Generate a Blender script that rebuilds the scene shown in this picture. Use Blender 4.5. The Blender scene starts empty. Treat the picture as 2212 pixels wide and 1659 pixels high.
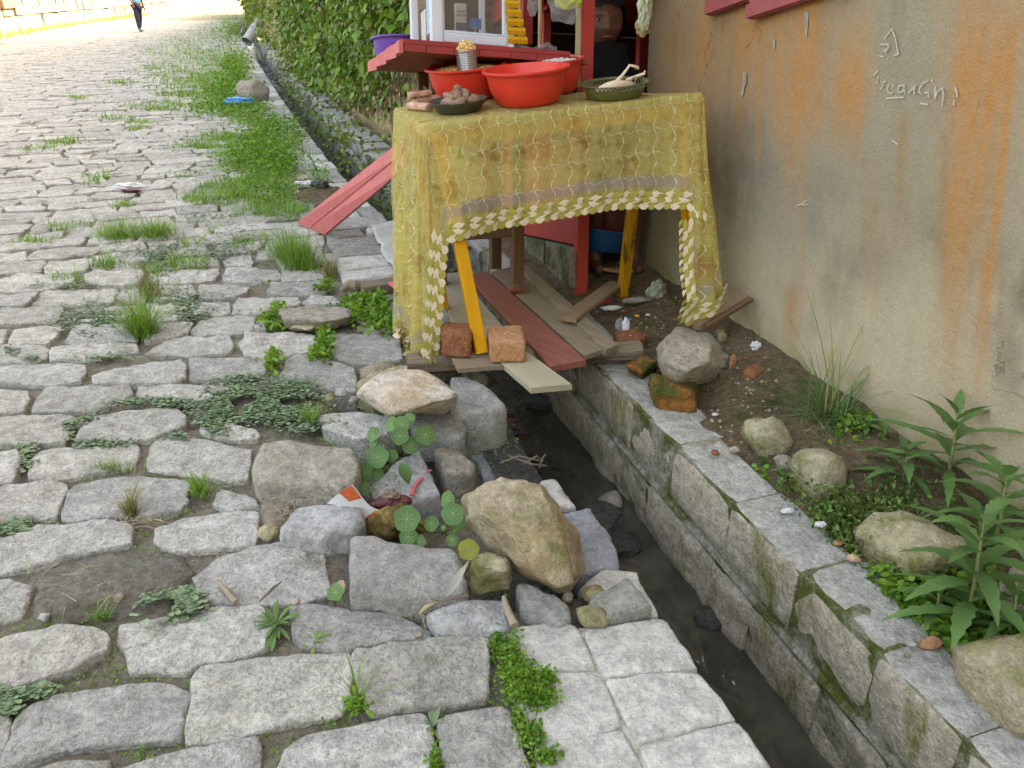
import bpy, bmesh, math, random
import numpy as np
from mathutils import Vector, Matrix, noise

# ---------------------------------------------------------------- camera, sky, sun, exposure
SLOPE = math.radians(12.0)           # the street climbs away from the camera
TILT = Matrix.Rotation(SLOPE, 4, 'X')
PITCH = math.radians(27.0)           # camera pitch relative to the street surface
CAM_H = 1.30
FPX, CX, CY = 1662.0, 1106.0, 829.5  # focal length / centre in a 2212 x 1659 frame
scene = bpy.context.scene
col = scene.collection
cam_d = bpy.data.cameras.new('camera')
cam_d.sensor_width = 36.0
cam_d.lens = FPX / 2212.0 * 36.0
cam_d.clip_start = 0.05
cam_d.clip_end = 2000.0
cam = bpy.data.objects.new('camera', cam_d)
col.objects.link(cam)
cam.matrix_world = TILT @ (Matrix.Translation((0, 0, CAM_H)) @ Matrix.Rotation(math.pi / 2 - PITCH, 4, 'X'))
scene.camera = cam

SUN_EL, SUN_AZ = math.radians(40.0), math.radians(72.0)   # azimuth clockwise from +Y (up the street); 72 = right
world = bpy.data.worlds.new('World')
scene.world = world
world.use_nodes = True
wn = world.node_tree
sky = wn.nodes.new('ShaderNodeTexSky')
sky.sky_type = 'NISHITA'
sky.sun_disc = False
sky.sun_elevation = SUN_EL
sky.sun_rotation = SUN_AZ
sky.air_density = 1.0
sky.dust_density = 6.0
sky.ozone_density = 0.6
bg = wn.nodes['Background']
bg.inputs['Strength'].default_value = 0.15
wn.links.new(sky.outputs[0], bg.inputs['Color'])
sun_d = bpy.data.lights.new('sun', 'SUN')
sun_d.energy = 2.0
sun_d.angle = math.radians(0.5)
sun_d.color = (1.0, 0.96, 0.90)
sun = bpy.data.objects.new('sun', sun_d)
col.objects.link(sun)
sd = Vector((math.sin(SUN_AZ) * math.cos(SUN_EL), math.cos(SUN_AZ) * math.cos(SUN_EL), math.sin(SUN_EL)))
sun.rotation_euler = sd.to_track_quat('Z', 'Y').to_euler()
vs = scene.view_settings
vs.view_transform = 'Standard'
vs.look = 'None'
vs.gamma = 1.0
vs.use_curve_mapping = False
vs.exposure = 3.25
vs.use_white_balance = True
vs.white_balance_temperature = 9500
vs.white_balance_tint = 9.0
try:
    scene.cycles.max_bounces = 7
    scene.cycles.transparent_max_bounces = 16
    scene.cycles.caustics_reflective = False
    scene.cycles.caustics_refractive = False
    scene.cycles.use_denoising = True
    scene.cycles.sample_clamp_indirect = 6.0
except Exception:
    pass

# ---------------------------------------------------------------- coordinates
RNG = random.Random(7)
NPR = np.random.default_rng(11)
D2 = Vector((-0.31, 0.9507, 0.0))      # along the street, away from the camera
N2 = Vector((0.9507, 0.31, 0.0))       # across the street, towards the house
GUP = Vector((0.0, math.sin(SLOPE), math.cos(SLOPE)))   # plumb line, in street coordinates
LN = (N2 - GUP * N2.dot(GUP)).normalized()               # level, towards the house
LD = GUP.cross(LN).normalized()
if LD.dot(D2) < 0: LD = -LD                              # level, up the street
_c, _s = math.cos(PITCH), math.sin(PITCH)

def ray(px, py):
    dx = (px - CX) / FPX
    dy = -(py - CY) / FPX
    return Vector((dx, _c + dy * _s, -_s + dy * _c))

def P(px, py, z=0.0):
    r = ray(px, py)
    t = (z - CAM_H) / r.z
    return Vector((r.x * t, r.y * t, z))

def PY(px, py, Y):
    r = ray(px, py)
    t = Y / r.y
    return Vector((r.x * t, Y, CAM_H + r.z * t))

def PV(px, py, v):
    r = ray(px, py)
    t = v / r.dot(N2)
    return Vector((r.x * t, r.y * t, CAM_H + r.z * t))

def pix(p):
    q = Vector((p[0], p[1], p[2] - CAM_H))
    zc = q.y * _c - q.z * _s
    yc = q.y * _s + q.z * _c
    return CX + FPX * q.x / zc, CY - FPX * yc / zc

_OU = [-20, 5.0, 6.3, 9.1, 12.3, 24, 32, 40, 60, 160]
_OV = [0, 0, -.11, -.22, -.30, -.52, -.66, -.4, 1.0, 3.0]
def off(u):
    return float(np.interp(u, _OU, _OV))
def UV(u, v, z=0.0):
    p = D2 * u + N2 * (v + off(u))
    return Vector((p.x, p.y, z))
def uvof(p):
    return p[0] * D2.x + p[1] * D2.y, p[0] * N2.x + p[1] * N2.y
def n3(x, y, z=0.0):
    return noise.noise(Vector((x, y, z)))

# ---------------------------------------------------------------- object helpers
def tag(o, label=None, cat=None, group=None, kind=None):
    if label: o['label'] = label
    if cat: o['category'] = cat
    if group: o['group'] = group
    if kind: o['kind'] = kind
    return o

def empty(name, loc, label=None, cat=None, group=None):
    o = bpy.data.objects.new(name, None)
    o.empty_display_size = 0.05
    o.location = loc
    col.objects.link(o)
    return tag(o, label, cat, group)

def wpos(o):
    p = Vector(o.location)
    if o.parent: p += wpos(o.parent)
    return p

def mk(name, verts, faces, mat, parent=None, origin=None, smooth=False, mesh=None):
    """one mesh object from vertices given in street coordinates"""
    V = np.asarray([tuple(v) for v in verts], dtype=np.float64).reshape(-1, 3)
    if origin is None:
        c = V.mean(axis=0)
        origin = Vector((c[0], c[1], V[:, 2].min()))
    origin = Vector(origin)
    me = bpy.data.meshes.new(name)
    me.from_pydata((V - np.array(origin)).tolist(), [], [tuple(f) for f in faces])
    if smooth:
        me.polygons.foreach_set('use_smooth', [True] * len(me.polygons))
    if mat is not None:
        for m in (mat if isinstance(mat, (list, tuple)) else [mat]):
            me.materials.append(m)
    o = bpy.data.objects.new(name, me)
    col.objects.link(o)
    if parent is not None:
        o.parent = parent
        o.location = origin - wpos(parent)
    else:
        o.location = origin
    return o

class MB:
    """collects simple solids"""
    def __init__(s): s.v, s.f, s.mi = [], [], []
    def add(s, vs, fs, mi=0):
        b = len(s.v)
        s.v += [Vector(v) for v in vs]
        s.f += [tuple(i + b for i in f) for f in fs]
        s.mi += [mi] * len(fs)
    def hexa(s, p8, mi=0):
        s.add(p8, [(0, 3, 2, 1), (4, 5, 6, 7), (0, 1, 5, 4), (1, 2, 6, 5), (2, 3, 7, 6), (3, 0, 4, 7)], mi)
    def bar(s, a, b, w, h, up=None, mi=0, bev=0.003, jit=0.0):
        """bar from a to b, width w (sideways), height h (along up), chamfered long edges"""
        a, b = Vector(a), Vector(b)
        d = (b - a).normalized()
        up = Vector(up) if up is not None else Vector((0, 0, 1))
        side = d.cross(up)
        if side.length < 1e-5: side = d.cross(Vector((1, 0, 0)))
        side.normalize()
        up = side.cross(d).normalized()
        x, y, c = w / 2, h / 2, min(bev, w * .3, h * .3)
        prof = [(-x + c, -y), (x - c, -y), (x, -y + c), (x, y - c), (x - c, y), (-x + c, y), (-x, y - c), (-x, -y + c)]
        L = (b - a).length
        n = max(1, int(L / 0.12)) if jit else 1
        vs, fs = [], []
        for k in range(n + 1):
            q = a + (b - a) * (k / n)
            for (px_, py_) in prof:
                j = side * (jit * n3(q.x * 9 + 3, q.y * 9, q.z * 9 + px_ * 30)) + up * (jit * n3(q.x * 9, q.y * 9 + 7, q.z * 9 + py_ * 30)) if jit else Vector((0, 0, 0))
                vs.append(q + side * px_ + up * py_ + j)
        for k in range(n):
            for i in range(8):
                j = (i + 1) % 8
                fs.append((k * 8 + i, k * 8 + j, k * 8 + 8 + j, k * 8 + 8 + i))
        fs.append(tuple(range(7, -1, -1)))
        fs.append(tuple(n * 8 + i for i in range(8)))
        s.add(vs, fs, mi)
    def tube(s, pts, rad, n=8, mi=0, cap=True):
        pts = [Vector(p) for p in pts]
        rads = rad if isinstance(rad, (list, tuple)) else [rad] * len(pts)
        vs, fs = [], []
        ref = Vector((0.3, 0.2, 1)).normalized()
        for k, p in enumerate(pts):
            d = (pts[min(k + 1, len(pts) - 1)] - pts[max(k - 1, 0)]).normalized()
            x = d.cross(ref)
            if x.length < 1e-4: x = d.cross(Vector((1, 0, 0)))
            x.normalize(); y = d.cross(x)
            for i in range(n):
                a = 2 * math.pi * i / n
                vs.append(p + (x * math.cos(a) + y * math.sin(a)) * rads[k])
        for k in range(len(pts) - 1):
            for i in range(n):
                j = (i + 1) % n
                fs.append((k * n + i, k * n + n + i, k * n + n + j, k * n + j))
        if cap:
            fs.append(tuple(range(n)))
            fs.append(tuple((len(pts) - 1) * n + n - 1 - i for i in range(n)))
        s.add(vs, fs, mi)
    def lathe(s, prof, origin, up=None, n=40, mi=0, sx=1.0, sy=1.0, xax=None):
        """prof: list of (r, h)"""
        o = Vector(origin)
        up = (Vector(up) if up is not None else Vector((0, 0, 1))).normalized()
        xa = Vector(xax) if xax is not None else Vector((1, 0, 0))
        xa = (xa - up * xa.dot(up)).normalized()
        ya = up.cross(xa)
        vs, fs = [], []
        for (r, h) in prof:
            for i in range(n):
                a = 2 * math.pi * i / n
                vs.append(o + xa * (r * sx * math.cos(a)) + ya * (r * sy * math.sin(a)) + up * h)
        for k in range(len(prof) - 1):
            for i in range(n):
                j = (i + 1) % n
                fs.append((k * n + i, k * n + j, k * n + n + j, k * n + n + i))
        s.add(vs, fs, mi)
    def build(s, name, mat, parent=None, origin=None, smooth=False):
        o = mk(name, s.v, s.f, mat, parent, origin, smooth)
        if isinstance(mat, (list, tuple)):
            o.data.polygons.foreach_set('material_index', s.mi)
        return o

def auto_smooth(o, deg=40):
    me = o.data
    me.polygons.foreach_set('use_smooth', [True] * len(me.polygons))
    try:
        me.set_sharp_from_angle(angle=math.radians(deg))
    except Exception:
        pass
    return o

def ident(name, verts, faces, mats, parent=None, origin=(0, 0, 0), smooth=True, mi=None):
    """large arrays -> one mesh"""
    me = bpy.data.meshes.new(name)
    V = np.asarray(verts, dtype=np.float32) - np.asarray(origin, dtype=np.float32)
    F = np.asarray(faces, dtype=np.int32)
    k = F.shape[1]
    me.vertices.add(len(V)); me.vertices.foreach_set('co', V.ravel())
    me.loops.add(F.size); me.loops.foreach_set('vertex_index', F.ravel())
    me.polygons.add(len(F))
    me.polygons.foreach_set('loop_start', np.arange(0, F.size, k, dtype=np.int32))
    me.polygons.foreach_set('use_smooth', np.full(len(F), smooth))
    if mi is not None: me.polygons.foreach_set('material_index', np.asarray(mi, dtype=np.int32))
    me.update(calc_edges=True)
    me.validate()
    for m in (mats if isinstance(mats, (list, tuple)) else [mats]): me.materials.append(m)
    o = bpy.data.objects.new(name, me)
    col.objects.link(o)
    if parent is not None:
        o.parent = parent
        o.location = Vector(origin) - wpos(parent)
    else:
        o.location = origin
    return o

def scatter(name, tv, tf, locs, X, Y, Z, mats, parent=None, origin=(0, 0, 0), smooth=False):
    """copies of a small template joined into one mesh; X, Y, Z are (k,3) scaled axes"""
    tv = np.asarray(tv, float); tf = np.asarray(tf, int)
    k, n = len(locs), len(tv)
    V = (locs[:, None, :] + tv[None, :, 0, None] * X[:, None, :] + tv[None, :, 1, None] * Y[:, None, :] + tv[None, :, 2, None] * Z[:, None, :]).reshape(-1, 3)
    F = (tf[None, :, :] + (np.arange(k) * n)[:, None, None]).reshape(-1, tf.shape[1])
    return ident(name, V, F, mats, parent, origin, smooth)

def unit(a):
    return a / np.maximum(np.linalg.norm(a, axis=1, keepdims=True), 1e-9)

# ---------------------------------------------------------------- stones
def chaikin(poly, r=0.18, it=1):
    for _ in range(it):
        out = []
        n = len(poly)
        for i in range(n):
            a, b = np.array(poly[i]), np.array(poly[(i + 1) % n])
            q = min(r, .007 / (np.linalg.norm(b - a) + 1e-6))
            out += [a * (1 - q) + b * q, a * q + b * (1 - q)]
        poly = out
    return poly

def stone_mesh(poly, z1, depth, bev=0.012, jit=0.006, res=0.03, dome=0.004, rough=0.005, seed=0.0, tiltx=0.0, tilty=0.0, flare=0.0, grow=0.0, cut=1):
    P2 = chaikin([np.array(p[:2], float) for p in poly], it=cut)
    pts = []
    n = len(P2)
    for i in range(n):
        a, b = P2[i], P2[(i + 1) % n]
        L = np.linalg.norm(b - a)
        m = max(1, int(round(L / res)))
        for k in range(m): pts.append(a + (b - a) * (k / m))
    pts = np.array(pts)
    c = pts.mean(axis=0)
    N = len(pts)
    def zoff(q): return tiltx * (q[0] - c[0]) + tilty * (q[1] - c[1])
    for i in range(N):
        q = pts[i]
        d = q - c
        L = np.linalg.norm(d) + 1e-6
        pts[i] = q + d / L * (grow + jit * (n3(q[0] * 14, q[1] * 14, seed) * .9 + n3(q[0] * 50, q[1] * 50, seed) * .9 - 2.2 * max(0, n3(q[0] * 19, q[1] * 19, seed + 3) - .35)))
    verts, faces = [], []
    rings = [(-flare, -depth, 0), (0.0, -bev * 1.5, .3), (bev * .3, -bev * .5, .6), (bev * .95, 0.0, .9), (bev * 1.9, .0005, 1), (None, .36, 1), (None, .7, 1)]
    for (ins, dz, rf) in rings:
        for q in pts:
            d = c - q
            L = np.linalg.norm(d) + 1e-6
            if ins is None:
                p = q + d * dz; z = z1 + dome * dz
            else:
                p = q + d / L * min(ins, L * .3); z = z1 + dz
            z += zoff(p) + rf * rough * (n3(p[0] * 11, p[1] * 11, seed + 5) * 1.5 + n3(p[0] * 33, p[1] * 33, seed + 9) * .9)
            verts.append((p[0], p[1], z))
    verts.append((c[0], c[1], z1 + dome))
    for r in range(len(rings) - 1):
        for i in range(N):
            j = (i + 1) % N
            faces.append((r * N + i, r * N + j, (r + 1) * N + j, (r + 1) * N + i))
    b = (len(rings) - 1) * N
    for i in range(N):
        faces.append((b + i, b + (i + 1) % N, len(verts) - 1))
    return verts, faces

def area2(poly):
    s = 0
    for i in range(len(poly)):
        a, b = poly[i], poly[(i + 1) % len(poly)]
        s += a[0] * b[1] - a[1] * b[0]
    return s / 2

def ccw(poly):
    return poly if area2(poly) > 0 else poly[::-1]

def block(name, pxpoly, z, depth, mat, parent=None, label=None, cat='stone', group=None, **kw):
    """a stone whose top face has the given outline on the plane z (outline in frame pixels)"""
    poly = ccw([tuple(P(x, y, z))[:2] for (x, y) in pxpoly])
    kw.setdefault('seed', RNG.random() * 50)
    v, f = stone_mesh(poly, z, depth, **kw)
    o = mk(name, v, f, mat, parent, None, True)
    if label: tag(o, label, cat, group)
    return o

def hull_mesh(pts, sub=2, smooth=2, amp=0.012, freq=9.0, seed=0.0, amp2=0.004):
    bm = bmesh.new()
    for p in pts: bm.verts.new(p)
    r = bmesh.ops.convex_hull(bm, input=bm.verts)
    dead = [g for g in r['geom_interior'] if isinstance(g, bmesh.types.BMVert)]
    if dead: bmesh.ops.delete(bm, geom=dead, context='VERTS')
    bmesh.ops.triangulate(bm, faces=bm.faces)
    for _ in range(sub):
        bmesh.ops.subdivide_edges(bm, edges=bm.edges[:], cuts=1, use_grid_fill=True)
        bmesh.ops.triangulate(bm, faces=bm.faces)
        if _ == sub - 1 or (smooth > 1 and _ > 0):
            bmesh.ops.smooth_vert(bm, verts=bm.verts, factor=0.5, use_axis_x=True, use_axis_y=True, use_axis_z=True)
    bm.normal_update()
    for v in bm.verts:
        q = v.co * freq
        k = noise.noise(q + Vector((seed, 0, 0))) * amp * 1.5 + noise.noise(q * 3.1 + Vector((0, seed, 0))) * amp2 * 1.6
        v.co += v.normal * k
    bmesh.ops.recalc_face_normals(bm, faces=bm.faces)
    vs = [v.co.copy() for v in bm.verts]
    bm.verts.index_update()
    fs = [tuple(v.index for v in f.verts) for f in bm.faces]
    bm.free()
    return vs, fs

def rock(name, top, z1, bot, z0, mat, label=None, cat='rock', group=None, parent=None, sub=3, amp=0.012, freq=9.0, mid=None, zm=None, smooth=1):
    """boulder: hull of a top outline (plane z1) and a bottom outline (plane z0), outlines in frame pixels"""
    pts = [P(x, y, z1) for x, y in top] + [P(x, y, z0) for x, y in bot]
    if mid: pts += [P(x, y, zm) for x, y in mid]
    v, f = hull_mesh(pts, sub=sub, amp=amp, freq=freq, seed=RNG.random() * 40, smooth=smooth)
    o = mk(name, v, f, mat, parent, None, True)
    if label: tag(o, label, cat, group)
    return o

def boxstone(name, p8, mat, label=None, cat='brick', parent=None, bev=.008, amp=.003, freq=22.0, group=None):
    """worn brick or block: eight corners (bottom four, top four)"""
    bm = bmesh.new()
    vs_ = [bm.verts.new(p) for p in p8]
    for f in ((0, 3, 2, 1), (4, 5, 6, 7), (0, 1, 5, 4), (1, 2, 6, 5), (2, 3, 7, 6), (3, 0, 4, 7)):
        bm.faces.new([vs_[i] for i in f])
    bmesh.ops.recalc_face_normals(bm, faces=bm.faces)
    bmesh.ops.bevel(bm, geom=bm.edges[:] + bm.verts[:], offset=bev, segments=3, profile=.6, affect='EDGES')
    for _ in range(3):
        L = [e for e in bm.edges if e.calc_length() > .014]
        bmesh.ops.subdivide_edges(bm, edges=L, cuts=1, use_grid_fill=True)
    bmesh.ops.triangulate(bm, faces=bm.faces)
    bm.normal_update()
    sd_ = RNG.random() * 40
    for v in bm.verts:
        q = v.co * freq
        v.co += v.normal * (amp * 1.6 * noise.noise(q + Vector((sd_, 0, 0))) + amp * .8 * noise.noise(q * 3 + Vector((0, sd_, 0))) - amp * 3 * max(0, noise.noise(q * .6 + Vector((0, 0, sd_))) - .35))
    bm.verts.index_update()
    V = [v.co.copy() for v in bm.verts]; F = [tuple(v.index for v in f.verts) for f in bm.faces]
    bm.free()
    o = mk(name, V, F, mat, parent, None, True)
    if label: tag(o, label, cat, group)
    return o

def pbox(bot, z0, top, z1):
    return [P(x, y, z0) for x, y in bot] + [P(x, y, z1) for x, y in top]

def blobrock(name, c, r, mat, label=None, cat='rock', group=None, parent=None, amp=.15, seed=None, sub=3, rot=0.0):
    """rounded rock: centre c, radii r"""
    bm = bmesh.new()
    bmesh.ops.create_icosphere(bm, subdivisions=sub, radius=1.0)
    sd_ = RNG.random() * 90 if seed is None else seed
    ca, sa = math.cos(rot), math.sin(rot)
    fr = random.Random(int(sd_ * 1000))
    planes = []
    for _ in range(20):
        d = Vector((fr.gauss(0, 1), fr.gauss(0, 1), fr.gauss(0, 1))).normalized(); planes.append((d, fr.uniform(.64, .92)))
    vs = []
    for v in bm.verts:
        q = v.co.copy()
        m = max(abs(q.x), abs(q.y), abs(q.z))
        q = q * (0.75 + 0.25 / m * .9)
        k = 1 + amp * (noise.noise(v.co * 1.3 + Vector((sd_, 0, 0))) * 1.6 + noise.noise(v.co * 3.2 + Vector((0, sd_, 0))) * .7 + .2 * noise.noise(v.co * 8 + Vector((0, 0, sd_))))
        for d, o_ in planes:
            e = q.dot(d) - o_
            if e > 0: q = q - d * e * .93
        q = q * k
        x, y, z = q.x * r[0], q.y * r[1], q.z * r[2]
        vs.append(Vector(c) + Vector((x * ca - y * sa, x * sa + y * ca, z)))
    bm.verts.index_update()
    fs = [tuple(v.index for v in f.verts) for f in bm.faces]
    bm.free()
    o = mk(name, vs, fs, mat, parent, None, True)
    if label: tag(o, label, cat, group)
    return o
# ---------------------------------------------------------------- materials
MATS = {}
class NT:
    def __init__(s, name):
        s.m = bpy.data.materials.new(name)
        s.m.use_nodes = True
        s.t = s.m.node_tree
        s.b = s.t.nodes['Principled BSDF']
        s.out = s.t.nodes['Material Output']
        s.b.inputs['Specular IOR Level'].default_value = 0.25
    def n(s, kind, **kw):
        x = s.t.nodes.new(kind)
        for k, v in kw.items():
            if hasattr(x, k) and k not in x.inputs: setattr(x, k, v)
            else: x.inputs[k].default_value = v
        return x
    def l(s, a, b): s.t.links.new(a, b)
    def noise(s, vec, scale, detail=5.0, rough=0.6, dist=0.0):
        x = s.n('ShaderNodeTexNoise', Scale=scale, Detail=detail, Roughness=rough, Distortion=dist)
        if vec is not None: s.l(vec, x.inputs['Vector'])
        return x.outputs[0]
    def rng(s, val, a, b, c=0.0, d=1.0, smooth=False):
        x = s.t.nodes.new('ShaderNodeMapRange')
        if smooth: x.interpolation_type = 'SMOOTHSTEP'
        s.l(val, x.inputs[0])
        for i, k in enumerate((a, b, c, d)): x.inputs[1 + i].default_value = k
        return x.outputs[0]
    def mix(s, f, a, b, mode='MIX'):
        x = s.t.nodes.new('ShaderNodeMix')
        x.data_type = 'RGBA'
        x.blend_type = mode
        for sock, v in ((x.inputs[0], f), (x.inputs[6], a), (x.inputs[7], b)):
            if isinstance(v, bpy.types.NodeSocket): s.l(v, sock)
            elif isinstance(v, (int, float)): sock.default_value = v
            else: sock.default_value = (*v[:3], 1)
        return x.outputs[2]
    def math(s, op, a, b=0.0):
        x = s.t.nodes.new('ShaderNodeMath')
        x.operation = op
        for sock, v in ((x.inputs[0], a), (x.inputs[1], b)):
            if isinstance(v, bpy.types.NodeSocket): s.l(v, sock)
            else: sock.default_value = v
        return x.outputs[0]
    def pos(s):
        return s.t.nodes.new('ShaderNodeNewGeometry').outputs['Position']
    def bump(s, h, strength, dist=0.01):
        x = s.n('ShaderNodeBump', Strength=strength, Distance=dist)
        s.l(h, x.inputs['Height'])
        s.l(x.outputs[0], s.b.inputs['Normal'])
    def color(s, c): s.l(c, s.b.inputs['Base Color'])

def stonemat(name, c1, c2, scale=7.0, grain=90.0, objvar=.16, rough=.88, bump=.55, moss=None, mossamt=.45, mossscale=6.0, speck=.5, up=None, mstretch=None):
    t = NT(name)
    p = t.pos()
    big = t.noise(p, scale, 6, .65)
    fine = t.noise(p, grain, 4, .7)
    c = t.mix(t.rng(big, .32, .68), c1, c2)
    c = t.mix(t.rng(fine, .44, .70, .0, speck), c, tuple(k * .33 for k in c1))
    mid = t.noise(p, scale * 4.5, 5, .7)
    c = t.mix(t.rng(mid, .48, .66, .0, .6), c, tuple(k * .5 for k in c1))
    c = t.mix(t.rng(mid, .46, .30, .0, .5), c, tuple(min(1, k * 1.35) for k in c2))
    sp = t.noise(p, grain * 1.9, 2, .5)
    c = t.mix(t.rng(sp, .66, .74, 0, .5), c, tuple(min(1, k * 1.7 + .06) for k in c2))
    oi = t.t.nodes.new('ShaderNodeObjectInfo')
    v = t.rng(oi.outputs['Random'], 0, 1, 1 - objvar, 1 + objvar)
    hsv = t.n('ShaderNodeHueSaturation')
    t.l(v, hsv.inputs['Value']); t.l(c, hsv.inputs['Color'])
    r2 = t.math('FRACT', t.math('MULTIPLY', oi.outputs['Random'], 13.7))
    c = t.mix(t.rng(r2, 0, 1, 0, .9 * min(1, objvar * 5)), hsv.outputs[0], (1.03, 1.0, .95), 'MULTIPLY')
    if moss is not None:
        pm = p
        if mstretch:
            mpn = t.n('ShaderNodeMapping'); mpn.inputs['Scale'].default_value = (1, 1, mstretch); t.l(p, mpn.inputs[0]); pm = mpn.outputs[0]
        mn = t.noise(pm, mossscale, 7, .7)
        mask = t.rng(mn, 1 - mossamt - .04, 1 - mossamt + .08)
        if up is not None:
            g = t.t.nodes.new('ShaderNodeNewGeometry')
            sx = t.t.nodes.new('ShaderNodeSeparateXYZ'); t.l(g.outputs['Normal'], sx.inputs[0])
            mask = t.math('MULTIPLY', mask, t.rng(sx.outputs[2], up, up + .5))
        mc = t.mix(t.rng(fine, .3, .7), moss, tuple(k * .45 for k in moss))
        c = t.mix(mask, c, mc)
    t.color(c)
    t.b.inputs['Roughness'].default_value = rough
    h = t.math('ADD', t.math('MULTIPLY', t.noise(p, scale * 3.5, 6, .7), 1.0), t.math('MULTIPLY', fine, .35))
    t.bump(h, min(1.0, bump * 1.8), .03)
    MATS[name] = t.m
    return t.m

def plain(name, c1, c2=None, scale=20.0, rough=.6, bump=.12, spec=.3, grain=None, objvar=0.0, island=0.0, trans=0.0, metal=0.0, coat=0.0):
    t = NT(name)
    c2 = c2 or tuple(k * .75 for k in c1)
    p = t.pos()
    nz = t.noise(p, scale, 5, .6)
    c = t.mix(t.rng(nz, .3, .7), c1, c2)
    if objvar:
        oi = t.t.nodes.new('ShaderNodeObjectInfo')
        hsv = t.n('ShaderNodeHueSaturation')
        t.l(t.rng(oi.outputs['Random'], 0, 1, 1 - objvar, 1 + objvar), hsv.inputs['Value']); t.l(c, hsv.inputs['Color'])
        c = hsv.outputs[0]
    if island:
        g = t.t.nodes.new('ShaderNodeNewGeometry')
        hsv = t.n('ShaderNodeHueSaturation')
        r = g.outputs['Random Per Island']
        t.l(t.rng(r, 0, 1, 1 - island, 1 + island), hsv.inputs['Value'])
        r2 = t.math('FRACT', t.math('MULTIPLY', r, 7.31))
        t.l(t.rng(r2, 0, 1, .5 - .035, .5 + .025), hsv.inputs['Hue'])
        t.l(c, hsv.inputs['Color'])
        c = hsv.outputs[0]
    t.color(c)
    t.b.inputs['Roughness'].default_value = rough
    t.b.inputs['Specular IOR Level'].default_value = spec
    t.b.inputs['Metallic'].default_value = metal
    t.b.inputs['Coat Weight'].default_value = coat
    if bump: t.bump(t.noise(p, grain or scale * 4, 4, .6), bump, .01)
    if trans:
        tl = t.t.nodes.new('ShaderNodeBsdfTranslucent')
        t.l(c, tl.inputs['Color'])
        ms = t.n('ShaderNodeMixShader', Fac=trans)
        t.l(t.b.outputs[0], ms.inputs[1]); t.l(tl.outputs[0], ms.inputs[2])
        t.l(ms.outputs[0], t.out.inputs['Surface'])
    MATS[name] = t.m
    return t.m

def woodmat(name, c1, c2, axis, rough=.75, bump=.3, wear=None, wearamt=.4, scale=1.0, along=6.0, across=110.0):
    """wood or painted wood with grain along an axis (street coordinates)"""
    t = NT(name)
    g = t.t.nodes.new('ShaderNodeNewGeometry')
    ax = TILT.to_3x3() @ Vector(axis).normalized()
    dot = t.t.nodes.new('ShaderNodeVectorMath'); dot.operation = 'DOT_PRODUCT'
    t.l(g.outputs['Position'], dot.inputs[0]); dot.inputs[1].default_value = ax
    sc = t.t.nodes.new('ShaderNodeVectorMath'); sc.operation = 'SCALE'
    sc.inputs[0].default_value = ax
    t.l(t.math('MULTIPLY', dot.outputs['Value'], -(1 - along / across)), sc.inputs['Scale'])
    ad = t.t.nodes.new('ShaderNodeVectorMath'); ad.operation = 'ADD'
    t.l(g.outputs['Position'], ad.inputs[0]); t.l(sc.outputs[0], ad.inputs[1])
    v = ad.outputs[0]
    gr = t.noise(v, across * scale, 4, .65, .3)
    big = t.noise(v, across * scale * .18, 4, .6, .5)
    c = t.mix(t.rng(gr, .3, .7), c1, c2)
    c = t.mix(t.rng(big, .35, .7, 0, .45), c, tuple(k * .55 for k in c1))
    if wear is not None:
        w = t.noise(v, across * scale * .3, 6, .75, .2)
        c = t.mix(t.rng(w, 1 - wearamt - .03, 1 - wearamt + .05), c, wear)
    t.color(c)
    t.b.inputs['Roughness'].default_value = rough
    t.bump(t.math('ADD', gr, t.math('MULTIPLY', big, .6)), bump, .006)
    MATS[name] = t.m
    return t.m

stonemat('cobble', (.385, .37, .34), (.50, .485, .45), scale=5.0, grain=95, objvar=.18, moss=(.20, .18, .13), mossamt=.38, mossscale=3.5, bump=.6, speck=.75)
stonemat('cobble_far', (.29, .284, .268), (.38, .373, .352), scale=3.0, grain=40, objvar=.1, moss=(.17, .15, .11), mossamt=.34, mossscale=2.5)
stonemat('cobble_tan', (.36, .32, .26), (.45, .41, .35), scale=7.0, grain=80, objvar=.1, moss=(.14, .13, .09), mossamt=.36, bump=.8)
stonemat('slab', (.46, .44, .40), (.55, .53, .48), scale=6.0, grain=100, objvar=.05, moss=(.27, .26, .15), mossamt=.38, mossscale=5.0, bump=.3)
stonemat('granite', (.32, .31, .285), (.43, .415, .38), scale=6.0, grain=100, objvar=.1, moss=(.20, .19, .09), mossamt=.33, bump=.6)
stonemat('granite_blue', (.24, .25, .265), (.33, .335, .34), scale=8.0, grain=120, objvar=.05, bump=.35)
stonemat('granite_brown', (.29, .25, .20), (.40, .36, .30), scale=8.0, grain=90, objvar=.06, bump=.7)
stonemat('pale_block', (.42, .42, .41), (.55, .545, .53), scale=7.0, grain=80, objvar=.02, bump=.6)
stonemat('cream_rock', (.58, .43, .29), (.66, .60, .54), scale=6.0, grain=60, objvar=.0, bump=.7, speck=.3)
stonemat('tan_boulder', (.40, .28, .15), (.46, .40, .30), scale=5.0, grain=75, objvar=.05, moss=(.27, .27, .10), mossamt=.46, mossscale=3.2, bump=.7, up=.35)
stonemat('ochre_rock', (.33, .20, .05), (.42, .29, .12), scale=10.0, grain=60, objvar=.0, moss=(.13, .12, .03), mossamt=.5, bump=.9)
stonemat('mossy_rock', (.42, .36, .22), (.48, .43, .30), scale=6.0, grain=70, objvar=.08, moss=(.26, .25, .08), mossamt=.47, mossscale=5.0, bump=.8)
stonemat('round_rock', (.40, .335, .245), (.52, .455, .36), scale=7.0, grain=80, objvar=.05, bump=.7)
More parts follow.
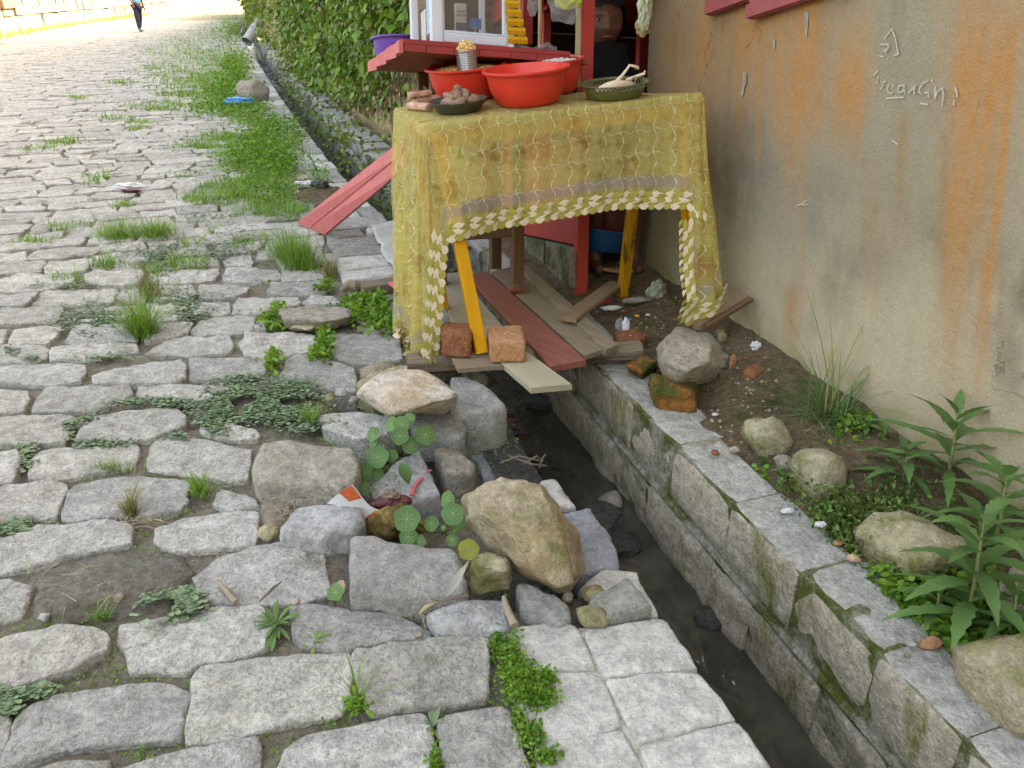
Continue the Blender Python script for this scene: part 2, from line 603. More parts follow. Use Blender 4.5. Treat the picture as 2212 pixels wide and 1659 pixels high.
stonemat('drain_stone', (.45, .375, .275), (.57, .495, .385), scale=7.0, grain=90, objvar=.10, moss=(.22, .22, .045), mossamt=.43, mstretch=.28, mossscale=5.0, bump=.6)
stonemat('mortar', (.34, .315, .24), (.42, .39, .31), scale=10, grain=70, moss=(.15, .17, .035), mossamt=.5, mossscale=6.0, bump=.6)
stonemat('slab_mortar', (.42, .39, .33), (.48, .45, .39), scale=10, grain=70, moss=(.26, .27, .13), mossamt=.47, mossscale=7.0, bump=.3)
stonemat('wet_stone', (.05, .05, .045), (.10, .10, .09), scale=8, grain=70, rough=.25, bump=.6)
stonemat('soil', (.22, .19, .145), (.31, .275, .215), scale=9, grain=60, moss=(.13, .14, .04), mossamt=.40, mossscale=5.0, bump=1.0)
stonemat('soil_dark', (.13, .088, .05), (.22, .155, .095), scale=11, grain=55, moss=(.07, .09, .02), mossamt=.43, mossscale=6.0, bump=1.2)
stonemat('sand', (.40, .32, .24), (.47, .40, .31), scale=16, grain=70, bump=.8)
stonemat('brick', (.38, .125, .055), (.46, .20, .10), scale=14, grain=70, objvar=.1, moss=(.20, .14, .09), mossamt=.38, mossscale=9.0, bump=.6)
stonemat('brick_orange', (.52, .24, .11), (.55, .30, .17), scale=14, grain=70, objvar=.05, bump=.4, speck=.3)
stonemat('brick_mossy', (.33, .12, .03), (.38, .17, .05), scale=12, grain=60, moss=(.09, .12, .02), mossamt=.5, mossscale=7.0, bump=.9, rough=.6)
stonemat('retaining', (.48, .33, .165), (.58, .455, .29), scale=5, grain=60, objvar=.14, moss=(.16, .16, .07), mossamt=.36, bump=.9)
stonemat('pale_wall', (.24, .20, .14), (.32, .27, .20), scale=3, grain=30, objvar=.1, bump=.6)
stonemat('foundation', (.20, .18, .13), (.30, .26, .19), scale=8, grain=60, moss=(.10, .11, .03), mossamt=.5, mossscale=5.0, bump=.7)
plain('leaf', (.12, .20, .045), (.075, .14, .03), scale=9, rough=.5, bump=0, island=.45, trans=.35, spec=.35)
plain('vine_leaf', (.22, .32, .045), (.08, .145, .022), scale=2.2, rough=.45, bump=0, island=.5, trans=.35, spec=.4)
plain('grass', (.20, .36, .06), (.12, .24, .035), scale=4, rough=.55, bump=0, island=.35, trans=.35)
plain('grass_dry', (.26, .24, .09), (.16, .17, .05), scale=6, rough=.6, bump=0, island=.4, trans=.3)
plain('cover_leaf', (.21, .30, .165), (.14, .22, .11), scale=8, rough=.6, bump=0, island=.35, trans=.25)
plain('clover', (.17, .33, .04), (.10, .23, .028), scale=9, rough=.55, bump=0, island=.3, trans=.3)
plain('weed_leaf', (.13, .24, .07), (.09, .17, .05), scale=14, rough=.5, bump=.05, trans=.3, objvar=.2)
plain('nasturtium', (.12, .23, .075), (.085, .175, .055), scale=26, rough=.5, bump=.05, trans=.3, objvar=.2)
plain('nasturtium_yellow', (.16, .25, .05), (.45, .36, .04), scale=14, rough=.5, bump=.05, trans=.3)
plain('stem', (.19, .24, .08), (.15, .16, .06), scale=14, rough=.6, bump=0)
plain('stem_red', (.22, .10, .06), (.15, .10, .05), scale=14, rough=.6, bump=0)
plain('straw', (.38, .30, .18), (.28, .21, .12), scale=14, rough=.8, bump=0, island=.3)
plain('twig', (.13, .10, .075), (.2, .15, .11), scale=20, rough=.85, bump=.2)
plain('bark', (.17, .12, .08), (.25, .19, .14), scale=30, rough=.85, bump=.5)
plain('red_plastic', (.68, .045, .028), (.64, .04, .025), scale=6, rough=.38, bump=.03, spec=.45)
plain('purple_plastic', (.13, .05, .34), (.11, .04, .30), scale=6, rough=.4, bump=0, spec=.4)
plain('blue_plastic', (.01, .10, .30), (.01, .08, .25), scale=6, rough=.4, bump=0, spec=.4)
plain('blue_bag', (.02, .28, .62), (.03, .22, .5), scale=30, rough=.35, bump=.3, spec=.5)
plain('dark_plastic', (.045, .05, .045), (.06, .062, .052), scale=50, rough=.5, bump=.1, spec=.4)
plain('olive_plastic', (.115, .125, .042), (.10, .11, .036), scale=20, rough=.4, bump=.03, spec=.45)
plain('tin', (.50, .48, .45), (.40, .38, .35), scale=25, rough=.28, bump=.0, metal=.8, spec=.6)
plain('corn', (.72, .42, .12), (.80, .60, .32), scale=60, rough=.5, bump=0, island=.25)
plain('rice', (.72, .70, .64), (.62, .60, .55), scale=60, rough=.6, bump=0, island=.12)
plain('root', (.20, .13, .075), (.33, .235, .15), scale=45, rough=.85, bump=.5, island=.15)
plain('cassava', (.62, .46, .32), (.34, .17, .09), scale=28, rough=.8, bump=.4, island=.12)
plain('chicken', (.72, .58, .44), (.60, .46, .32), scale=40, rough=.45, bump=.1)
plain('white_print', (.60, .60, .60), (.48, .48, .48), scale=30, rough=.4, bump=.05)
plain('dark_print', (.03, .03, .05), (.05, .05, .08), scale=30, rough=.4, bump=0)
plain('navy_print', (.03, .035, .14), (.05, .05, .18), scale=30, rough=.4, bump=0)
plain('orange_print', (.60, .16, .04), (.45, .05, .03), scale=120, rough=.4, bump=0)
plain('red_print', (.55, .04, .05), (.45, .03, .04), scale=60, rough=.5, bump=0)
plain('maroon', (.12, .025, .03), (.10, .02, .02), scale=20, rough=.4, bump=0)
plain('cardboard', (.40, .33, .26), (.36, .29, .22), scale=30, rough=.7, bump=.05)
plain('sachet_yellow', (.62, .36, .02), (.55, .30, .02), scale=30, rough=.35, bump=.1, spec=.5)
plain('sky_blue', (.16, .42, .72), (.13, .36, .66), scale=9, rough=.6, bump=0)
plain('grey_pipe', (.42, .43, .44), (.36, .37, .38), scale=9, rough=.5, bump=0)
plain('metal_sheet', (.42, .41, .39), (.33, .31, .28), scale=18, rough=.55, bump=.1, metal=.3)
plain('skin', (.12, .05, .028), (.10, .042, .023), scale=40, rough=.5, bump=.05, spec=.35)
plain('lips', (.15, .05, .04), (.13, .045, .035), scale=40, rough=.4, bump=.0)
plain('hair', (.008, .007, .007), (.012, .010, .010), scale=90, rough=.6, bump=.4)
plain('black_cloth', (.006, .006, .006), (.009, .009, .009), scale=50, rough=.95, bump=.2, spec=.1)
plain('eye_white', (.22, .17, .14), (.2, .15, .12), scale=10, rough=.3, bump=0)
plain('eye_dark', (.01, .008, .006), (.01, .008, .006), scale=10, rough=.15, bump=0)
plain('blue_shirt', (.18, .48, .78), (.16, .42, .7), scale=9, rough=.8, bump=.1)
plain('navy_cloth', (.02, .022, .05), (.03, .03, .06), scale=20, rough=.9, bump=.1)
plain('shoe', (.25, .25, .25), (.10, .10, .10), scale=30, rough=.6, bump=0)
plain('flipflop', (.42, .22, .13), (.36, .18, .1), scale=30, rough=.7, bump=.05)
plain('chalk', (.58, .55, .48), (.34, .30, .24), scale=160, rough=.95, bump=0)
plain('red_paint_mark', (.62, .10, .10), (.5, .1, .1), scale=80, rough=.7, bump=.1)
plain('white_drip', (.36, .345, .315), (.31, .295, .265), scale=50, rough=.6, bump=0)
plain('iron', (.10, .09, .085), (.16, .11, .08), scale=40, rough=.6, bump=.2, metal=.4)
plain('roof_tile', (.30, .12, .07), (.22, .10, .06), scale=3, rough=.85, bump=.4)
plain('house_plain', (.36, .29, .19), (.30, .25, .18), scale=1.5, rough=.9, bump=.2)
AX_Y = (0, 1, 0)
woodmat('red_paint_v', (.40, .045, .038), (.36, .038, .032), GUP, rough=.5, bump=.12, wear=(.24, .11, .085), wearamt=.33, along=20)
woodmat('red_paint_h', (.36, .05, .045), (.31, .04, .036), LN, rough=.55, bump=.25, wear=(.18, .04, .035), wearamt=.36, along=12)
woodmat('red_board', (.60, .155, .15), (.54, .13, .125), (0.7, 0.5, 0.4), rough=.6, bump=.2, wear=(.55, .19, .18), wearamt=.36, along=10)
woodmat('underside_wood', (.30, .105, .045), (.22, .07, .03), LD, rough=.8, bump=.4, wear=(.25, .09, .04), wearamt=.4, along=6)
woodmat('white_wood', (.66, .68, .72), (.58, .60, .65), GUP, rough=.7, bump=.3, wear=(.20, .19, .18), wearamt=.30, along=4)
woodmat('white_wood_h', (.62, .66, .73), (.54, .58, .66), LN, rough=.7, bump=.3, wear=(.20, .19, .20), wearamt=.30, along=4)
woodmat('yellow_paint', (.66, .30, .006), (.60, .26, .006), GUP, rough=.45, bump=.12, wear=(.34, .15, .02), wearamt=.32, along=6)
woodmat('yellow_paint_worn', (.50, .24, .01), (.42, .19, .01), GUP, rough=.5, bump=.2, wear=(.05, .035, .01), wearamt=.47, along=14)
woodmat('brown_wood', (.16, .085, .045), (.11, .055, .03), GUP, rough=.65, bump=.2, along=8)
woodmat('brown_wood_h', (.15, .08, .045), (.10, .05, .028), LN, rough=.65, bump=.2, along=8)
woodmat('pale_strip', (.48, .33, .17), (.42, .28, .14), GUP, rough=.6, bump=.15, along=8)
PD = Vector((-.62, .78, 0))
woodmat('plank_pale', (.42, .37, .26), (.36, .31, .21), PD, rough=.8, bump=.4, wear=(.24, .21, .14), wearamt=.36, along=7)
woodmat('plank_grey', (.27, .205, .14), (.19, .14, .095), PD, rough=.85, bump=.6, wear=(.12, .10, .08), wearamt=.4, along=7)
woodmat('plank_light', (.38, .325, .255), (.30, .25, .19), PD, rough=.85, bump=.4, wear=(.2, .18, .15), wearamt=.35, along=7)
woodmat('plank_red', (.23, .075, .052), (.28, .10, .07), PD, rough=.75, bump=.35, wear=(.16, .12, .10), wearamt=.36, along=7)
woodmat('beam_wood', (.17, .125, .085), (.25, .19, .135), (1, .12, 0), rough=.9, bump=.8, wear=(.06, .05, .04), wearamt=.4, along=6)
woodmat('stub_wood', (.27, .18, .11), (.22, .14, .085), (.7, .6, .3), rough=.8, bump=.4, along=7)
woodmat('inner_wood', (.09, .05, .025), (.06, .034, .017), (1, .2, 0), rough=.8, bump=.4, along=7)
woodmat('old_block', (.20, .155, .11), (.15, .115, .08), (1, 0, 0), rough=.9, bump=.7, wear=(.07, .055, .04), wearamt=.42, along=8)
woodmat('shutter_paint', (.36, .09, .09), (.33, .075, .08), (.3, .9, .2), rough=.6, bump=.15, wear=(.26, .07, .06), wearamt=.3, along=9)

def watermat():
    t = NT('water')
    p = t.pos()
    t.color(t.mix(t.rng(t.noise(p, 6, 4), .4, .65), (.03, .029, .022), (.06, .054, .04)))
    t.b.inputs['Roughness'].default_value = .05
    t.b.inputs['Specular IOR Level'].default_value = .7
    mp = t.n('ShaderNodeMapping'); mp.inputs['Rotation'].default_value = (0, 0, math.radians(-18)); mp.inputs['Scale'].default_value = (1.5, 1.0, 1.0)
    t.l(p, mp.inputs[0])
    t.bump(t.noise(mp.outputs[0], 6, 2, .5, .6), .42, .045)
    MATS['water'] = t.m
watermat()

def filmmat(name, c, opac, rough=.25):
    t = NT(name)
    t.b.inputs['Base Color'].default_value = (*c, 1)
    t.b.inputs['Roughness'].default_value = rough
    t.b.inputs['Specular IOR Level'].default_value = .6
    tr = t.t.nodes.new('ShaderNodeBsdfTransparent')
    ms = t.t.nodes.new('ShaderNodeMixShader')
    ms.inputs[0].default_value = opac
    t.l(tr.outputs[0], ms.inputs[1]); t.l(t.b.outputs[0], ms.inputs[2])
    t.l(ms.outputs[0], t.out.inputs['Surface'])
    MATS[name] = t.m
filmmat('clear_film', (.55, .56, .58), .20)
filmmat('glass', (.45, .45, .42), .16, .05)
filmmat('foam', (.75, .78, .8), .5, .4)

def clothmat(name, opac, lav=True):
    """thin printed net cloth; UV in metres: u along the hem, v down from the table edge"""
    t = NT(name)
    uv = t.t.nodes.new('ShaderNodeUVMap'); uv.uv_map = 'cloth'
    v = uv.outputs[0]
    sx = t.t.nodes.new('ShaderNodeSeparateXYZ'); t.l(v, sx.inputs[0])
    U, W = sx.outputs[0], sx.outputs[1]
    big = t.noise(v, 11, 6, .7)
    mid = t.noise(v, 34, 6, .7)
    c = t.mix(t.rng(mid, .45, .68), (.72, .61, .22), (.58, .47, .13))
    c = t.mix(t.rng(big, .52, .66, 0, .8), c, (.40, .20, .035))
    c = t.mix(t.rng(t.noise(v, 5.2, 3, .5), .60, .72, 0, .7), c, (.47, .20, .06))
    c = t.mix(t.rng(t.noise(v, 13, 6, .7), .56, .68, 0, .6), c, (.30, .27, .06))
    # embroidered wavy lines
    wob = t.math('MULTIPLY', t.math('SINE', t.math('MULTIPLY', W, 75.0)), .008)
    ph = t.math('FRACT', t.math('MULTIPLY', t.math('ADD', U, wob), 15.0))
    d = t.math('ABSOLUTE', t.math('SUBTRACT', ph, .5))
    line = t.rng(d, .018, .034, 1.0, 0.0)
    ph2 = t.math('FRACT', t.math('ADD', t.math('MULTIPLY', t.math('ADD', U, t.math('MULTIPLY', wob, .8)), 15.0), .5))
    d2 = t.math('ABSOLUTE', t.math('SUBTRACT', ph2, .5))
    line2 = t.rng(d2, .008, .020, .6, 0.0)
    swag = t.math('MULTIPLY', t.math('ABSOLUTE', t.math('SINE', t.math('MULTIPLY', U, 47.1))), .012)
    rw = t.math('FRACT', t.math('MULTIPLY', t.math('ADD', W, swag), 12.0))
    d3 = t.math('ABSOLUTE', t.math('SUBTRACT', rw, .5))
    line3 = t.rng(d3, .012, .026, .85, 0.0)
    ln = t.math('MAXIMUM', line, t.math('MAXIMUM', line2, line3))
    ln = t.math('MULTIPLY', ln, t.rng(t.noise(v, 90, 2, .5), .35, .6, .35, 1.0))
    at = t.t.nodes.new('ShaderNodeAttribute'); at.attribute_name = 'hemd'
    hd = at.outputs['Fac']
    lavm = t.math('MULTIPLY', t.rng(hd, .06, .075), t.rng(hd, .10, .115, 1.0, 0.0))
    c = t.mix(t.math('MULTIPLY', lavm, .8), c, (.50, .43, .38))
    c = t.mix(ln, c, (.86, .80, .56))
    t.color(c)
    t.b.inputs['Roughness'].default_value = .85
    t.bump(t.math('ADD', ln, t.math('MULTIPLY', t.noise(v, 300, 2, .5), .4)), .4, .003)
    tl = t.t.nodes.new('ShaderNodeBsdfTranslucent'); t.l(c, tl.inputs['Color'])
    m1 = t.n('ShaderNodeMixShader', Fac=.35)
    t.l(t.b.outputs[0], m1.inputs[1]); t.l(tl.outputs[0], m1.inputs[2])
    tr = t.t.nodes.new('ShaderNodeBsdfTransparent'); tr.inputs[0].default_value = (.9, .85, .55, 1)
    m2 = t.t.nodes.new('ShaderNodeMixShader')
    t.l(t.math('MAXIMUM', ln, opac), m2.inputs[0])
    t.l(tr.outputs[0], m2.inputs[1]); t.l(m1.outputs[0], m2.inputs[2])
    t.l(m2.outputs[0], t.out.inputs['Surface'])
    MATS[name] = t.m
clothmat('net_cloth', .58)
plain('embroidery_white', (.78, .67, .50), (.64, .52, .36), scale=160, rough=.8, bump=.3, grain=500)
plain('embroidery_olive', (.42, .37, .09), (.34, .30, .06), scale=160, rough=.8, bump=.3, grain=500)
plain('net_lavender', (.46, .40, .37), (.42, .36, .30), scale=60, rough=.85, bump=.1)

def wallmat():
    t = NT('stain_shade_plaster')
    a = t.t.nodes.new('ShaderNodeVertexColor'); a.layer_name = 'stain_shade'
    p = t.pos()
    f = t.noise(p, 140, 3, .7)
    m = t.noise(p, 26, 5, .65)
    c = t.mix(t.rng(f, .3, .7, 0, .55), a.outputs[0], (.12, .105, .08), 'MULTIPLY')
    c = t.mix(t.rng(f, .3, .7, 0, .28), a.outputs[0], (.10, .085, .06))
    c = t.mix(t.rng(m, .35, .75, 0, .18), c, (.45, .38, .28))
    vo = t.n('ShaderNodeTexVoronoi', Scale=1.9); vo.feature = 'DISTANCE_TO_EDGE'
    wv = t.n('ShaderNodeVectorMath'); wv.operation = 'ADD'
    nz = t.n('ShaderNodeTexNoise', Scale=6.0, Detail=5.0); t.l(p, nz.inputs['Vector'])
    sc2 = t.n('ShaderNodeVectorMath'); sc2.operation = 'SCALE'; t.l(nz.outputs[1], sc2.inputs[0]); sc2.inputs['Scale'].default_value = .35
    t.l(p, wv.inputs[0]); t.l(sc2.outputs[0], wv.inputs[1]); t.l(wv.outputs[0], vo.inputs['Vector'])
    crack = t.math('MULTIPLY', t.rng(vo.outputs['Distance'], .0015, .006, 1.0, 0.0), t.rng(t.noise(p, 2.3, 3, .6), .52, .60))
    c = t.mix(t.math('MULTIPLY', crack, .55), c, (.07, .06, .045))
    t.color(c)
    t.b.inputs['Roughness'].default_value = .93
    t.b.inputs['Specular IOR Level'].default_value = .15
    t.bump(t.math('ADD', t.math('ADD', f, t.math('MULTIPLY', m, .9)), t.math('SUBTRACT', t.math('MULTIPLY', t.noise(p, 7, 4, .6), 2.0), crack)), .6, .008)
    MATS['stain_shade_plaster'] = t.m
wallmat()
plain('vein', (.26, .36, .17), (.24, .34, .15), scale=30, rough=.6, bump=0)
plain('dead_leaf', (.30, .28, .24), (.22, .20, .16), scale=30, rough=.8, bump=.2)
stonemat('dirt', (.17, .155, .13), (.26, .24, .205), scale=12, grain=60, bump=1.0, moss=(.14, .14, .06), mossamt=.36)
stonemat('drain_top', (.39, .37, .33), (.49, .47, .425), scale=7.0, grain=90, objvar=.08, moss=(.20, .20, .07), mossamt=.33, mossscale=5.0, bump=.5)
plain('dry_stick', (.34, .27, .20), (.25, .19, .14), scale=40, rough=.85, bump=.4)
# ---------------------------------------------------------------- the setting
def sheet(name, us, vs, zf, mat, smooth=True):
    V, F = [], []
    for u in us:
        for v in vs:
            p = UV(u, v, 0); V.append((p.x, p.y, zf(u, v)))
    m = len(vs)
    for i in range(len(us) - 1):
        for j in range(m - 1):
            F.append((i * m + j, (i + 1) * m + j, (i + 1) * m + j + 1, i * m + j + 1)[::-1])
    return mk(name, V, F, mat, None, (0, 0, 0), smooth)

big = MB()
big.add([(-400, -200, -.9), (400, -200, -.9), (400, 600, -.9), (-400, 600, -.9)], [(0, 1, 2, 3)])
tag(big.build('ground', MATS['soil'], origin=(0, 0, -.9)), kind='structure')

us = list(np.arange(-5, 8, .08)) + list(np.arange(8, 30, .4)) + list(np.arange(30, 161, 3.0))
vsr = list(np.arange(-30, -4, 1.0)) + list(np.arange(-4, .70, .08)) + [.70]
def zroad(u, v):
    p = UV(u, v)
    k = n3(p.x * 3, p.y * 3) * .012 + n3(p.x * 14, p.y * 14) * .010
    z = -.018 + k * .7
    if u < 3.3 and .0 < v:                       # broken edge: the bedding has washed out
        if 1.35 < u < 2.75: z -= .14 * min(1, max(0, (v - .05) / .25))
    z -= max(0, (v - .62)) * .8
    return z
road = sheet('road', us, vsr, zroad, MATS['soil'])
tag(road, kind='structure')

# drain channel: bed, sides and water
usd = list(np.arange(-4, 10, .25)) + list(np.arange(10, 60, 1.0))
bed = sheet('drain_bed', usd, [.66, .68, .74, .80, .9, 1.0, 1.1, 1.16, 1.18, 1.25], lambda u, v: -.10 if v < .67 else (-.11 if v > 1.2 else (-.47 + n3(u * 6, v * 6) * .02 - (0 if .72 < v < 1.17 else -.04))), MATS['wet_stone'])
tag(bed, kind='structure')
water = sheet('drain_water', usd, list(np.linspace(.70, 1.19, 8)), lambda u, v: -.415 + n3(u * 5, v * 9) * .004, MATS['water'])
tag(water, kind='structure')

# soil strip between the drain wall and the house
def zsoil(u, v):
    p = UV(u, v)
    base = -.015 + .10 * min(1, max(0, (v - 1.30) / .42))
    base += n3(p.x * 6, p.y * 6, 3) * .022 + n3(p.x * 19, p.y * 19, 5) * .012
    if u > 3.0: base = base * .6 + .02
    return base
soil = sheet('soil_bank', list(np.arange(-3, 5.2, .05)), list(np.arange(1.24, 1.9, .04)) + [2.2, 2.6, 3.2], zsoil, MATS['soil_dark'])
tag(soil, kind='structure')

# ---------------------------------------------------------------- cobbles of the street, the near ones traced
OFFS = {'A': (0, 414.7), 'E': (0, 829.4), 'G': (0, 1244.2), 'Dt': (553, 414.7), 'F': (553, 829.4), 'H': (553, 1244.2), 'I': (1106, 1244.2)}
OFF2 = {'Pp': (810, 756), 'Q': (540, 1026), 'R': (972, 1026)}
def T(tile, pts):
    if tile in OFFS:
        ox, oy = OFFS[tile]; k = .25
    elif tile in OFF2:
        ox, oy = OFF2[tile]; k = .1953
    else:
        ox, oy, k = 0, 0, 1
    return [(ox + k * x, oy + k * y) for x, y in pts]

near = [
 ('A', [(-260,1345),(0,1330),(390,1330),(420,1345),(400,1440),(260,1470),(0,1480),(-250,1500)]),
 ('A', [(435,1350),(640,1322),(980,1302),(1180,1312),(1200,1370),(1080,1400),(740,1440),(425,1450)]),
 ('A', [(1260,1395),(1330,1330),(1500,1255),(1990,1242),(2020,1340),(1980,1390),(1690,1410),(1480,1422),(1300,1430)]),
 ('A', [(-300,1530),(0,1500),(600,1472),(740,1492),(745,1560),(690,1640),(430,1672),(0,1640),(-280,1655)]),
 ('A', [(800,1590),(900,1550),(1140,1490),(1560,1445),(1600,1480),(1590,1600),(1500,1638),(1140,1650),(810,1650)]),
 ('A', [(1640,1445),(2212,1412),(2300,1440),(2290,1560),(2212,1600),(1990,1602),(1640,1618)]),
 ('E', [(-320,60),(0,40),(235,52),(255,120),(195,235),(0,262),(-330,290)]),
 ('E', [(395,35),(640,12),(1130,5),(1150,90),(900,195),(740,222),(268,240),(300,150)]),
 ('E', [(1180,85),(1200,15),(1600,-5),(1980,12),(1990,40),(1880,75),(1770,148),(1620,158),(1350,130)]),
 ('E', [(-340,320),(0,292),(200,268),(590,258),(640,285),(615,340),(595,460),(555,508),(0,505),(-360,540)]),
 ('E', [(695,370),(785,275),(1160,215),(1540,215),(1605,275),(1595,365),(1480,395),(1250,470),(1150,475),(655,475)]),
 ('E', [(1720,395),(1770,295),(1900,330),(2212,395),(2250,440),(2205,468),(1960,465),(1745,420)]),
 ('E', [(-380,600),(0,585),(150,562),(170,640),(165,700),(98,838),(0,858),(-400,890)]),
 ('E', [(245,690),(352,572),(540,548),(850,538),(1160,505),(1205,545),(1185,640),(1128,715),(860,748),(560,798),(420,828),(240,798)]),
 ('E', [(1268,680),(1292,562),(1345,475),(1560,460),(1830,492),(2050,545),(2175,570),(2165,620),(2140,825),(1960,845),(1800,785),(1480,765),(1272,738)]),
 ('E', [(-420,930),(0,885),(430,834),(565,852),(568,890),(538,970),(498,1080),(478,1160),(200,1196),(0,1220),(-440,1290)]),
 ('E', [(580,912),(645,874),(830,814),(1130,804),(1600,824),(1655,862),(1600,960),(1635,1010),(1530,1106),(1200,1145),(900,1160),(640,1175),(535,1160)]),
 ('E', [(1840,1020),(1890,895),(2060,942),(2212,992),(2240,1065),(2100,1085),(1960,1085)]),
 ('E', [(-460,1400),(0,1335),(330,1222),(700,1190),(1085,1176),(1145,1242),(1125,1365),(900,1415),(560,1490),(300,1570),(0,1612),(-480,1700)]),
 ('E', [(1335,1340),(1345,1235),(1560,1155),(2000,1100),(2180,1085),(2225,1115),(2225,1315),(2195,1385),(1900,1405),(1600,1435),(1400,1395)]),
 ('G', [(-500,100),(0,45),(90,25),(275,92),(255,200),(175,345),(0,405),(-520,470)]),
 ('D', [(420,1245),(470,1207),(540,1181),(692,1169),(711,1264),(705,1282),(649,1298),(540,1303),(440,1298)]),
 ('G', [(-520,660),(0,550),(200,475),(480,445),(800,440),(935,492),(945,540),(915,620),(640,775),(480,825),(120,945),(0,915),(-540,1010)]),
 ('D', [(253,1384),(258,1348),(310,1340),(475,1311),(553,1309),(592,1335),(590,1392),(520,1414),(425,1432),(405,1452),(283,1448)]),
 ('H', [(285,262),(335,234),(600,254),(820,294),(1230,324),(1495,472),(1505,520),(1300,558),(1090,578),(980,612),(840,616),(800,636),(620,636),(385,568),(315,520),(305,400)]),
 ('G', [(0,1659),(130,1245),(200,1165),(560,1016),(1080,928),(1500,918),(1595,965),(1632,1005),(1592,1190),(1582,1385),(1555,1425),(1150,1446),(780,1475),(560,1495),(150,1635)]),
 ('D', [(402,1592),(412,1470),(432,1438),(520,1422),(553,1419),(678,1414),(746,1407),(757,1417),(761,1456),(756,1500),(737,1541),(712,1548),(633,1566),(553,1583),(480,1602),(404,1609)]),
 ('H', [(825,672),(855,625),(970,620),(1300,574),(1560,545),(1760,506),(1940,496),(2000,535),(2010,1000),(1975,1052),(1640,1102),(1150,1162),(985,1145),(905,990),(865,930)]),
 ('D', [(262,1664),(400,1617),(553,1592),(564,1620),(556,1760),(240,1770)]),
 ('H', [(195,1655),(255,1494),(445,1366),(700,1306),(930,1266),(1260,1206),(1425,1168),(1475,1205),(1515,1330),(1552,1500),(1580,1800),(170,1900)]),
 ('D', [(945,1562),(965,1545),(1083,1521),(1097,1529),(1118,1590),(1143,1670),(1150,1760),(975,1770),(960,1640)]),
 ('D', [(-60,1540),(-10,1500),(0,1500),(22,1560),(-8,1655),(-70,1640)]),
 ('D', [(60,1668),(150,1640),(235,1640),(225,1760),(50,1760)]),
 ('A', [(-120,640),(90,602),(370,588),(398,612),(345,688),(0,710),(-140,720)]),
 ('A', [(378,650),(425,602),(750,580),(770,620),(738,678),(560,688),(385,694)]),
 ('A', [(1930,600),(1990,556),(2160,542),(2185,600),(2170,634),(1960,638)]),
 ('A', [(780,640),(830,590),(1180,570),(1230,600),(1200,660),(800,680)]),
 ('A', [(1260,640),(1290,590),(1560,570),(1880,560),(1900,640),(1600,655),(1280,665)]),
 ('A', [(-180,770),(70,740),(130,708),(600,703),(638,740),(600,800),(280,845),(0,860),(-190,870)]),
 ('A', [(722,720),(782,688),(1228,674),(1246,702),(1208,788),(900,798),(742,770)]),
 ('A', [(1262,745),(1302,692),(1880,664),(1898,720),(1850,758),(1450,788),(1272,788)]),
 ('A', [(1922,720),(1962,662),(2212,658),(2290,690),(2260,768),(2020,778),(1942,778)]),
 ('A', [(-200,905),(0,884),(325,860),(305,900),(218,972),(0,976),(-220,1000)]),
 ('A', [(345,862),(402,844),(1008,848),(1018,870),(988,930),(958,958),(480,976),(270,972)]),
 ('A', [(1002,920),(1052,843),(1240,814),(1278,870),(1248,938),(1100,948)]),
 ('A', [(1300,860),(1330,810),(1660,800),(1690,870),(1640,930),(1340,940)]),
 ('A', [(1702,880),(1722,803),(2020,798),(2148,812),(2128,858),(2040,898),(1752,908)]),
 ('A', [(-240,1040),(0,994),(538,984),(543,1010),(518,1080),(478,1118),(200,1142),(0,1138),(-250,1170)]),
 ('A', [(622,1040),(642,993),(900,988),(1180,975),(1200,1060),(1000,1110),(640,1120)]),
 ('A', [(1240,1060),(1270,970),(1560,955),(1620,1000),(1590,1090),(1300,1110)]),
 ('A', [(1640,1040),(1650,965),(1720,960),(1980,960),(1990,1040),(1860,1060),(1700,1070)]),
 ('A', [(2015,990),(2062,924),(2212,908),(2300,930),(2290,1040),(2212,1056),(2005,1052)]),
 ('A', [(-260,1210),(0,1182),(58,1188),(38,1260),(0,1306),(-270,1330)]),
 ('A', [(84,1250),(132,1184),(300,1164),(526,1154),(478,1250),(418,1288),(160,1316),(74,1298)]),
 ('A', [(565,1285),(640,1160),(1000,1140),(1180,1150),(1170,1285),(980,1290),(640,1310)]),
 ('A', [(1230,1235),(1260,1150),(1590,1120),(1660,1130),(1620,1210),(1480,1245),(1250,1290)]),
 ('A', [(1645,1190),(1752,1104),(1880,1080),(2198,1066),(2203,1100),(2188,1198),(2100,1222),(1700,1224)]),
 ('A', [(2064,1300),(2132,1226),(2212,1212),(2300,1235),(2290,1330),(2212,1384),(2092,1338)]),
 # cobbles by the drain and the platform
 ('D', [(690,900),(720,889),(780,889),(845,902),(850,930),(800,948),(760,945),(700,925)]),
 ('Dt', [(595,1232),(1000,1228),(1240,1262),(1262,1440),(870,1478),(602,1400)]),
 ('Dt', [(192,1640),(282,1425),(335,1395),(560,1434),(840,1514),(868,1600),(858,1715),(500,1688)]),
 ('Dt', [(-100,1218),(0,1216),(478,1218),(535,1290),(515,1355),(330,1382),(270,1416),(0,1418),(-110,1420)]),
 ('Dt', [(-40,925),(0,922),(358,903),(388,960),(182,1000),(85,1038),(0,1048),(-60,1050)]),
 ('Dt', [(402,940),(482,894),(680,898),(728,960),(560,975),(405,965)]),
 ('Dt', [(95,850),(132,785),(560,774),(636,830),(560,886),(400,890),(150,885)]),
 ('Dt', [(-180,720),(-120,680),(0,676),(180,674),(236,748),(0,764),(-150,770)]),
 ('Dt', [(-260,1110),(-200,1080),(20,1070),(80,1110),(85,1190),(-100,1200),(-250,1190)]),
]
traced = []
cob_n = 0
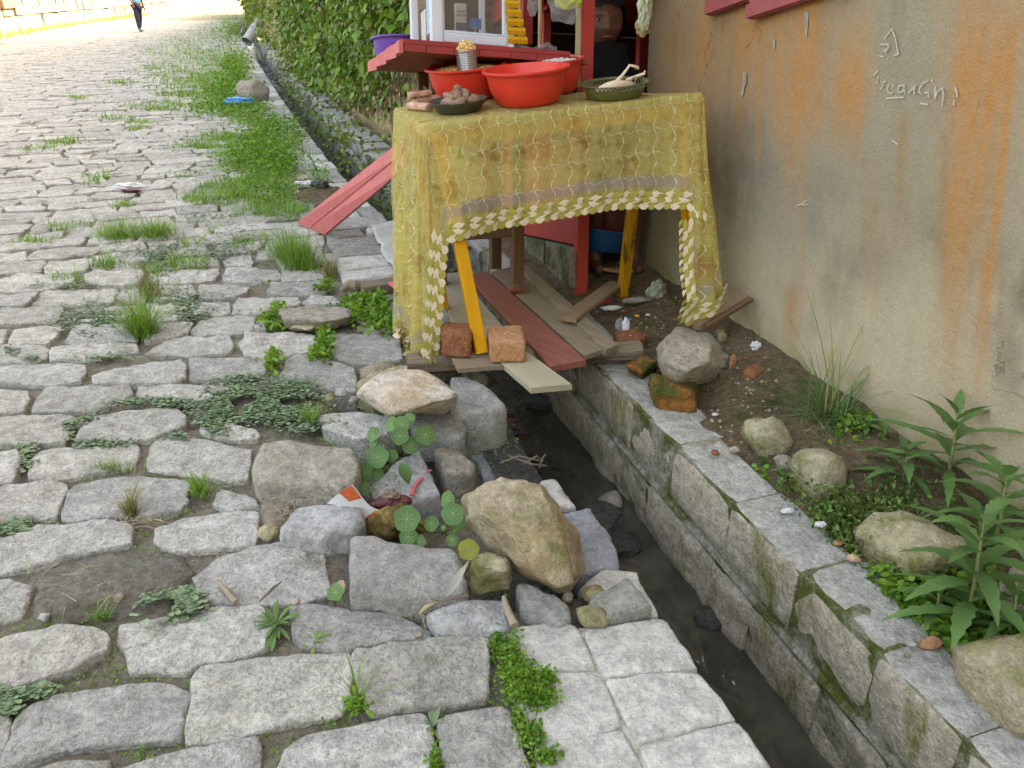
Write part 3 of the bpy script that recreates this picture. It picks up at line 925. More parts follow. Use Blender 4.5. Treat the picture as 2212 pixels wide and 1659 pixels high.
for (tl, pts) in near:
    pp = T(tl, pts)
    zz = RNG.uniform(-.006, .012)
    poly = ccw([tuple(P(x, y, zz))[:2] for x, y in pp])
    traced.append(poly)
    v, f = stone_mesh(poly, zz, .10, bev=.005, jit=.005, res=.018, cut=0, dome=RNG.uniform(.002, .008), rough=.008, grow=.004, seed=RNG.random() * 50,
                      tiltx=RNG.uniform(-.02, .02), tilty=RNG.uniform(-.03, .03))
    o = mk('cobble', v, f, MATS['cobble'], road, None, True)
    cob_n += 1

def inside(pt, poly):
    x, y = pt; r = False
    n = len(poly)
    for i in range(n):
        x1, y1 = poly[i]; x2, y2 = poly[(i + 1) % n]
        if (y1 > y) != (y2 > y) and x < (x2 - x1) * (y - y1) / (y2 - y1) + x1: r = not r
    return r
cents = [np.mean(np.array(p), axis=0) for p in traced]
keepout = [[tuple(P(x, y, 0))[:2] for x, y in [(-10, 562), (470, 552), (560, 560), (640, 600), (870, 600), (870, 800), (1200, 1000), (1420, 1340), (1700, 1720), (-40, 1720), (-10, 1300)]]]

rows = []
u = -1.2
while u < 46:
    pitch = RNG.uniform(.185, .235) if u < 26 else RNG.uniform(.22, .30)
    rows.append((u, pitch)); u += pitch
far_v, far_f = [], []
cand = []
for (u, pitch) in rows:
    v = .33 + RNG.uniform(-.03, .04)
    vmin = -6.6 if u > 4 else -4.0
    while v > vmin:
        w = RNG.uniform(.22, .46)
        if RNG.random() < .15: w *= .7
        if u > 26: w *= 1.2
        g = .012
        a, b = v - w + g * .5, v - g * .5
        wav = lambda q: .02 * n3(q * 1.7, u * .6, 2)
        j = lambda: RNG.uniform(-.014, .014)
        sk = RNG.uniform(-.03, .03)
        pl = [UV(u + g * .5 + wav(a) + j(), a + sk + j()), UV(u + g * .5 + wav((a + b) / 2) + j() * .6, (a + b) / 2), UV(u + g * .5 + wav(b) + j(), b + sk + j()),
              UV(u + pitch - g * .5 + wav(b) + j(), b - sk + j()), UV(u + pitch - g * .5 + wav((a + b) / 2) + j() * .6, (a + b) / 2), UV(u + pitch - g * .5 + wav(a) + j(), a - sk + j())]
        poly = [(q.x, q.y) for q in pl]
        c = np.mean(np.array(poly), axis=0)
        bad = any(inside(c, k) for k in keepout)
        if not bad and u < 4.2:
            for tp, tc in zip(traced, cents):
                if abs(tc[0] - c[0]) < .6 and abs(tc[1] - c[1]) < .6:
                    if inside(tuple(c), tp) or inside(tuple(tc), poly) or any(inside(q, tp) for q in poly): bad = True; break
        if not bad:
            cand.append((poly, u, c))
        v -= w
vis = []
for k, (poly, u, c) in enumerate(cand):
    X, Y = pix((c[0], c[1], 0))
    on = -60 < X < 2270 and -30 < Y < 1700 and c[1] > .3
    vis.append((c[0] ** 2 + c[1] ** 2 if on else 1e6 + k, k))
vis.sort()
nearset = set(k for d, k in vis[:300 - cob_n - 8] if d < 1e6)
for k, (poly, u, c) in enumerate(cand):
    zz = RNG.uniform(-.008, .010)
    poly = ccw(poly)
    if k in nearset:
        v_, f_ = stone_mesh(poly, zz, .07, bev=.006, jit=.007, res=.035, cut=0, dome=RNG.uniform(.002, .007), rough=.006, seed=RNG.random() * 50,
                            tiltx=RNG.uniform(-.03, .03), tilty=RNG.uniform(-.04, .04))
        mk('cobble', v_, f_, MATS['cobble'], road, None, True)
    else:
        b = len(far_v)
        P2 = chaikin([np.array(q) for q in poly], .15)
        cc = np.mean(P2, axis=0)
        N = len(P2)
        tx, ty = RNG.uniform(-.03, .03), RNG.uniform(-.03, .03)
        for ins, dz in ((0, -.05), (0, -.010), (.012, 0)):
            for q in P2:
                d = cc - q
                r = q + d / (np.linalg.norm(d) + 1e-6) * ins
                far_v.append((r[0], r[1], zz + dz + tx * (r[0] - cc[0]) + ty * (r[1] - cc[1])))
        far_v.append((cc[0], cc[1], zz + .006))
        for r in range(2):
            for i in range(N):
                jn = (i + 1) % N
                far_f.append((b + r * N + i, b + r * N + jn, b + (r + 1) * N + jn, b + (r + 1) * N + i))
        for i in range(N):
            far_f.append((b + 2 * N + i, b + 2 * N + (i + 1) % N, b + 3 * N))
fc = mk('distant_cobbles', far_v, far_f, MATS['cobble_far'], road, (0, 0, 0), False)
tag(fc, kind='stuff')

# coping slabs along the drain, mortared slabs in the foreground
kerb = empty('drain_kerb', UV(1.0, .5, 0), 'row of flat grey stone slabs edging the left side of the drain', 'kerb')
slabs = [
 ('I', [(-110,500),(260,412),(540,424),(575,480),(630,620),(715,805),(560,796),(60,815),(40,700),(-10,600),(-70,560)]),
 ('I', [(640,490),(700,446),(900,442),(1100,402),(1230,372),(1290,372),(1338,402),(1362,462),(1430,562),(1508,642),(1548,740),(1585,785),(1400,796),(1100,832),(840,860),(790,835),(715,660)]),
 ('I', [(80,856),(560,838),(735,852),(860,1095),(930,1300),(620,1362),(380,1412),(180,1400),(120,1280),(70,1050)]),
 ('I', [(815,893),(1100,866),(1540,836),(1608,845),(1700,962),(1800,1062),(1880,1182),(1925,1236),(1600,1304),(1100,1435),(1075,1380)]),
 ('I', [(200,1440),(500,1410),(945,1336),(1045,1520),(1130,1660),(1230,1850),(330,1850),(230,1659)]),
 ('I', [(1115,1480),(1600,1346),(1940,1268),(2008,1335),(2098,1502),(2210,1652),(2360,1850),(1300,1850),(1170,1600)]),
]
for tl, pts in slabs:
    block('slab', T(tl, pts), 0.004, .20, MATS['slab'], kerb, bev=.005, jit=.004, res=.025, dome=.0, rough=.0035, grow=.006)
# the mortar between them
mo = MB()
mpoly = T('I', [(-60,520),(560,440),(1280,385),(1570,760),(1900,1200),(2340,1830),(350,1830),(60,1000)])
vv, ff = stone_mesh(ccw([tuple(P(x, y, -.001))[:2] for x, y in mpoly]), -.001, .19, bev=.006, jit=.003, res=.05, dome=0, rough=.003)
mk('mortar', vv, ff, MATS['slab_mortar'], kerb, None, True)
# slabs further up the drain
u = 3.05
while u < 30:
    L = RNG.uniform(.16, .34) * (1 if u < 12 else 1.6)
    w0 = .335
    if u < 12 and RNG.random() < .6:
        vm = RNG.uniform(.48, .62)
        spans = [(w0, vm - .008), (vm + .008, .745)]
    else:
        spans = [(w0, .745)]
    for a, b in spans:
        jj = lambda: RNG.uniform(-.008, .008)
        poly = ccw([tuple(UV(x + jj(), y + jj()))[:2] for x, y in ((u + .006, a), (u + .006, b), (u + L - .006, b), (u + L - .006, a))])
        v_, f_ = stone_mesh(poly, RNG.uniform(-.004, .010), .16, bev=.010, jit=.006, res=.05 if u < 8 else .12, dome=.003, rough=.005, seed=RNG.random() * 40)
        mk('slab', v_, f_, MATS['granite'] if RNG.random() < .6 else MATS['slab'], kerb, None, True)
    u += L
# the masonry side under the slabs
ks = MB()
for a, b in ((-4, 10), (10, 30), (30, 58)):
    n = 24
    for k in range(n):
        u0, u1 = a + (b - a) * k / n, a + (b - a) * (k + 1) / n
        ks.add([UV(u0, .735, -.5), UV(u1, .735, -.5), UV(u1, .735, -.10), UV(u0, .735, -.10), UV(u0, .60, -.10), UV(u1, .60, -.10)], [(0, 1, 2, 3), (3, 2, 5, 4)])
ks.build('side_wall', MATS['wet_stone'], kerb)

# ---------------------------------------------------------------- masonry wall on the house side of the drain
dw = empty('drain_wall', UV(2.0, 1.25, -.45), 'mossy two-course stone wall lining the house side of the drain', 'wall')
def course_block(u0, u1, v0, v1, z0, z1, mat, parent, name='stone', bul=.007):
    """squared stone with a slightly rough face towards the drain"""
    nu, nz, nv = max(4, int((u1 - u0) / .035)), 6, 4
    V, F = [], []
    sd_ = RNG.random() * 60
    def q(u, z, v):
        return UV(u, v, z)
    grid = []
    prof = [(v1, z0), (v0 + .012, z0), (v0 + .003, z0 + .02)]
    for k in range(1, nz): prof.append((v0, z0 + .02 + (z1 - z0 - .045) * k / nz))
    prof += [(v0 + .001, z1 - .022), (v0 + .008, z1 - .006), (v0 + .022, z1)]
    for k in range(1, nv + 1): prof.append((v0 + .022 + (v1 - v0 - .022) * k / nv, z1))
    m = len(prof)
    for i in range(nu + 1):
        t = i / nu
        e = min(t, 1 - t) * (u1 - u0)
        rnd = max(0, .006 - e) * .6
        u_ = u0 + (u1 - u0) * t
        for (v, z) in prof:
            d = n3(u_ * 8, z * 11, sd_) * bul + n3(u_ * 24, z * 26, sd_) * bul * .45
            dz = n3(u_ * 9, v * 12, sd_ + 4) * .006
            vv_ = v + (rnd - d if v < v1 - .01 else 0)
            V.append(q(u_ + n3(z * 9, v * 9, sd_ + i) * .003, z + (dz if z > z1 - .03 else 0) - (rnd * .7 if z > z1 - .03 else 0), vv_))
    for i in range(nu):
        for j in range(m - 1):
            F.append((i * m + j, i * m + j + 1, (i + 1) * m + j + 1, (i + 1) * m + j))
    F.append(tuple(range(m - 1, -1, -1))); F.append(tuple(nu * m + j for j in range(m)))
    nfr = len(prof) - 1 - nv - 1
    o = mk(name, V, F, [mat, MATS['drain_top']], parent, None, True)
    idx = [0] * len(F)
    for i in range(nu):
        for j in range(m - 1):
            if j >= nfr: idx[i * (m - 1) + j] = 1
    o.data.polygons.foreach_set('material_index', idx)
    auto_smooth(o, 50)
    return o
upper = [-1.6, -1.1, -.65, -.25, .12, .46, .70, .93, 1.21, 1.52, 1.85, 2.15, 2.42, 2.66, 2.92, 3.25, 3.6, 4.0]
lower = [-1.5, -1.0, -.5, -.1, .28, .55, .83, 1.06, 1.36, 1.63, 1.98, 2.27, 2.60, 2.9, 3.2, 3.6, 4.0]
for i in range(len(upper) - 1):
    g = RNG.uniform(.0015, .003)
    course_block(upper[i] + g, upper[i + 1] - g, 1.155 + RNG.uniform(-.004, .003), 1.33 + RNG.uniform(-.03, .03), -.205, RNG.uniform(-.003, .004), MATS['drain_stone'], dw)
for i in range(len(lower) - 1):
    g = RNG.uniform(.0015, .003)
    course_block(lower[i] + g, lower[i + 1] - g, 1.150 + RNG.uniform(-.008, .006), 1.30, -.47, -.238, MATS['drain_stone'], dw, bul=.014)
mb = MB()
for k in range(40):
    u0, u1 = -2 + k * .15, -2 + (k + 1) * .15
    a = .006 * n3(u0 * 4, 1); b = .006 * n3(u1 * 4, 1)
    mb.add([UV(u0, 1.152 + a, -.232), UV(u1, 1.152 + b, -.232), UV(u1, 1.146 + b, -.222), UV(u0, 1.146 + a, -.222), UV(u1, 1.152 + b, -.211), UV(u0, 1.152 + a, -.211), UV(u1, 1.2, -.204), UV(u0, 1.2, -.204), UV(u1, 1.2, -.238), UV(u0, 1.2, -.238)],
           [(0, 1, 2, 3), (3, 2, 4, 5), (5, 4, 6, 7), (9, 8, 1, 0)])
mb.build('mortar_ridge', MATS['mortar'], dw)
mb = MB()
mb.hexa([UV(-2, 1.159, -.5), UV(4.1, 1.159, -.5), UV(4.1, 1.32, -.5), UV(-2, 1.32, -.5), UV(-2, 1.158, -.004), UV(4.1, 1.158, -.004), UV(4.1, 1.32, -.004), UV(-2, 1.32, -.004)])
mb.build('mortar_core', MATS['mortar'], dw)
# wall further up, below the vines
u = 4.05
while u < 26:
    L = RNG.uniform(.28, .5) * (1 if u < 10 else 1.7)
    for (z0, z1, s) in ((-.47, -.19, .0), (-.18, .01, .15)):
        course_block(u + s * L + .01, u + L + s * L - .01, 1.15 + RNG.uniform(-.02, .02), 1.36, z0, z1 + RNG.uniform(-.03, .03), MATS['granite'], dw, bul=.03)
    u += L

# stones lying in the stream
for i, (x, y, r, lab) in enumerate([(1170, 870, .10, 'dark wet stone in the stream just below the plank bridge'), (1300, 1120, .11, 'flat brownish stone in the stream beside the leaning granite slab'),
                         (1320, 1085, .06, 'small tan stone in the stream against the mossy wall'), (1545, 1335, .07, 'grey wet stone in the stream near the foreground slabs'), (1345, 1180, .09, 'broad dark stone in the stream below the blue-grey slab')]):
    c = P(x, y, -.41)
    blobrock('stream_stone', c, (r, r * .8, .035), MATS['wet_stone'] if i != 2 else MATS['granite_brown'], lab, 'stone', 'stones in the drain stream', sub=3, rot=i)
# ---------------------------------------------------------------- loose stones of the broken drain edge
block('stone_block', T('Pp', [(835,272),(1000,262),(1200,378),(1360,498),(1462,602),(1350,662),(1190,692),(1010,702),(872,652),(845,500),(832,380)]), .05, .20, MATS['granite'],
      None, 'big rounded grey granite block overhanging the drain beside the beam end', 'stone', bev=.02, jit=.01, rough=.012, dome=.012)
block('stone_block', T('Pp', [(382,655),(560,632),(780,678),(990,714),(1000,960),(800,980),(670,892),(420,905),(380,780)]), .02, .12, MATS['granite'],
      None, 'squarish grey stone with a mortar crust below the cream rock', 'stone', bev=.012, jit=.008, rough=.009)
block('stone_block', T('Pp', [(990,1115),(1360,1062),(1440,1150),(1490,1260),(1390,1420),(1200,1445),(1120,1250)]), -.12, .30, MATS['granite_blue'],
      None, 'flat grey slab low under the overhanging granite block', 'stone', bev=.012, jit=.006)
block('stone_block', T('Pp', [(642,1085),(760,1062),(900,1078),(1000,1142),(1118,1232),(1088,1302),(900,1368),(782,1350),(722,1200)]), -.01, .24, MATS['granite_brown'],
      None, 'brownish granite block with two dark dots on its top, in the gap behind the boulder', 'stone', bev=.014, jit=.008, rough=.009)
o = block('stone_block', T('F', [(985,860),(1180,702),(1408,585),(1458,650),(1555,830),(1592,925),(1450,958),(1300,1000),(1150,1020),(1000,1000)]), -.03, .24, MATS['pale_block'],
      None, 'grey stone block with a streak of red paint on its top', 'stone', bev=.012, jit=.007, rough=.008, tilty=.10)
mkz = MB()
for pts, w in (([(1345, 965), (1370, 900), (1400, 865), (1440, 830)], .007), ([(1475, 785), (1500, 780), (1518, 775)], .005)):
    q = [P(*T('F', [p])[0], -.03) for p in pts]
    q = [p + Vector((0, 0, .10 * (p.y - o.location.y) + .010)) for p in q]
    mkz = MB()
    for a, b in zip(q[:-1], q[1:]): mkz.bar(a, b, w * 1.6, .004, bev=.001)
    mkz.build('paint_mark', MATS['red_paint_mark'], o)
rock('boulder', [(1030,1052),(1080,1022),(1138,1030),(1168,1050),(1185,1085),(1130,1120),(1040,1110)], .22,
     [(1010,1140),(1060,1192),(1112,1236),(1200,1278),(1232,1280),(1258,1232),(1250,1160),(1200,1100),(1050,1090)], .0, MATS['tan_boulder'],
     'large tan boulder with a greenish mossy top leaning over the drain edge', 'boulder', sub=4, amp=.012, freq=8,
     mid=[(1000,1080),(1008,1118),(1060,1172),(1120,1222),(1205,1266),(1242,1262),(1250,1215),(1240,1155),(1200,1098),(1172,1052)], zm=.11)
block('stone_block', T('R', [(1165,412),(1420,372),(1540,352),(1600,420),(1660,520),(1750,572),(1800,700),(1858,830),(1890,1055),(1500,1080),(1400,1120),(1330,800)]), -.03, .40, MATS['granite_blue'],
      None, 'smooth blue-grey slab between the tan boulder and the stream', 'stone', bev=.010, jit=.006, rough=.004)
block('stone_block', T('R', [(985,62),(1140,12),(1200,62),(1300,212),(1408,330),(1400,362),(1130,392),(1000,350)]), -.09, .34, MATS['slab'],
      None, 'pinkish grey slab edging the stream behind the tan boulder', 'stone', bev=.010, jit=.006)
block('stone_block', T('I', [(650,262),(700,140),(1000,14),(1060,62),(1150,162),(1228,272),(1080,302),(870,332),(800,372),(690,300)]), .03, .12, MATS['granite'],
      None, 'light grey wedge-shaped stone with a mossy front resting on the mortared slabs', 'stone', bev=.010, jit=.006, rough=.007)
block('stone_block', T('I', [(560,120),(640,8),(780,-75),(1080,-60),(1130,60),(1265,300),(1250,372),(1000,300)]), -.015, .38, MATS['slab'],
      None, 'flat grey slab under the wedge-shaped stone at the drain edge', 'stone', bev=.010, jit=.006)
block('stone_block', T('I', [(22,62),(110,58),(300,130),(430,190),(512,252),(515,330),(400,372),(200,300),(80,230)]), .035, .10, MATS['granite'],
      None, 'low grey stone with a sloping front between the driftwood stick and the mossy lump', 'stone', bev=.014, jit=.008, rough=.010, tilty=.10)
block('stone_block', T('H', [(1485,330),(1515,292),(1800,205),(1960,168),(2120,162),(2196,300),(2205,430),(2080,468),(1900,470),(1600,468),(1525,420)]), .025, .08, MATS['pale_block'],
      None, 'pale whitish stone in front of the large grey front block', 'stone', bev=.012, jit=.009, rough=.012)
rock('rock', T('R', [(290,900),(330,872),(450,902),(590,962),(630,1050),(500,1060),(330,1000)]), .09, T('R', [(235,1090),(240,1350),(400,1330),(520,1290),(665,1290),(690,1180),(640,1000),(300,930)]), .0,
     MATS['mossy_rock'], 'small moss-stained yellowish rock below the tan boulder', 'rock', amp=.014, freq=16)
block('stone_block', T('Q', [(315,620),(385,480),(500,305),(720,285),(1195,270),(1235,335),(1245,500),(1180,598),(1000,608),(760,695),(540,685),(340,675)]), .045, .26, MATS['pale_block'],
      None, 'pale grey block tipped into the hole beside the discarded wrapper', 'stone', bev=.014, jit=.008, rough=.009)
block('stone_block', T('F', [(5,560),(60,492),(180,455),(480,492),(700,522),(856,562),(892,622),(885,780),(858,872),(740,902),(500,866),(250,846),(0,850),(-50,700)]), .07, .16, MATS['cobble_tan'],
      None, 'brownish pitted stone standing proud above the sandy gap', 'stone', bev=.016, jit=.009, rough=.012)
block('stone_block', [(757,1157),(800,1155),(826,1166),(897,1173),(980,1184),(1003,1215),(1009,1250),(1008,1286),(928,1290),(853,1290),(803,1280),(752,1276),(749,1220)], .055, .17, MATS['granite'],
      None, 'large flat grey block at the front of the broken edge', 'stone', bev=.012, jit=.007, rough=.006)
rock('rock', T('F', [(1020,1110),(1130,1052),(1210,1025),(1320,1050),(1400,1180),(1250,1220)]), .07, T('F', [(960,1190),(1000,1290),(1100,1330),(1400,1350),(1462,1280),(1440,1200),(1300,1090)]), -.05,
     MATS['ochre_rock'], 'lumpy ochre rock under the nasturtium leaf', 'rock', amp=.018, freq=16)
rock('rock', [(790,838),(805,818),(850,806),(905,806),(958,830),(985,852),(975,862),(880,850)], .17, [(800,876),(842,905),(872,900),(905,876),(955,892),(985,880),(960,850),(850,835),(800,850)], .06,
     MATS['cream_rock'], 'cream and white rock slab below the end of the weathered beam', 'rock', amp=.012, freq=10, mid=[(772,852),(800,872),(842,895),(878,890),(905,872),(955,886),(990,858),(960,822),(900,800),(845,802)], zm=.11)
rock('rock', T('Dt', [(200,1020),(420,996),(720,988),(800,1030),(810,1080),(600,1120),(250,1100)]), .06, T('Dt', [(180,1030),(190,1150),(280,1190),(620,1200),(800,1150),(845,1080),(820,1020),(500,990)]), .0,
     MATS['cobble_tan'], 'flat tan stone lying loose on the cobbles left of the platform', 'rock', amp=.008, freq=11)
rock('rock', T('Dt', [(300,1170),(400,1130),(520,1120),(550,1160),(450,1190)]), .035, T('Dt', [(280,1190),(380,1215),(520,1215),(570,1170),(500,1130)]), -.01,
     MATS['mossy_rock'], 'small yellowish stone in front of the loose flat tan stone', 'rock', amp=.006, freq=18)
block('stone_block', [(770,830),(800,800),(870,785),(905,800),(880,830),(800,850)], .03, .1, MATS['mossy_rock'], None, 'rough greenish stone under the left end of the beam', 'stone', rough=.01)
rock('rock', [(1000,800),(1040,798),(1058,820),(1050,838),(1010,832)], .03, [(995,812),(1040,805),(1062,830),(1050,850),(1005,845)], -.12, MATS['foundation'], 'small dark mossy stone wedged under the beam', 'rock')
for i, (x, y, r, m, lab) in enumerate([
    (655, 1066, .03, 'round_rock', 'small grey stone sitting on the sand below the brown pitted stone'), (582, 1150, .035, 'mossy_rock', 'small mossy stone in the joint left of the pale block'),
    (712, 858, .024, 'mossy_rock', 'small greenish pebble by the left tip of the cream rock'), (738, 848, .03, 'pale_block', 'light flat chip of stone by the left tip of the cream rock'),
    (765, 862, .025, 'granite', 'grey pebble tucked against the left tip of the cream rock'), (1280, 1282, .035, 'mossy_rock', 'small greenish stone on top of the slab right of the boulder'),
    (1280, 1330, .045, 'mossy_rock', 'mossy lump of stone in front of the wedge-shaped stone'), (1225, 1290, .018, 'round_rock', 'tiny pale pebble beside the foot of the boulder'),
    (258, 1289, .018, 'sand', 'small tan pebble on the bare dirt patch'), (95, 1333, .018, 'pale_block', 'small white chip of stone by the dirt patch'),
    (640, 1345 - 45, .012, 'round_rock', 'tiny grey pebble in the joint under the front cobble'), (935, 1318, .012, 'round_rock', 'tiny pale pebble in the gravel by the white stone'),
    (905, 1290, .009, 'brick_orange', 'tiny orange pebble in the joint below the large front block'), (846, 1313, .010, 'brick_orange', 'second tiny orange pebble below the large front block'),
    (905, 1372, .010, 'round_rock', 'tiny round pebble above the dark front cobble'), (955, 1560, .012, 'granite_brown', 'tiny brown pebble between two front cobbles')]):
    blobrock('pebble', P(x, y, r * .4), (r, r * .85, r * .6), MATS[m], lab, 'pebble', 'loose pebbles', sub=2, rot=i)
# sandy infill and gravel
def patch(name, pxpoly, z, mat, kind='stuff', label=None, cat=None, dome=.012):
    poly = ccw([tuple(P(x, y, z))[:2] for x, y in pxpoly])
    v, f = stone_mesh(poly, z, .05, bev=.02, jit=.03, res=.03, dome=dome, rough=.012, seed=RNG.random() * 20)
    o = mk(name, v, f, MATS[mat], None, None, True)
    return tag(o, label, cat, None, kind)
patch('sand_patch', [(560,1052),(640,1048),(760,1062),(735,1085),(640,1090),(610,1140),(560,1160),(540,1100)], -.012, 'sand', label='bare sandy earth where a cobble is missing', cat='earth')
patch('dirt_patch', [(70,1240),(150,1205),(280,1190),(400,1200),(420,1240),(370,1290),(300,1330),(180,1345),(80,1350),(50,1300)], -.004, 'dirt', label='dark dirt covering the cobbles at the left', cat='earth', dome=.022)
patch('sand_patch', [(770,800),(800,780),(860,780),(860,800),(800,812)], -.004, 'sand', label='strip of pale sand beside the beam end', cat='earth')
patch('dirt_patch', [(640,395),(700,385),(745,400),(740,440),(680,450),(620,430)], .0, 'soil_dark', label='dark rubbish-strewn earth by the top of the red board', cat='earth', dome=.03)
N = 900
gx, gy = [], []
blobs = [(900, 1305, 40, 18), (935, 1335, 25, 18), (620, 1105, 50, 30), (590, 1150, 30, 20), (250, 1270, 130, 60), (1500, 930, 60, 60), (1560, 980, 60, 60), (1640, 1070, 60, 60), (700, 425, 50, 30), (860, 470, 30, 40), (560, 1300, 30, 14), (480, 1180, 40, 14), (1420, 720, 100, 60), (1600, 860, 80, 60)]
L = []
for k in range(N):
    x, y, rx, ry = blobs[k % len(blobs)]
    q = P(x + NPR.normal() * rx * .6, y + NPR.normal() * ry * .6, 0)
    uu, v_ = uvof(q)
    z = -.018 if v_ < 1.2 else zsoil(uu, v_)
    if .70 < v_ < 1.34: continue
    L.append((q.x, q.y, z))
L = np.array(L); k = len(L)
s_ = NPR.uniform(.003, .010, k)[:, None]
tv = [(1, 0, 0), (-.5, .8, 0), (-.5, -.8, 0), (.1, 0, .9), (0, 0, -.7)]
tf = [(0, 1, 3), (1, 2, 3), (2, 0, 3), (1, 0, 4), (2, 1, 4), (0, 2, 4)]
an = NPR.uniform(0, 6.28, k)
X = np.stack([np.cos(an), np.sin(an), np.zeros(k)], 1) * s_
Yv = np.stack([-np.sin(an), np.cos(an), np.zeros(k)], 1) * s_
Z = np.stack([np.zeros(k), np.zeros(k), np.ones(k)], 1) * s_
tag(scatter('gravel', tv, tf, L, X, Yv, Z, MATS['round_rock']), 'scattered small gravel in the joints and on the soil', 'gravel', None, 'stuff')

# rocks and bricks on the soil strip by the house
def zs(x, y):
    p = P(x, y, .05); a, b = uvof(p); return zsoil(a, b)
rock('rock', [(1432,740),(1470,722),(1510,722),(1535,745),(1535,780),(1490,800),(1440,780)], .17, [(1425,785),(1440,820),(1480,838),(1530,832),(1565,800),(1560,760),(1520,735),(1440,745)], .03,
     MATS['round_rock'], 'large pale grey rock at the foot of the table\'s right side', 'rock', amp=.010, mid=[(1414,752),(1425,790),(1462,822),(1510,818),(1548,790),(1552,745),(1525,715),(1465,708)], zm=.10)
rock('rock', [(1545,712),(1560,708),(1566,725),(1552,735)], .10, [(1530,725),(1560,715),(1572,745),(1545,758)], .03, MATS['mossy_rock'], 'small greenish stone wedged behind the large pale rock', 'rock')
rock('rock', [(1555,760),(1570,768),(1565,790),(1552,795)], .06, [(1548,765),(1574,770),(1570,800),(1550,800)], .02, MATS['granite_brown'], 'small brown stone against the right side of the large pale rock', 'rock')
boxstone('brick', pbox([(1418, 890), (1505, 900), (1512, 850), (1402, 828)], -.01, [(1405, 838), (1500, 850), (1498, 818), (1400, 802)], .085), MATS['brick_mossy'], 'wet mossy orange brick below the large pale rock', 'brick', bev=.020, amp=.006)
boxstone('brick', pbox([(1352, 808), (1390, 826), (1424, 798), (1392, 776)], -.02, [(1350, 788), (1386, 804), (1420, 780), (1390, 764)], .055), MATS['brick_mossy'], 'dark moss-covered brick at the right end of the beam', 'brick', bev=.014, amp=.005)
block('brick', [(1325,712),(1372,708),(1402,722),(1380,742),(1330,735)], .055, .06, MATS['brick'], None, 'flat broken red brick on the soil behind the beam', 'brick', rough=.008)
block('brick', [(1575,768),(1588,760),(1592,772),(1578,784)], zs(1580, 772) + .012, .03, MATS['brick_orange'], None, 'small triangular chip of pink brick on the soil', 'brick fragment')
block('brick', [(1605,788),(1640,780),(1655,795),(1630,808),(1602,805)], zs(1625, 795) + .010, .03, MATS['brick'], None, 'flat red brick fragment half buried in the soil', 'brick fragment')
block('brick', [(1462,812),(1500,812),(1500,822),(1465,825)], .085, .02, MATS['cream_rock'], None, 'small pale chip lying under the large pale rock', 'stone chip')
for (x, y, rx, ry, rz, m, lab) in [
    (1650, 935, .095, .075, .075, 'mossy_rock', 'yellowish rounded rock behind the drain wall under the grass tuft'),
    (1765, 1020, .115, .085, .085, 'mossy_rock', 'large ochre rounded rock in the weeds by the house wall'),
    (1930, 1200, .15, .12, .09, 'mossy_rock', 'moss-covered boulder half buried among the weeds'),
    (2150, 1470, .13, .15, .105, 'tan_boulder', 'tan rounded boulder at the lower right edge'),
    (2205, 1290, .07, .06, .06, 'round_rock', 'pale brown rock behind the lanceolate weed at the right edge'),
    (1700, 985, .04, .035, .03, 'granite_brown', 'small brown stone between the two rounded rocks')]:
    p = P(x, y, .05); uu, vv_ = uvof(p)
    vv_ = max(vv_, 1.37 + rx * .6 if rx < .125 or rx > .14 else 1.34)
    p = UV(uu, min(vv_, 1.72 - rx * .5), 0)
    blobrock('rock', (p.x, p.y, zsoil(uu, vv_) + rz * .35), (rx, ry, rz), MATS[m], lab, 'rock', amp=.13, rot=RNG.random() * 3)
for (x, y, s, m, lab) in [(1812, 1172, .018, 'brick_orange', 'orange brick chip at the edge of the purslane'), (1845, 1205, .02, 'cassava', 'pale triangular stone chip on the drain wall'),
                       (2012, 1388, .026, 'brick_orange', 'orange brick lump on the wall top near the tan boulder'), (1972, 1392, .010, 'pale_block', 'tiny white pebble on the wall top'), (1960, 1415, .010, 'sand', 'tiny round tan pebble on the wall top'),
                       (1545, 978, .016, 'brick', 'small red brick crumb in the gravel'), (1585, 972, .02, 'round_rock', 'small grey stone in the gravel behind the wall')]:
    blobrock('brick_chip' if 'brick' in lab else 'pebble', P(x, y, .015), (s, s * .7, s * .6), MATS[m], lab, 'brick fragment' if 'brick' in lab else 'pebble', sub=2, amp=.25)
# rock and bag by the far kerb
blobrock('rock', P(548, 215, .02) + Vector((0, 0, .08)), (.24, .2, .20), MATS['cobble_tan'], 'tan rock standing in the grass beside the drain kerb', 'rock', amp=.16)
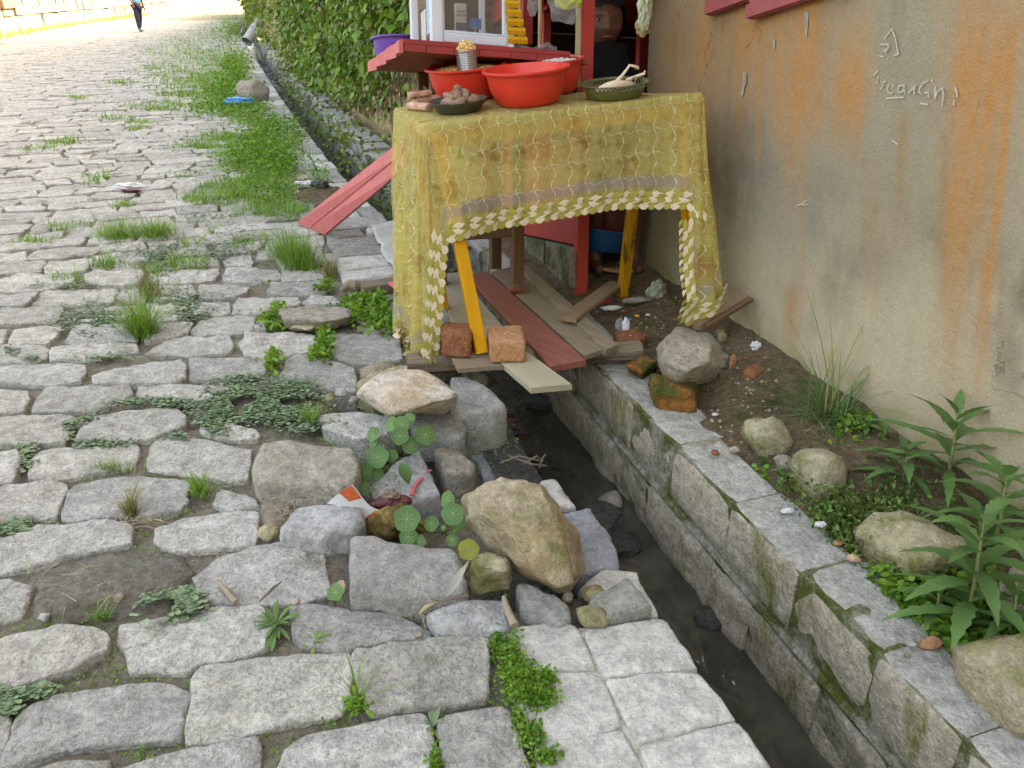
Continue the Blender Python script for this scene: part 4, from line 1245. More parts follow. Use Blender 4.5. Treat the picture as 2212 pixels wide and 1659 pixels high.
# ---------------------------------------------------------------- the house on the right
WB = UV(0, 1.765, .1)
def W(U, V, out=0.0):
    return WB + LD * U + GUP * V - LN * out
def wall_uv(px, py):
    r = ray(px, py)
    o = Vector((0, 0, CAM_H))
    t = (WB - o).dot(LN) / r.dot(LN)
    q = o + r * t - WB
    return q.dot(LD), q.dot(GUP)
UC = wall_uv(1402, 110)[0]            # far corner of the house
house = empty('house', W(1.5, 0), 'plastered house wall with orange rain streaks, grey stains and painted shade by the tablecloth', 'house')
Ug = list(np.arange(-9, .2, .8)) + list(np.arange(.3, UC, .011)) + [UC]
Vg = [-2.0, -1.2] + list(np.arange(-.75, 1.35, .013)) + [1.6, 2.2, 3.2, 4.2, 5.5, 7.0]
def streak(X, Y, x0, sl, w, y0, y1, U, V, tail=.6):
    xc = x0 + sl * Y
    k = math.exp(-((X - xc) / w) ** 2)
    f = 1.0
    if Y > y0 + (y1 - y0) * (1 - tail): f = max(0.0, (y1 - Y) / ((y1 - y0) * tail))
    if Y < y0: f = 0 if Y < y0 - 30 else (Y - y0 + 30) / 30
    n = .62 + .75 * n3(U * 42, V * 1.6, x0) + .3 * n3(U * 130, V * 5, 2)
    return max(0.0, min(1.0, k * f * n))
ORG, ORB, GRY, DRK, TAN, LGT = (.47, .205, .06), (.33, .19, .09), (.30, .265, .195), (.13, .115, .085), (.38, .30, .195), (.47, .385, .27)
STR = [  # x0, slope, width, y0, y1, colour, strength
 (1468, .0, 5, 0, 420, ORG, 1.3), (1492, .0, 38, 0, 420, ORB, .9), (1520, .02, 14, 0, 330, ORG, .75), (1450, .0, 14, 0, 300, ORB, .6),
 (1600, -.01, 13, 10, 380, ORG, .8), (1632, -.01, 22, 0, 260, ORG, .75), (1570, -.01, 24, 10, 250, ORB, .7), (1640, -.01, 5, 150, 620, ORG, .5),
 (1688, -.01, 12, 0, 330, ORG, .8), (1722, -.02, 9, 20, 560, ORG, .9), (1752, -.01, 26, 15, 330, ORG, 1.0), (1738, -.01, 5, 100, 760, ORG, .55),
 (1842, -.02, 30, 40, 300, ORG, 1.0), (1815, -.02, 16, 120, 360, ORG, .6), (1858, -.03, 10, 150, 380, ORG, .9), (1780, -.02, 18, 20, 260, ORB, .6),
 (2085, -.03, 26, -20, 560, ORG, .75), (2130, -.05, 34, -20, 640, ORG, .95), (2200, -.10, 8, -20, 760, ORG, 1.5), (2180, -.06, 26, -20, 300, ORG, .8),
 (2075, -.04, 14, 380, 900, ORG, .7), (2110, -.06, 12, 420, 900, ORG, .7), (2050, -.03, 10, 300, 700, ORB, .8), (1960, -.03, 16, 250, 640, ORB, .6),
 (1725, -.02, 16, 640, 800, ORG, .55), (1900, -.03, 30, 350, 700, ORB, .45), (2160, -.05, 18, 560, 980, ORG, .55), (1960, -.03, 40, -20, 140, DRK, .6)]
DARK = [(1590, 380, 60, 110, .75), (1760, 430, 60, 90, .35), (1810, 600, 45, 90, .6), (1880, 560, 60, 70, .35), (2190, 640, 70, 110, .85), (2040, 520, 70, 80, .5), (1960, 60, 50, 110, .6),  # first patch paints the shadow beside the tablecloth; the rest are stains
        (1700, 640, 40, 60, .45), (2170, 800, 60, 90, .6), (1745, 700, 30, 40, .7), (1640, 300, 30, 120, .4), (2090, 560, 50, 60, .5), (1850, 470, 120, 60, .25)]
PATCH = [(1470, 120, 100, 240, ORB, 1.1), (1480, 90, 60, 160, ORG, .7), (1560, 150, 130, 170, ORB, .95), (1720, 190, 70, 140, ORG, .8), (1610, 60, 60, 90, ORG, .6), (2150, 60, 80, 160, ORG, .5), (1845, 180, 45, 120, ORG, .85), (1650, 90, 70, 90, ORG, .5), (1790, 80, 90, 80, ORB, .6), (2110, 180, 80, 300, ORG, .6), (2090, 480, 70, 220, ORB, .7), (1620, 360, 60, 120, (.20, .19, .165), .7), (1920, 300, 90, 200, (.27, .25, .18), .6), (1700, 480, 90, 90, (.27, .255, .22), .6), (1850, 760, 260, 120, (.52, .42, .29), .6), (1640, 620, 80, 90, (.50, .39, .27), .6)]  # darkest grey patch adds painted shade beside the tablecloth
def wallcol(X, Y, U, V):
    b = .5 + .9 * n3(U * 3.1, V * 2.2, 4) + .5 * n3(U * 9, V * 5, 6)
    t = min(1, max(0, (Y - 420) / 260))
    base = [GRY[i] * (1 - t) + LGT[i] * t for i in range(3)]
    k = max(0, min(1, b)) * .45
    base = [base[i] * (1 - k) + TAN[i] * k for i in range(3)]
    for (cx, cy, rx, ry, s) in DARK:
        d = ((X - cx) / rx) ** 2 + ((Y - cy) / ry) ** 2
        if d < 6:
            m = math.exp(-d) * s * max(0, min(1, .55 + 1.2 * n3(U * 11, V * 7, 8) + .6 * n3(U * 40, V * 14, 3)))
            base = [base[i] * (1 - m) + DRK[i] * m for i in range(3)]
    for (cx, cy, rx, ry, c, s) in PATCH:
        d = ((X - cx) / rx) ** 2 + ((Y - cy) / ry) ** 2
        if d < 5:
            m = min(.9, math.exp(-d) * s * max(0, min(1.3, .75 + .8 * n3(U * 24, V * 2.2, cx) + .5 * n3(U * 70, V * 5, 3))))
            base = [base[i] * (1 - m) + c[i] * m for i in range(3)]
    for (x0, sl, w, y0, y1, c, s) in STR:
        if abs(X - x0 - sl * Y) < w * 2.5:
            m = min(.95, streak(X, Y, x0, sl, w, y0, y1, U, V) * s * 1.35)
            base = [base[i] * (1 - m) + c[i] * m for i in range(3)]
    if V < -.02 - .0 * U:      # damp green foot of the wall
        pass
    zrel = (WB + LD * U + GUP * V).z
    m = max(0, min(1, (.20 - zrel) / .14)) * max(0, min(1, .5 + 1.6 * n3(U * 10, V * 10, 1)))
    base = [base[i] * (1 - m) + (.24, .23, .09)[i] * m for i in range(3)]
    return base
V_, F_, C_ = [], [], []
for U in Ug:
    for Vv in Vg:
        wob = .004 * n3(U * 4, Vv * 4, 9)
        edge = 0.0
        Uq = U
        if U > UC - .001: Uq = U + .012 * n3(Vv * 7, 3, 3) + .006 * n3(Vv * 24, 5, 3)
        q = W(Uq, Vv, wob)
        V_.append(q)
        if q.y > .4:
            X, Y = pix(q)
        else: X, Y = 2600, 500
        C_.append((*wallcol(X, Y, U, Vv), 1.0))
m = len(Vg)
for i in range(len(Ug) - 1):
    for j in range(m - 1):
        F_.append((i * m + j, (i + 1) * m + j, (i + 1) * m + j + 1, i * m + j + 1))
fw = mk('front_wall', V_, F_, MATS['stain_shade_plaster'], house, None, True)
ca = fw.data.color_attributes.new('stain_shade', 'FLOAT_COLOR', 'POINT')
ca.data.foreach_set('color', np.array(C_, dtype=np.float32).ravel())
hb = MB()
def Wb(U, V, d): return WB + LD * U + GUP * V + LN * d
for (a, b) in (((UC, 0.0), (UC, 7.5)), ((UC, 7.5), (-9, 7.5)), ((-9, 7.5), (-9, 0.0))):
    hb.add([Wb(a[0], -2, a[1]), Wb(b[0], -2, b[1]), Wb(b[0], 7, b[1]), Wb(a[0], 7, a[1])], [(0, 1, 2, 3)])
hb.build('other_walls', MATS['house_plain'], house)
rf = MB()
rf.hexa([Wb(-9.5, 6.9, -.5), Wb(UC + .3, 6.9, -.5), Wb(UC + .3, 9.4, 3.75), Wb(-9.5, 9.4, 3.75), Wb(-9.5, 7.1, -.5), Wb(UC + .3, 7.1, -.5), Wb(UC + .3, 9.6, 3.75), Wb(-9.5, 9.6, 3.75)])
rf.hexa([Wb(-9.5, 9.4, 3.76), Wb(UC + .3, 9.4, 3.76), Wb(UC + .3, 6.9, 8), Wb(-9.5, 6.9, 8), Wb(-9.5, 9.6, 3.76), Wb(UC + .3, 9.6, 3.76), Wb(UC + .3, 7.1, 8), Wb(-9.5, 7.1, 8)])
rf.build('roof', MATS['roof_tile'], house)
# shutters of the window above
def wquad(px_pts, out):
    return [W(*wall_uv(x, y), out) for x, y in px_pts]
(Ua, Va), (Ub, Vb) = wall_uv(1544, 28), wall_uv(1634, 11)
(Uc2, Vc2), (Ud, Vd) = wall_uv(1633, 25), wall_uv(1772, 0)
win = MB()
def wbox(U0, U1, V0, V1, o0, o1, M):
    M.hexa([W(U0, V0, o0), W(U1, V0, o0), W(U1, V0, o1), W(U0, V0, o1), W(U0, V1, o0), W(U1, V1, o0), W(U1, V1, o1), W(U0, V1, o1)])
for (U0, U1, V0) in ((Ub + .008, Ua, (Va + Vb) / 2), (Ud - .25, Uc2 - .004, (Vc2 + Vd) / 2 - .015)):
    sh = MB()
    n = 3
    for k in range(n):
        a, b = U0 + (U1 - U0) * k / n, U0 + (U1 - U0) * (k + 1) / n
        wbox(a + .003, b - .003, V0, V0 + .95, .012, .036 + .003 * (k % 2), sh)
    shut = sh.build('shutter', MATS['shutter_paint'], house)
    rl = MB(); wbox(U0, U1, V0 + .004, V0 + .05, .037, .048, rl)
    rl.build('rail', MATS['shutter_paint'], shut)
bolt = MB()
u0, v0 = wall_uv(1541, 12)
bolt.tube([W(u0, v0 + .10, .03), W(u0, v0 - .022, .03)], .0045, 8)
wbox(u0 - .012, u0 + .012, v0 + .01, v0 + .03, .0, .03, bolt)
bolt.build('bolt', MATS['iron'], house)
# paint drips and chalk scribbles on the plaster
def stroke(pts, w, name, mat, out=.005):
    M = MB()
    q = [wall_uv(x, y) for x, y in pts]
    for (a, b) in zip(q[:-1], q[1:]):
        A, B = Vector(a), Vector(b)
        d = (B - A)
        if d.length < 1e-5: continue
        n = Vector((-d.y, d.x)).normalized() * w / 2
        A2, B2 = A - d.normalized() * w * .25, B + d.normalized() * w * .25
        c = [A2 - n, B2 - n, B2 + n, A2 + n]
        M.add([W(k.x, k.y, .0065) for k in c], [(0, 1, 2, 3)])
    return M
def addstrokes(name, strokes, w, mat):
    M = MB()
    for s in strokes:
        stroke(s, w, name, mat).build(name, mat, house)
def S5(pts):   # readings from a (3300,200) 3.687x enlargement
    return [((3300 + x / 3.687) * .54, (200 + y / 3.687) * .54) for x, y in pts]
def S3(pts):   # readings from a (3072,0) 1.185x enlargement
    return [((3072 + x / 1.185) * .54, (y / 1.185) * .54) for x, y in pts]
addstrokes('chalk_letter', [S5(s) for s in [
    [(745, 375), (805, 305)], [(805, 405), (790, 490)], [(870, 475), (925, 462)], [(905, 468), (870, 540), (845, 585)],
    [(965, 515), (945, 570), (950, 610), (990, 645), (1020, 630)], [(1030, 510), (1028, 545)],
    [(1180, 520), (1120, 530), (1100, 590), (1130, 635), (1185, 600)], [(1195, 515), (1190, 570), (1205, 640)],
    [(1255, 640), (1305, 565), (1300, 600)], [(1305, 600), (1360, 515), (1340, 600), (1345, 655)],
    [(1540, 455), (1470, 490), (1425, 560), (1415, 620), (1455, 655)], [(1490, 635), (1550, 625), (1550, 690), (1570, 690)], [(1600, 440), (1606, 460)],
    [(1650, 550), (1645, 720), (1680, 620), (1755, 560), (1775, 660), (1755, 815)], [(1945, 560), (1975, 640), (1970, 690)], [(1935, 740), (1920, 820)],
    [(930, 715), (1040, 705), (1180, 700)], [(1430, 785), (1545, 805)]]], .0042, MATS['chalk'])
addstrokes('chalk_stroke', [S3(s) for s in [[(560, 185), (595, 138), (612, 180), (625, 258)], [(545, 210), (580, 212), (570, 245), (555, 240), (585, 225)], [(535, 265), (555, 270)], [(605, 262), (628, 258)], [(595, 665), (625, 684)], [(145, 972), (195, 968)], [(165, 965), (190, 950)]]], .0038, MATS['chalk'])
addstrokes('paint_drip', [S3([(182, 62), (186, 120)]), S3([(196, 62), (189, 165)]), S3([(36, 190), (36, 225)]), S3([(188, 62), (188, 170)])], .009, MATS['white_drip'])
dr = [((2048 + x / 2.16) * .54, (y / 2.16) * .54) for x, y in [(2020, 630), (2015, 720), (2000, 815)]]
addstrokes('paint_drip', [dr, [(a + 2, b + 3) for a, b in dr[:2]]], .016, MATS['white_drip'])

# ---------------------------------------------------------------- unseen house added above the frame to shade the street
def slabhouse(name, u0, u1, v0, v1, h0, h1, label):
    e = empty(name, UV(u0, v0, 0), label, 'house')
    M = MB()
    c = [UV(u0, v0), UV(u1, v0), UV(u1, v1), UV(u0, v1)]
    M.hexa([p + GUP * h0 for p in c] + [p + GUP * h1 for p in c])
    M.build('walls', MATS['house_plain'], e)
    R = MB()
    a = [UV(u0 - .5, v0 - .6), UV(u1 + .5, v0 - .6), UV(u1 + .5, (v0 + v1) / 2), UV(u0 - .5, (v0 + v1) / 2), UV(u1 + .5, v1 + .6), UV(u0 - .5, v1 + .6)]
    hh = [h1, h1, h1 + 2.5, h1 + 2.5, h1, h1]
    q = [p + GUP * h for p, h in zip(a, hh)]
    R.add([*q, *[p + GUP * .2 for p in q]], [(0, 1, 2, 3), (3, 2, 4, 5), (6, 7, 8, 9), (9, 8, 10, 11), (0, 1, 7, 6), (5, 4, 10, 11), (0, 3, 9, 6), (1, 2, 8, 7), (3, 5, 11, 9), (2, 4, 10, 8)])
    R.build('roof', MATS['roof_tile'], e)
    return e
slabhouse('shade_house', 3.7, 25.0, 5.0, 12, -6, 10.5, 'unseen tall house added behind the creeper-covered wall to shade the street')
# ---------------------------------------------------------------- kiosk
K0 = P(1253, 634, .02)
def K(a, b, h):
    return K0 + LD * a + LN * b + GUP * h
kiosk = empty('kiosk', K0, 'red-painted wooden street kiosk squeezed beside the house corner', 'kiosk')
def kbar(name, p, q, w, d, mat, par=kiosk, up=None, **kw):
    M = MB(); M.bar(p, q, w, d, up if up is not None else LD, **kw)
    return M.build(name, MATS[mat], par)
kbar('post', K(0, 0, -.03), K(0, 0, 2.35), .058, .05, 'red_paint_v')
kbar('post_edge', K(.0, -.036, .03), K(.0, -.036, .2), .012, .046, 'old_block')
kbar('post_edge', K(.0, -.036, .92), K(.0, -.036, 2.3), .012, .046, 'pale_strip')
nail = MB(); nail.lathe([(0.0, .008), (.008, .007), (.010, 0)], K(-.025, .005, .815), -LD, n=12)
nail.build('bolt_head', MATS['tin'], kiosk)
kbar('rail', K(-.005, -.10, .80), K(-.005, -.033, .80), .05, .04, 'red_paint_h', up=GUP)
# side panel of boards on the street side
for k in range(4):
    h0, h1 = .225 + k * .15, .225 + (k + 1) * .15
    M = MB()
    M.hexa([K(.03, -.012, h0 + .001), K(1.55, -.012, h0 + .001), K(1.55, .006, h0 + .001), K(.03, .006, h0 + .001), K(.03, -.012, h1), K(1.55, -.012, h1), K(1.55, .006, h1), K(.03, .006, h1)])
    M.build('side_board', MATS['red_paint_v'], kiosk)
kbar('far_post', K(1.58, 0, -.2), K(1.58, 0, 2.35), .06, .05, 'red_paint_v')
# inner posts and boards seen through the hatch
def at_a(px, py, a):   # point on the level plane a = const of the kiosk
    r = ray(px, py); o = Vector((0, 0, CAM_H))
    t = ((K0 - o).dot(LD) + a) / r.dot(LD)
    return o + r * t
def kvert(name, px0, px1, ytop, ybot, a, d, mat):
    p = at_a((px0 + px1) / 2, ybot, a)
    w = (at_a(px1, ybot, a) - at_a(px0, ybot, a)).length
    return kbar(name, p, p + GUP * 1.2, w, d, mat)
kvert('inner_post', 1126, 1148, 0, 96, .62, .05, 'red_paint_v')
kvert('inner_strip', 1120, 1126, 0, 96, .58, .02, 'pale_strip')
kvert('inner_strip', 1163, 1169, 0, 103, .30, .02, 'pale_strip')
kvert('inner_post', 1170, 1187, 0, 104, .85, .05, 'red_paint_v')
kvert('inner_post', 1374, 1392, 0, 190, .95, .05, 'red_paint_v')
M = MB(); 
p = at_a(1175, 18, .80); q = at_a(1255, 18, .80)
M.bar(p, q, .10, .02, GUP); M.build('inner_rail', MATS['red_paint_h'], kiosk)
p = at_a(1300, 20, 1.0); q = at_a(1440, 20, 1.0)
M = MB(); M.bar(p, q, .02, .14, GUP); M.build('inner_rail', MATS['red_paint_h'], kiosk)
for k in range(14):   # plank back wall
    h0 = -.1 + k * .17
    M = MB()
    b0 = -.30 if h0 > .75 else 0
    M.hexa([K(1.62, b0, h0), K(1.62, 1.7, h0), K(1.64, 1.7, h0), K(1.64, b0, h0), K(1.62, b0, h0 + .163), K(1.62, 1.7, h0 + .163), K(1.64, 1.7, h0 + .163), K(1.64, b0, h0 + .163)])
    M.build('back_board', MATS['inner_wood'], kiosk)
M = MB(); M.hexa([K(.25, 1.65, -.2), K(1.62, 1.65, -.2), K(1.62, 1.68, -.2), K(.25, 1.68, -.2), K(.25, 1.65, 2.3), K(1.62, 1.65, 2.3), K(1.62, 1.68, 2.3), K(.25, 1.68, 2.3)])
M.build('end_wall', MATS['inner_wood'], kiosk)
M = MB(); M.hexa([K(-.35, -.5, 2.15), K(1.8, -.5, 2.15), K(1.8, 1.8, 2.45), K(-.1, .5, 2.3), K(-.35, -.5, 2.18), K(1.8, -.5, 2.18), K(1.8, 1.8, 2.48), K(-.1, .5, 2.33)])
M.build('roof', MATS['metal_sheet'], kiosk)
for k in range(5):   # unseen upper boards added to darken the kiosk interior
    h0 = 1.42 + k * .155
    M = MB(); M.hexa([K(.0, -.012, h0), K(1.6, -.012, h0), K(1.6, .008, h0), K(.0, .008, h0), K(.0, -.012, h0 + .15), K(1.6, -.012, h0 + .15), K(1.6, .008, h0 + .15), K(.0, .008, h0 + .15)])
    M.build('shade_board', MATS['red_paint_v'], kiosk)
    M = MB(); M.hexa([K(-.02, .03, h0), K(-.02, .46, h0), K(.0, .46, h0), K(.0, .03, h0), K(-.02, .03, h0 + .15), K(-.02, .46, h0 + .15), K(.0, .46, h0 + .15), K(.0, .03, h0 + .15)])
    M.build('shade_board', MATS['red_paint_v'], kiosk)
# foundation below the panel
fd = MB()
for k in range(5):
    a0, a1 = .03 + k * .42, .03 + (k + 1) * .42 - .012
    fd = MB()
    fd.hexa([K(a0, -.02 - .01 * (k % 2), -.7), K(a1, -.02 - .01 * (k % 2), -.7), K(a1, .03, -.7), K(a0, .03, -.7), K(a0, -.02, .215), K(a1, -.02, .215), K(a1, .03, .215), K(a0, .03, .215)])
    if k == 0:
        fnd = empty('kiosk_foundation', K(.4, 0, -.3), 'damp grey foundation blocks under the red kiosk panel', 'foundation')
    fd.build('block', MATS['foundation'], fnd)

# counter shelf with a fascia of thin red strips
A_ = PY(873, 84, 3.22); B_ = PY(1231, 112, 3.46); C_ = PY(806, 131, 3.82)
def S(s, t, h=0.0):
    return A_ + (B_ - A_) * s + (C_ - A_) * t + SN * h
SN = (B_ - A_).cross(C_ - A_).normalized()
if SN.z < 0: SN = -SN
shelf = empty('counter_shelf', A_, 'dark red wooden counter shelf jutting out from the kiosk, its underside showing', 'shelf')
nb = 5
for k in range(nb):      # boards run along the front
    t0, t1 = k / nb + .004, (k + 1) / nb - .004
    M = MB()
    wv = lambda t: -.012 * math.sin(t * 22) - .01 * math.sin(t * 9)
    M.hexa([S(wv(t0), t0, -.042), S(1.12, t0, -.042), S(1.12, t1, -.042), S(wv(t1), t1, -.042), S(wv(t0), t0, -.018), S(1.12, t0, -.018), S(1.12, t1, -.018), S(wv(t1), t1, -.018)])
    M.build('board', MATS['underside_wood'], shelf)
M = MB(); M.hexa([S(-.005, -.01, -.017), S(1.0, -.01, -.017), S(1.0, 1, -.017), S(-.005, 1, -.017), S(-.005, -.01, 0), S(1.0, -.01, 0), S(1.0, 1, 0), S(-.005, 1, 0)])
M.build('top_board', MATS['red_paint_h'], shelf)
cuts = [0, .12, .28, .43, .62, .78, 1.0]
for a, b in zip(cuts[:-1], cuts[1:]):
    M = MB(); e = RNG.uniform(-.002, .002)
    M.hexa([S(a + .002, -.018, -.044 + e), S(b - .002, -.018, -.044 + e), S(b - .002, -.004, -.044 + e), S(a + .002, -.004, -.044 + e), S(a + .002, -.018, -.019), S(b - .002, -.018, -.019), S(b - .002, -.004, -.019), S(a + .002, -.004, -.019)])
    M.build('fascia_strip', MATS['red_paint_h'], shelf)
M = MB()
n = 24
for k in range(n):      # wavy left end piece
    t0, t1 = k / n, (k + 1) / n
    w0, w1 = -.022 - .014 * math.sin(t0 * 20 + .6), -.022 - .014 * math.sin(t1 * 20 + .6)
    M.hexa([S(w0, t0, -.050), S(-.006, t0, -.050), S(-.006, t1, -.050), S(w1, t1, -.050), S(w0, t0, -.004 - .006 * math.sin(t0 * 20)), S(-.006, t0, .0), S(-.006, t1, .0), S(w1, t1, -.004 - .006 * math.sin(t1 * 20))])
M.build('end_strip', MATS['red_board'], shelf)

# brown stand under the shelf
stand = empty('wooden_stand', P(1040, 640, .09), 'dark brown wooden stand with stretchers holding up the counter shelf', 'stand')
def shelfhit(p):         # follow the plumb line up to the shelf underside
    t = (S(0, 0, -.045) - p).dot(SN) / GUP.dot(SN)
    return p + GUP * t
feet = [P(1117, 612, .115), P(952, 622, .08), P(1070, 580, .08), P(925, 585, .06)]
tops = [shelfhit(f) for f in feet]
for f, q in zip(feet, tops):
    M = MB(); M.bar(f, q, .052, .052, LD, bev=.004); M.build('leg', MATS['brown_wood'], stand)
def lev(i, h): return feet[i] + GUP * h
def stretch(i, j, hi, hj, w=.018, h=.05, mat='brown_wood_h'):
    M = MB(); M.bar(lev(i, hi), lev(j, hj), w, h, GUP, bev=.003); M.build('stretcher', MATS[mat], stand)
stretch(0, 1, .235, .235); stretch(2, 3, .235, .25); stretch(0, 2, .27, .30, mat='old_block'); stretch(1, 3, .3, .3)
stretch(2, 1, .30, .36)
M = MB(); M.bar(lev(1, .78), lev(3, .82), .012, .11, GUP); M.build('apron', MATS['brown_wood_h'], stand)
M = MB(); M.bar(lev(1, .80), lev(1, .80) + LN * .04, .02, .16, GUP); M.build('bracket', MATS['brown_wood'], stand)
rock('brick', [(1101,618),(1132,616),(1134,624),(1100,627)], .118, [(1098,634),(1134,638),(1136,628),(1100,624)], .088, MATS['brick'], 'small broken red brick under the foot of the brown stand', 'brick', amp=.006, freq=20, sub=3)

# white-framed display case on the shelf
case = empty('display_case', S(.3, .2, 0), 'weathered white wooden display case with glass panes on the counter shelf', 'display case')
H_ = .62
def cpost(name, s, t, w, d, mat='white_wood'):
    M = MB(); M.bar(S(s, t, .002), S(s, t, .002) + GUP * H_, w, d, LD, bev=.004)
    return M.build(name, MATS[mat], case)
cpost('corner_post', .20, .06, .048, .04)
cpost('corner_post', .635, .06, .034, .04)
cpost('corner_post', .20, .62, .034, .03)
cpost('corner_post', .635, .62, .034, .03)
def crail(a, b, h, w, d, mat):
    M = MB(); M.bar(S(*a, 0) + GUP * h, S(*b, 0) + GUP * h, w, d, GUP, bev=.004); return M.build('rail', MATS[mat], case)
crail((.234, .05), (.606, .05), .020, .034, .036, 'white_wood_h')
crail((.234, .05), (.606, .05), .043, .024, .010, 'white_wood_h')
M = MB(); M.bar(S(.236, .055, .05), S(.236, .055, .05) + GUP * .5, .012, .014, LD); M.build('sash_bar', MATS['white_wood'], case)
M = MB(); M.bar(S(.600, .055, .05), S(.600, .055, .05) + GUP * .5, .014, .014, LD); M.build('sash_bar', MATS['white_wood'], case)
crail((.20, .10), (.20, .58), .012, .02, .02, 'white_wood_h')
crail((.20, .62), (.635, .62), .012, .02, .02, 'white_wood_h')
crail((.2, .06), (.635, .06), H_, .04, .04, 'white_wood_h')
M = MB(); M.add([S(.19, .05, 0) + GUP * (H_ + .03), S(.645, .05, 0) + GUP * (H_ + .03), S(.645, .64, 0) + GUP * (H_ + .03), S(.19, .64, 0) + GUP * (H_ + .03)], [(0, 1, 2, 3)])
M.build('case_top', MATS['white_wood_h'], case)
for a, b in (((.24, .055), (.60, .055)), ((.20, .1), (.20, .58))):
    M = MB(); p, q = S(*a, 0), S(*b, 0)
    M.add([p + GUP * .03, q + GUP * .03, q + GUP * .6, p + GUP * .6], [(0, 1, 2, 3)])
    M.build('pane', MATS['glass'], case)
M = MB(); M.add([S(.22, .60, .02), S(.62, .60, .02), S(.62, .60, .02) + GUP * .6, S(.22, .60, .02) + GUP * .6], [(0, 1, 2, 3)])
M.build('back_panel', MATS['inner_wood'], case)
# goods inside
M = MB(); M.bar(S(.215, .30, .06), S(.215, .30, .06) + GUP * .14, .085, .003, LN); 
tag(M.build('poster', MATS['sky_blue']), 'sky blue card leaning behind the left pane of the display case', 'card')
M = MB(); M.bar(S(.23, .5, .005), S(.23, .5, .005) + GUP * .16, .09, .004, LN)
tag(M.build('paper_sheet', MATS['white_print']), 'torn white paper standing at the back of the display case', 'paper')
bx = at_a(995, 69, (S(.4, .25) - K0).dot(LD))
M = MB(); M.bar(bx, bx + GUP * .105, .046, .03, LD)
pk = tag(M.build('carton', MATS['cardboard']), 'small upright carton with printed words inside the display case', 'carton')
M = MB(); M.bar(bx - LD * .0165 + GUP * .004, bx - LD * .0165 + GUP * .032, .046, .002, LD); M.build('dark_band', MATS['dark_print'], pk)
def text(s, p, size, mat, parent, xdir, ydir, name='lettering'):
    cu = bpy.data.curves.new('t', 'FONT'); cu.body = s; cu.size = size; cu.align_x = 'CENTER'; cu.extrude = .0004
    ob = bpy.data.objects.new('t', cu); col.objects.link(ob)
    dg = bpy.context.evaluated_depsgraph_get()
    me = bpy.data.meshes.new_from_object(ob.evaluated_get(dg))
    bpy.data.objects.remove(ob)
    vs_ = [Vector(p) + xdir * v.co.x + ydir * v.co.y + xdir.cross(ydir) * v.co.z for v in me.vertices]
    fs_ = [tuple(f.vertices) for f in me.polygons]
    return mk(name, vs_, fs_, mat, parent)
text('KENDI', bx - LD * .0168 + GUP * .070, .013, MATS['dark_print'], pk, LN, GUP)
text('LADIAN', bx - LD * .0168 + GUP * .056, .012, MATS['dark_print'], pk, LN, GUP)
M = MB(); p = S(.5, .3, .09); M.bar(p, p + GUP * .04, .05, .004, LD); 
fl = tag(M.build('price_flag', MATS['blue_plastic']), 'small blue packet on a stick inside the display case', 'packet')
M = MB(); M.tube([S(.47, .25, .0), p + GUP * .01], .0025, 6); M.build('stick', MATS['pale_strip'], fl)
# strip of yellow sachets hanging beside the case
st = None
x0, y0 = 1111, -6
for k in range(6):
    yy0, yy1 = -20 + k * 19.5, -20 + (k + 1) * 19.5 - 2.5
    dx = (k * 1.9)
    w = .024 + .0035 * k
    q = PY(1104 + dx * 1.5, yy1, 3.40); r_ = PY(1104 + dx * 1.3, yy0, 3.41)
    if st is None:
        st = empty('sachet_strip', r_, 'strip of yellow sachets hanging beside the white display case', 'sachets')
    M = MB()
    sx = LN * w
    for i in range(3):
        pass
    mid = (q + r_) / 2 - LD * .012
    M.add([r_ - sx, r_ + sx, mid + sx * 1.0, q + sx, q - sx, mid - sx, r_ - sx + LD * .004, r_ + sx + LD * .004, q + sx + LD * .004, q - sx + LD * .004],
          [(0, 5, 2, 1), (5, 4, 3, 2), (6, 7, 8, 9)])
    M.build('sachet', MATS['sachet_yellow'], st)
# plastic bags and snack packets in the kiosk
def crumple(name, c, rx, ry, rz, mat, label, cat, amp=.35, par=None):
    bm = bmesh.new(); bmesh.ops.create_icosphere(bm, subdivisions=4, radius=1)
    sd_ = RNG.random() * 50
    vs_ = []
    for v in bm.verts:
        k = 1 + amp * (noise.noise(v.co * 2.1 + Vector((sd_, 0, 0))) + .6 * abs(noise.noise(v.co * 5.5 + Vector((0, sd_, 0)))))
        q = v.co * k
        vs_.append(Vector(c) + LN * (q.x * rx) + LD * (q.y * ry) + GUP * (q.z * rz))
    bm.verts.index_update(); fs_ = [tuple(v.index for v in f.verts) for f in bm.faces]; bm.free()
    o = mk(name, vs_, fs_, MATS[mat] if isinstance(mat, str) else mat, par, None, False)
    if label: tag(o, label, cat)
    return o
crumple('plastic_bag', PY(1219, 14, 3.60), .060, .03, .065, 'clear_film', 'clear plastic bag of snacks hanging in the kiosk hatch', 'plastic bag')
crumple('snack_packet', PY(1227, 2, 3.62), .05, .03, .035, plain('lime', (.30, .5, .04), (.5, .5, .06), scale=25, rough=.4), 'lime green snack packet hanging in the kiosk hatch', 'snack packet')
crumple('snack_packet', PY(1393, 22, 3.62), .032, .02, .075, plain('foilpack', (.42, .44, .36), (.22, .26, .10), scale=30, rough=.3, metal=.3), 'silvery green snack bag hanging by the house corner', 'snack packet')
crumple('snack_packet', PY(1388, 58, 3.63), .03, .02, .04, plain('foilpack2', (.30, .32, .18), (.45, .2, .1), scale=40, rough=.35, metal=.2), 'lower crumpled snack bag hanging by the house corner', 'snack packet')
crumple('plastic_bag', S(.80, .35, .02), .075, .05, .025, 'clear_film', 'clear plastic bag lying on the counter shelf beside the sachets', 'plastic bag')
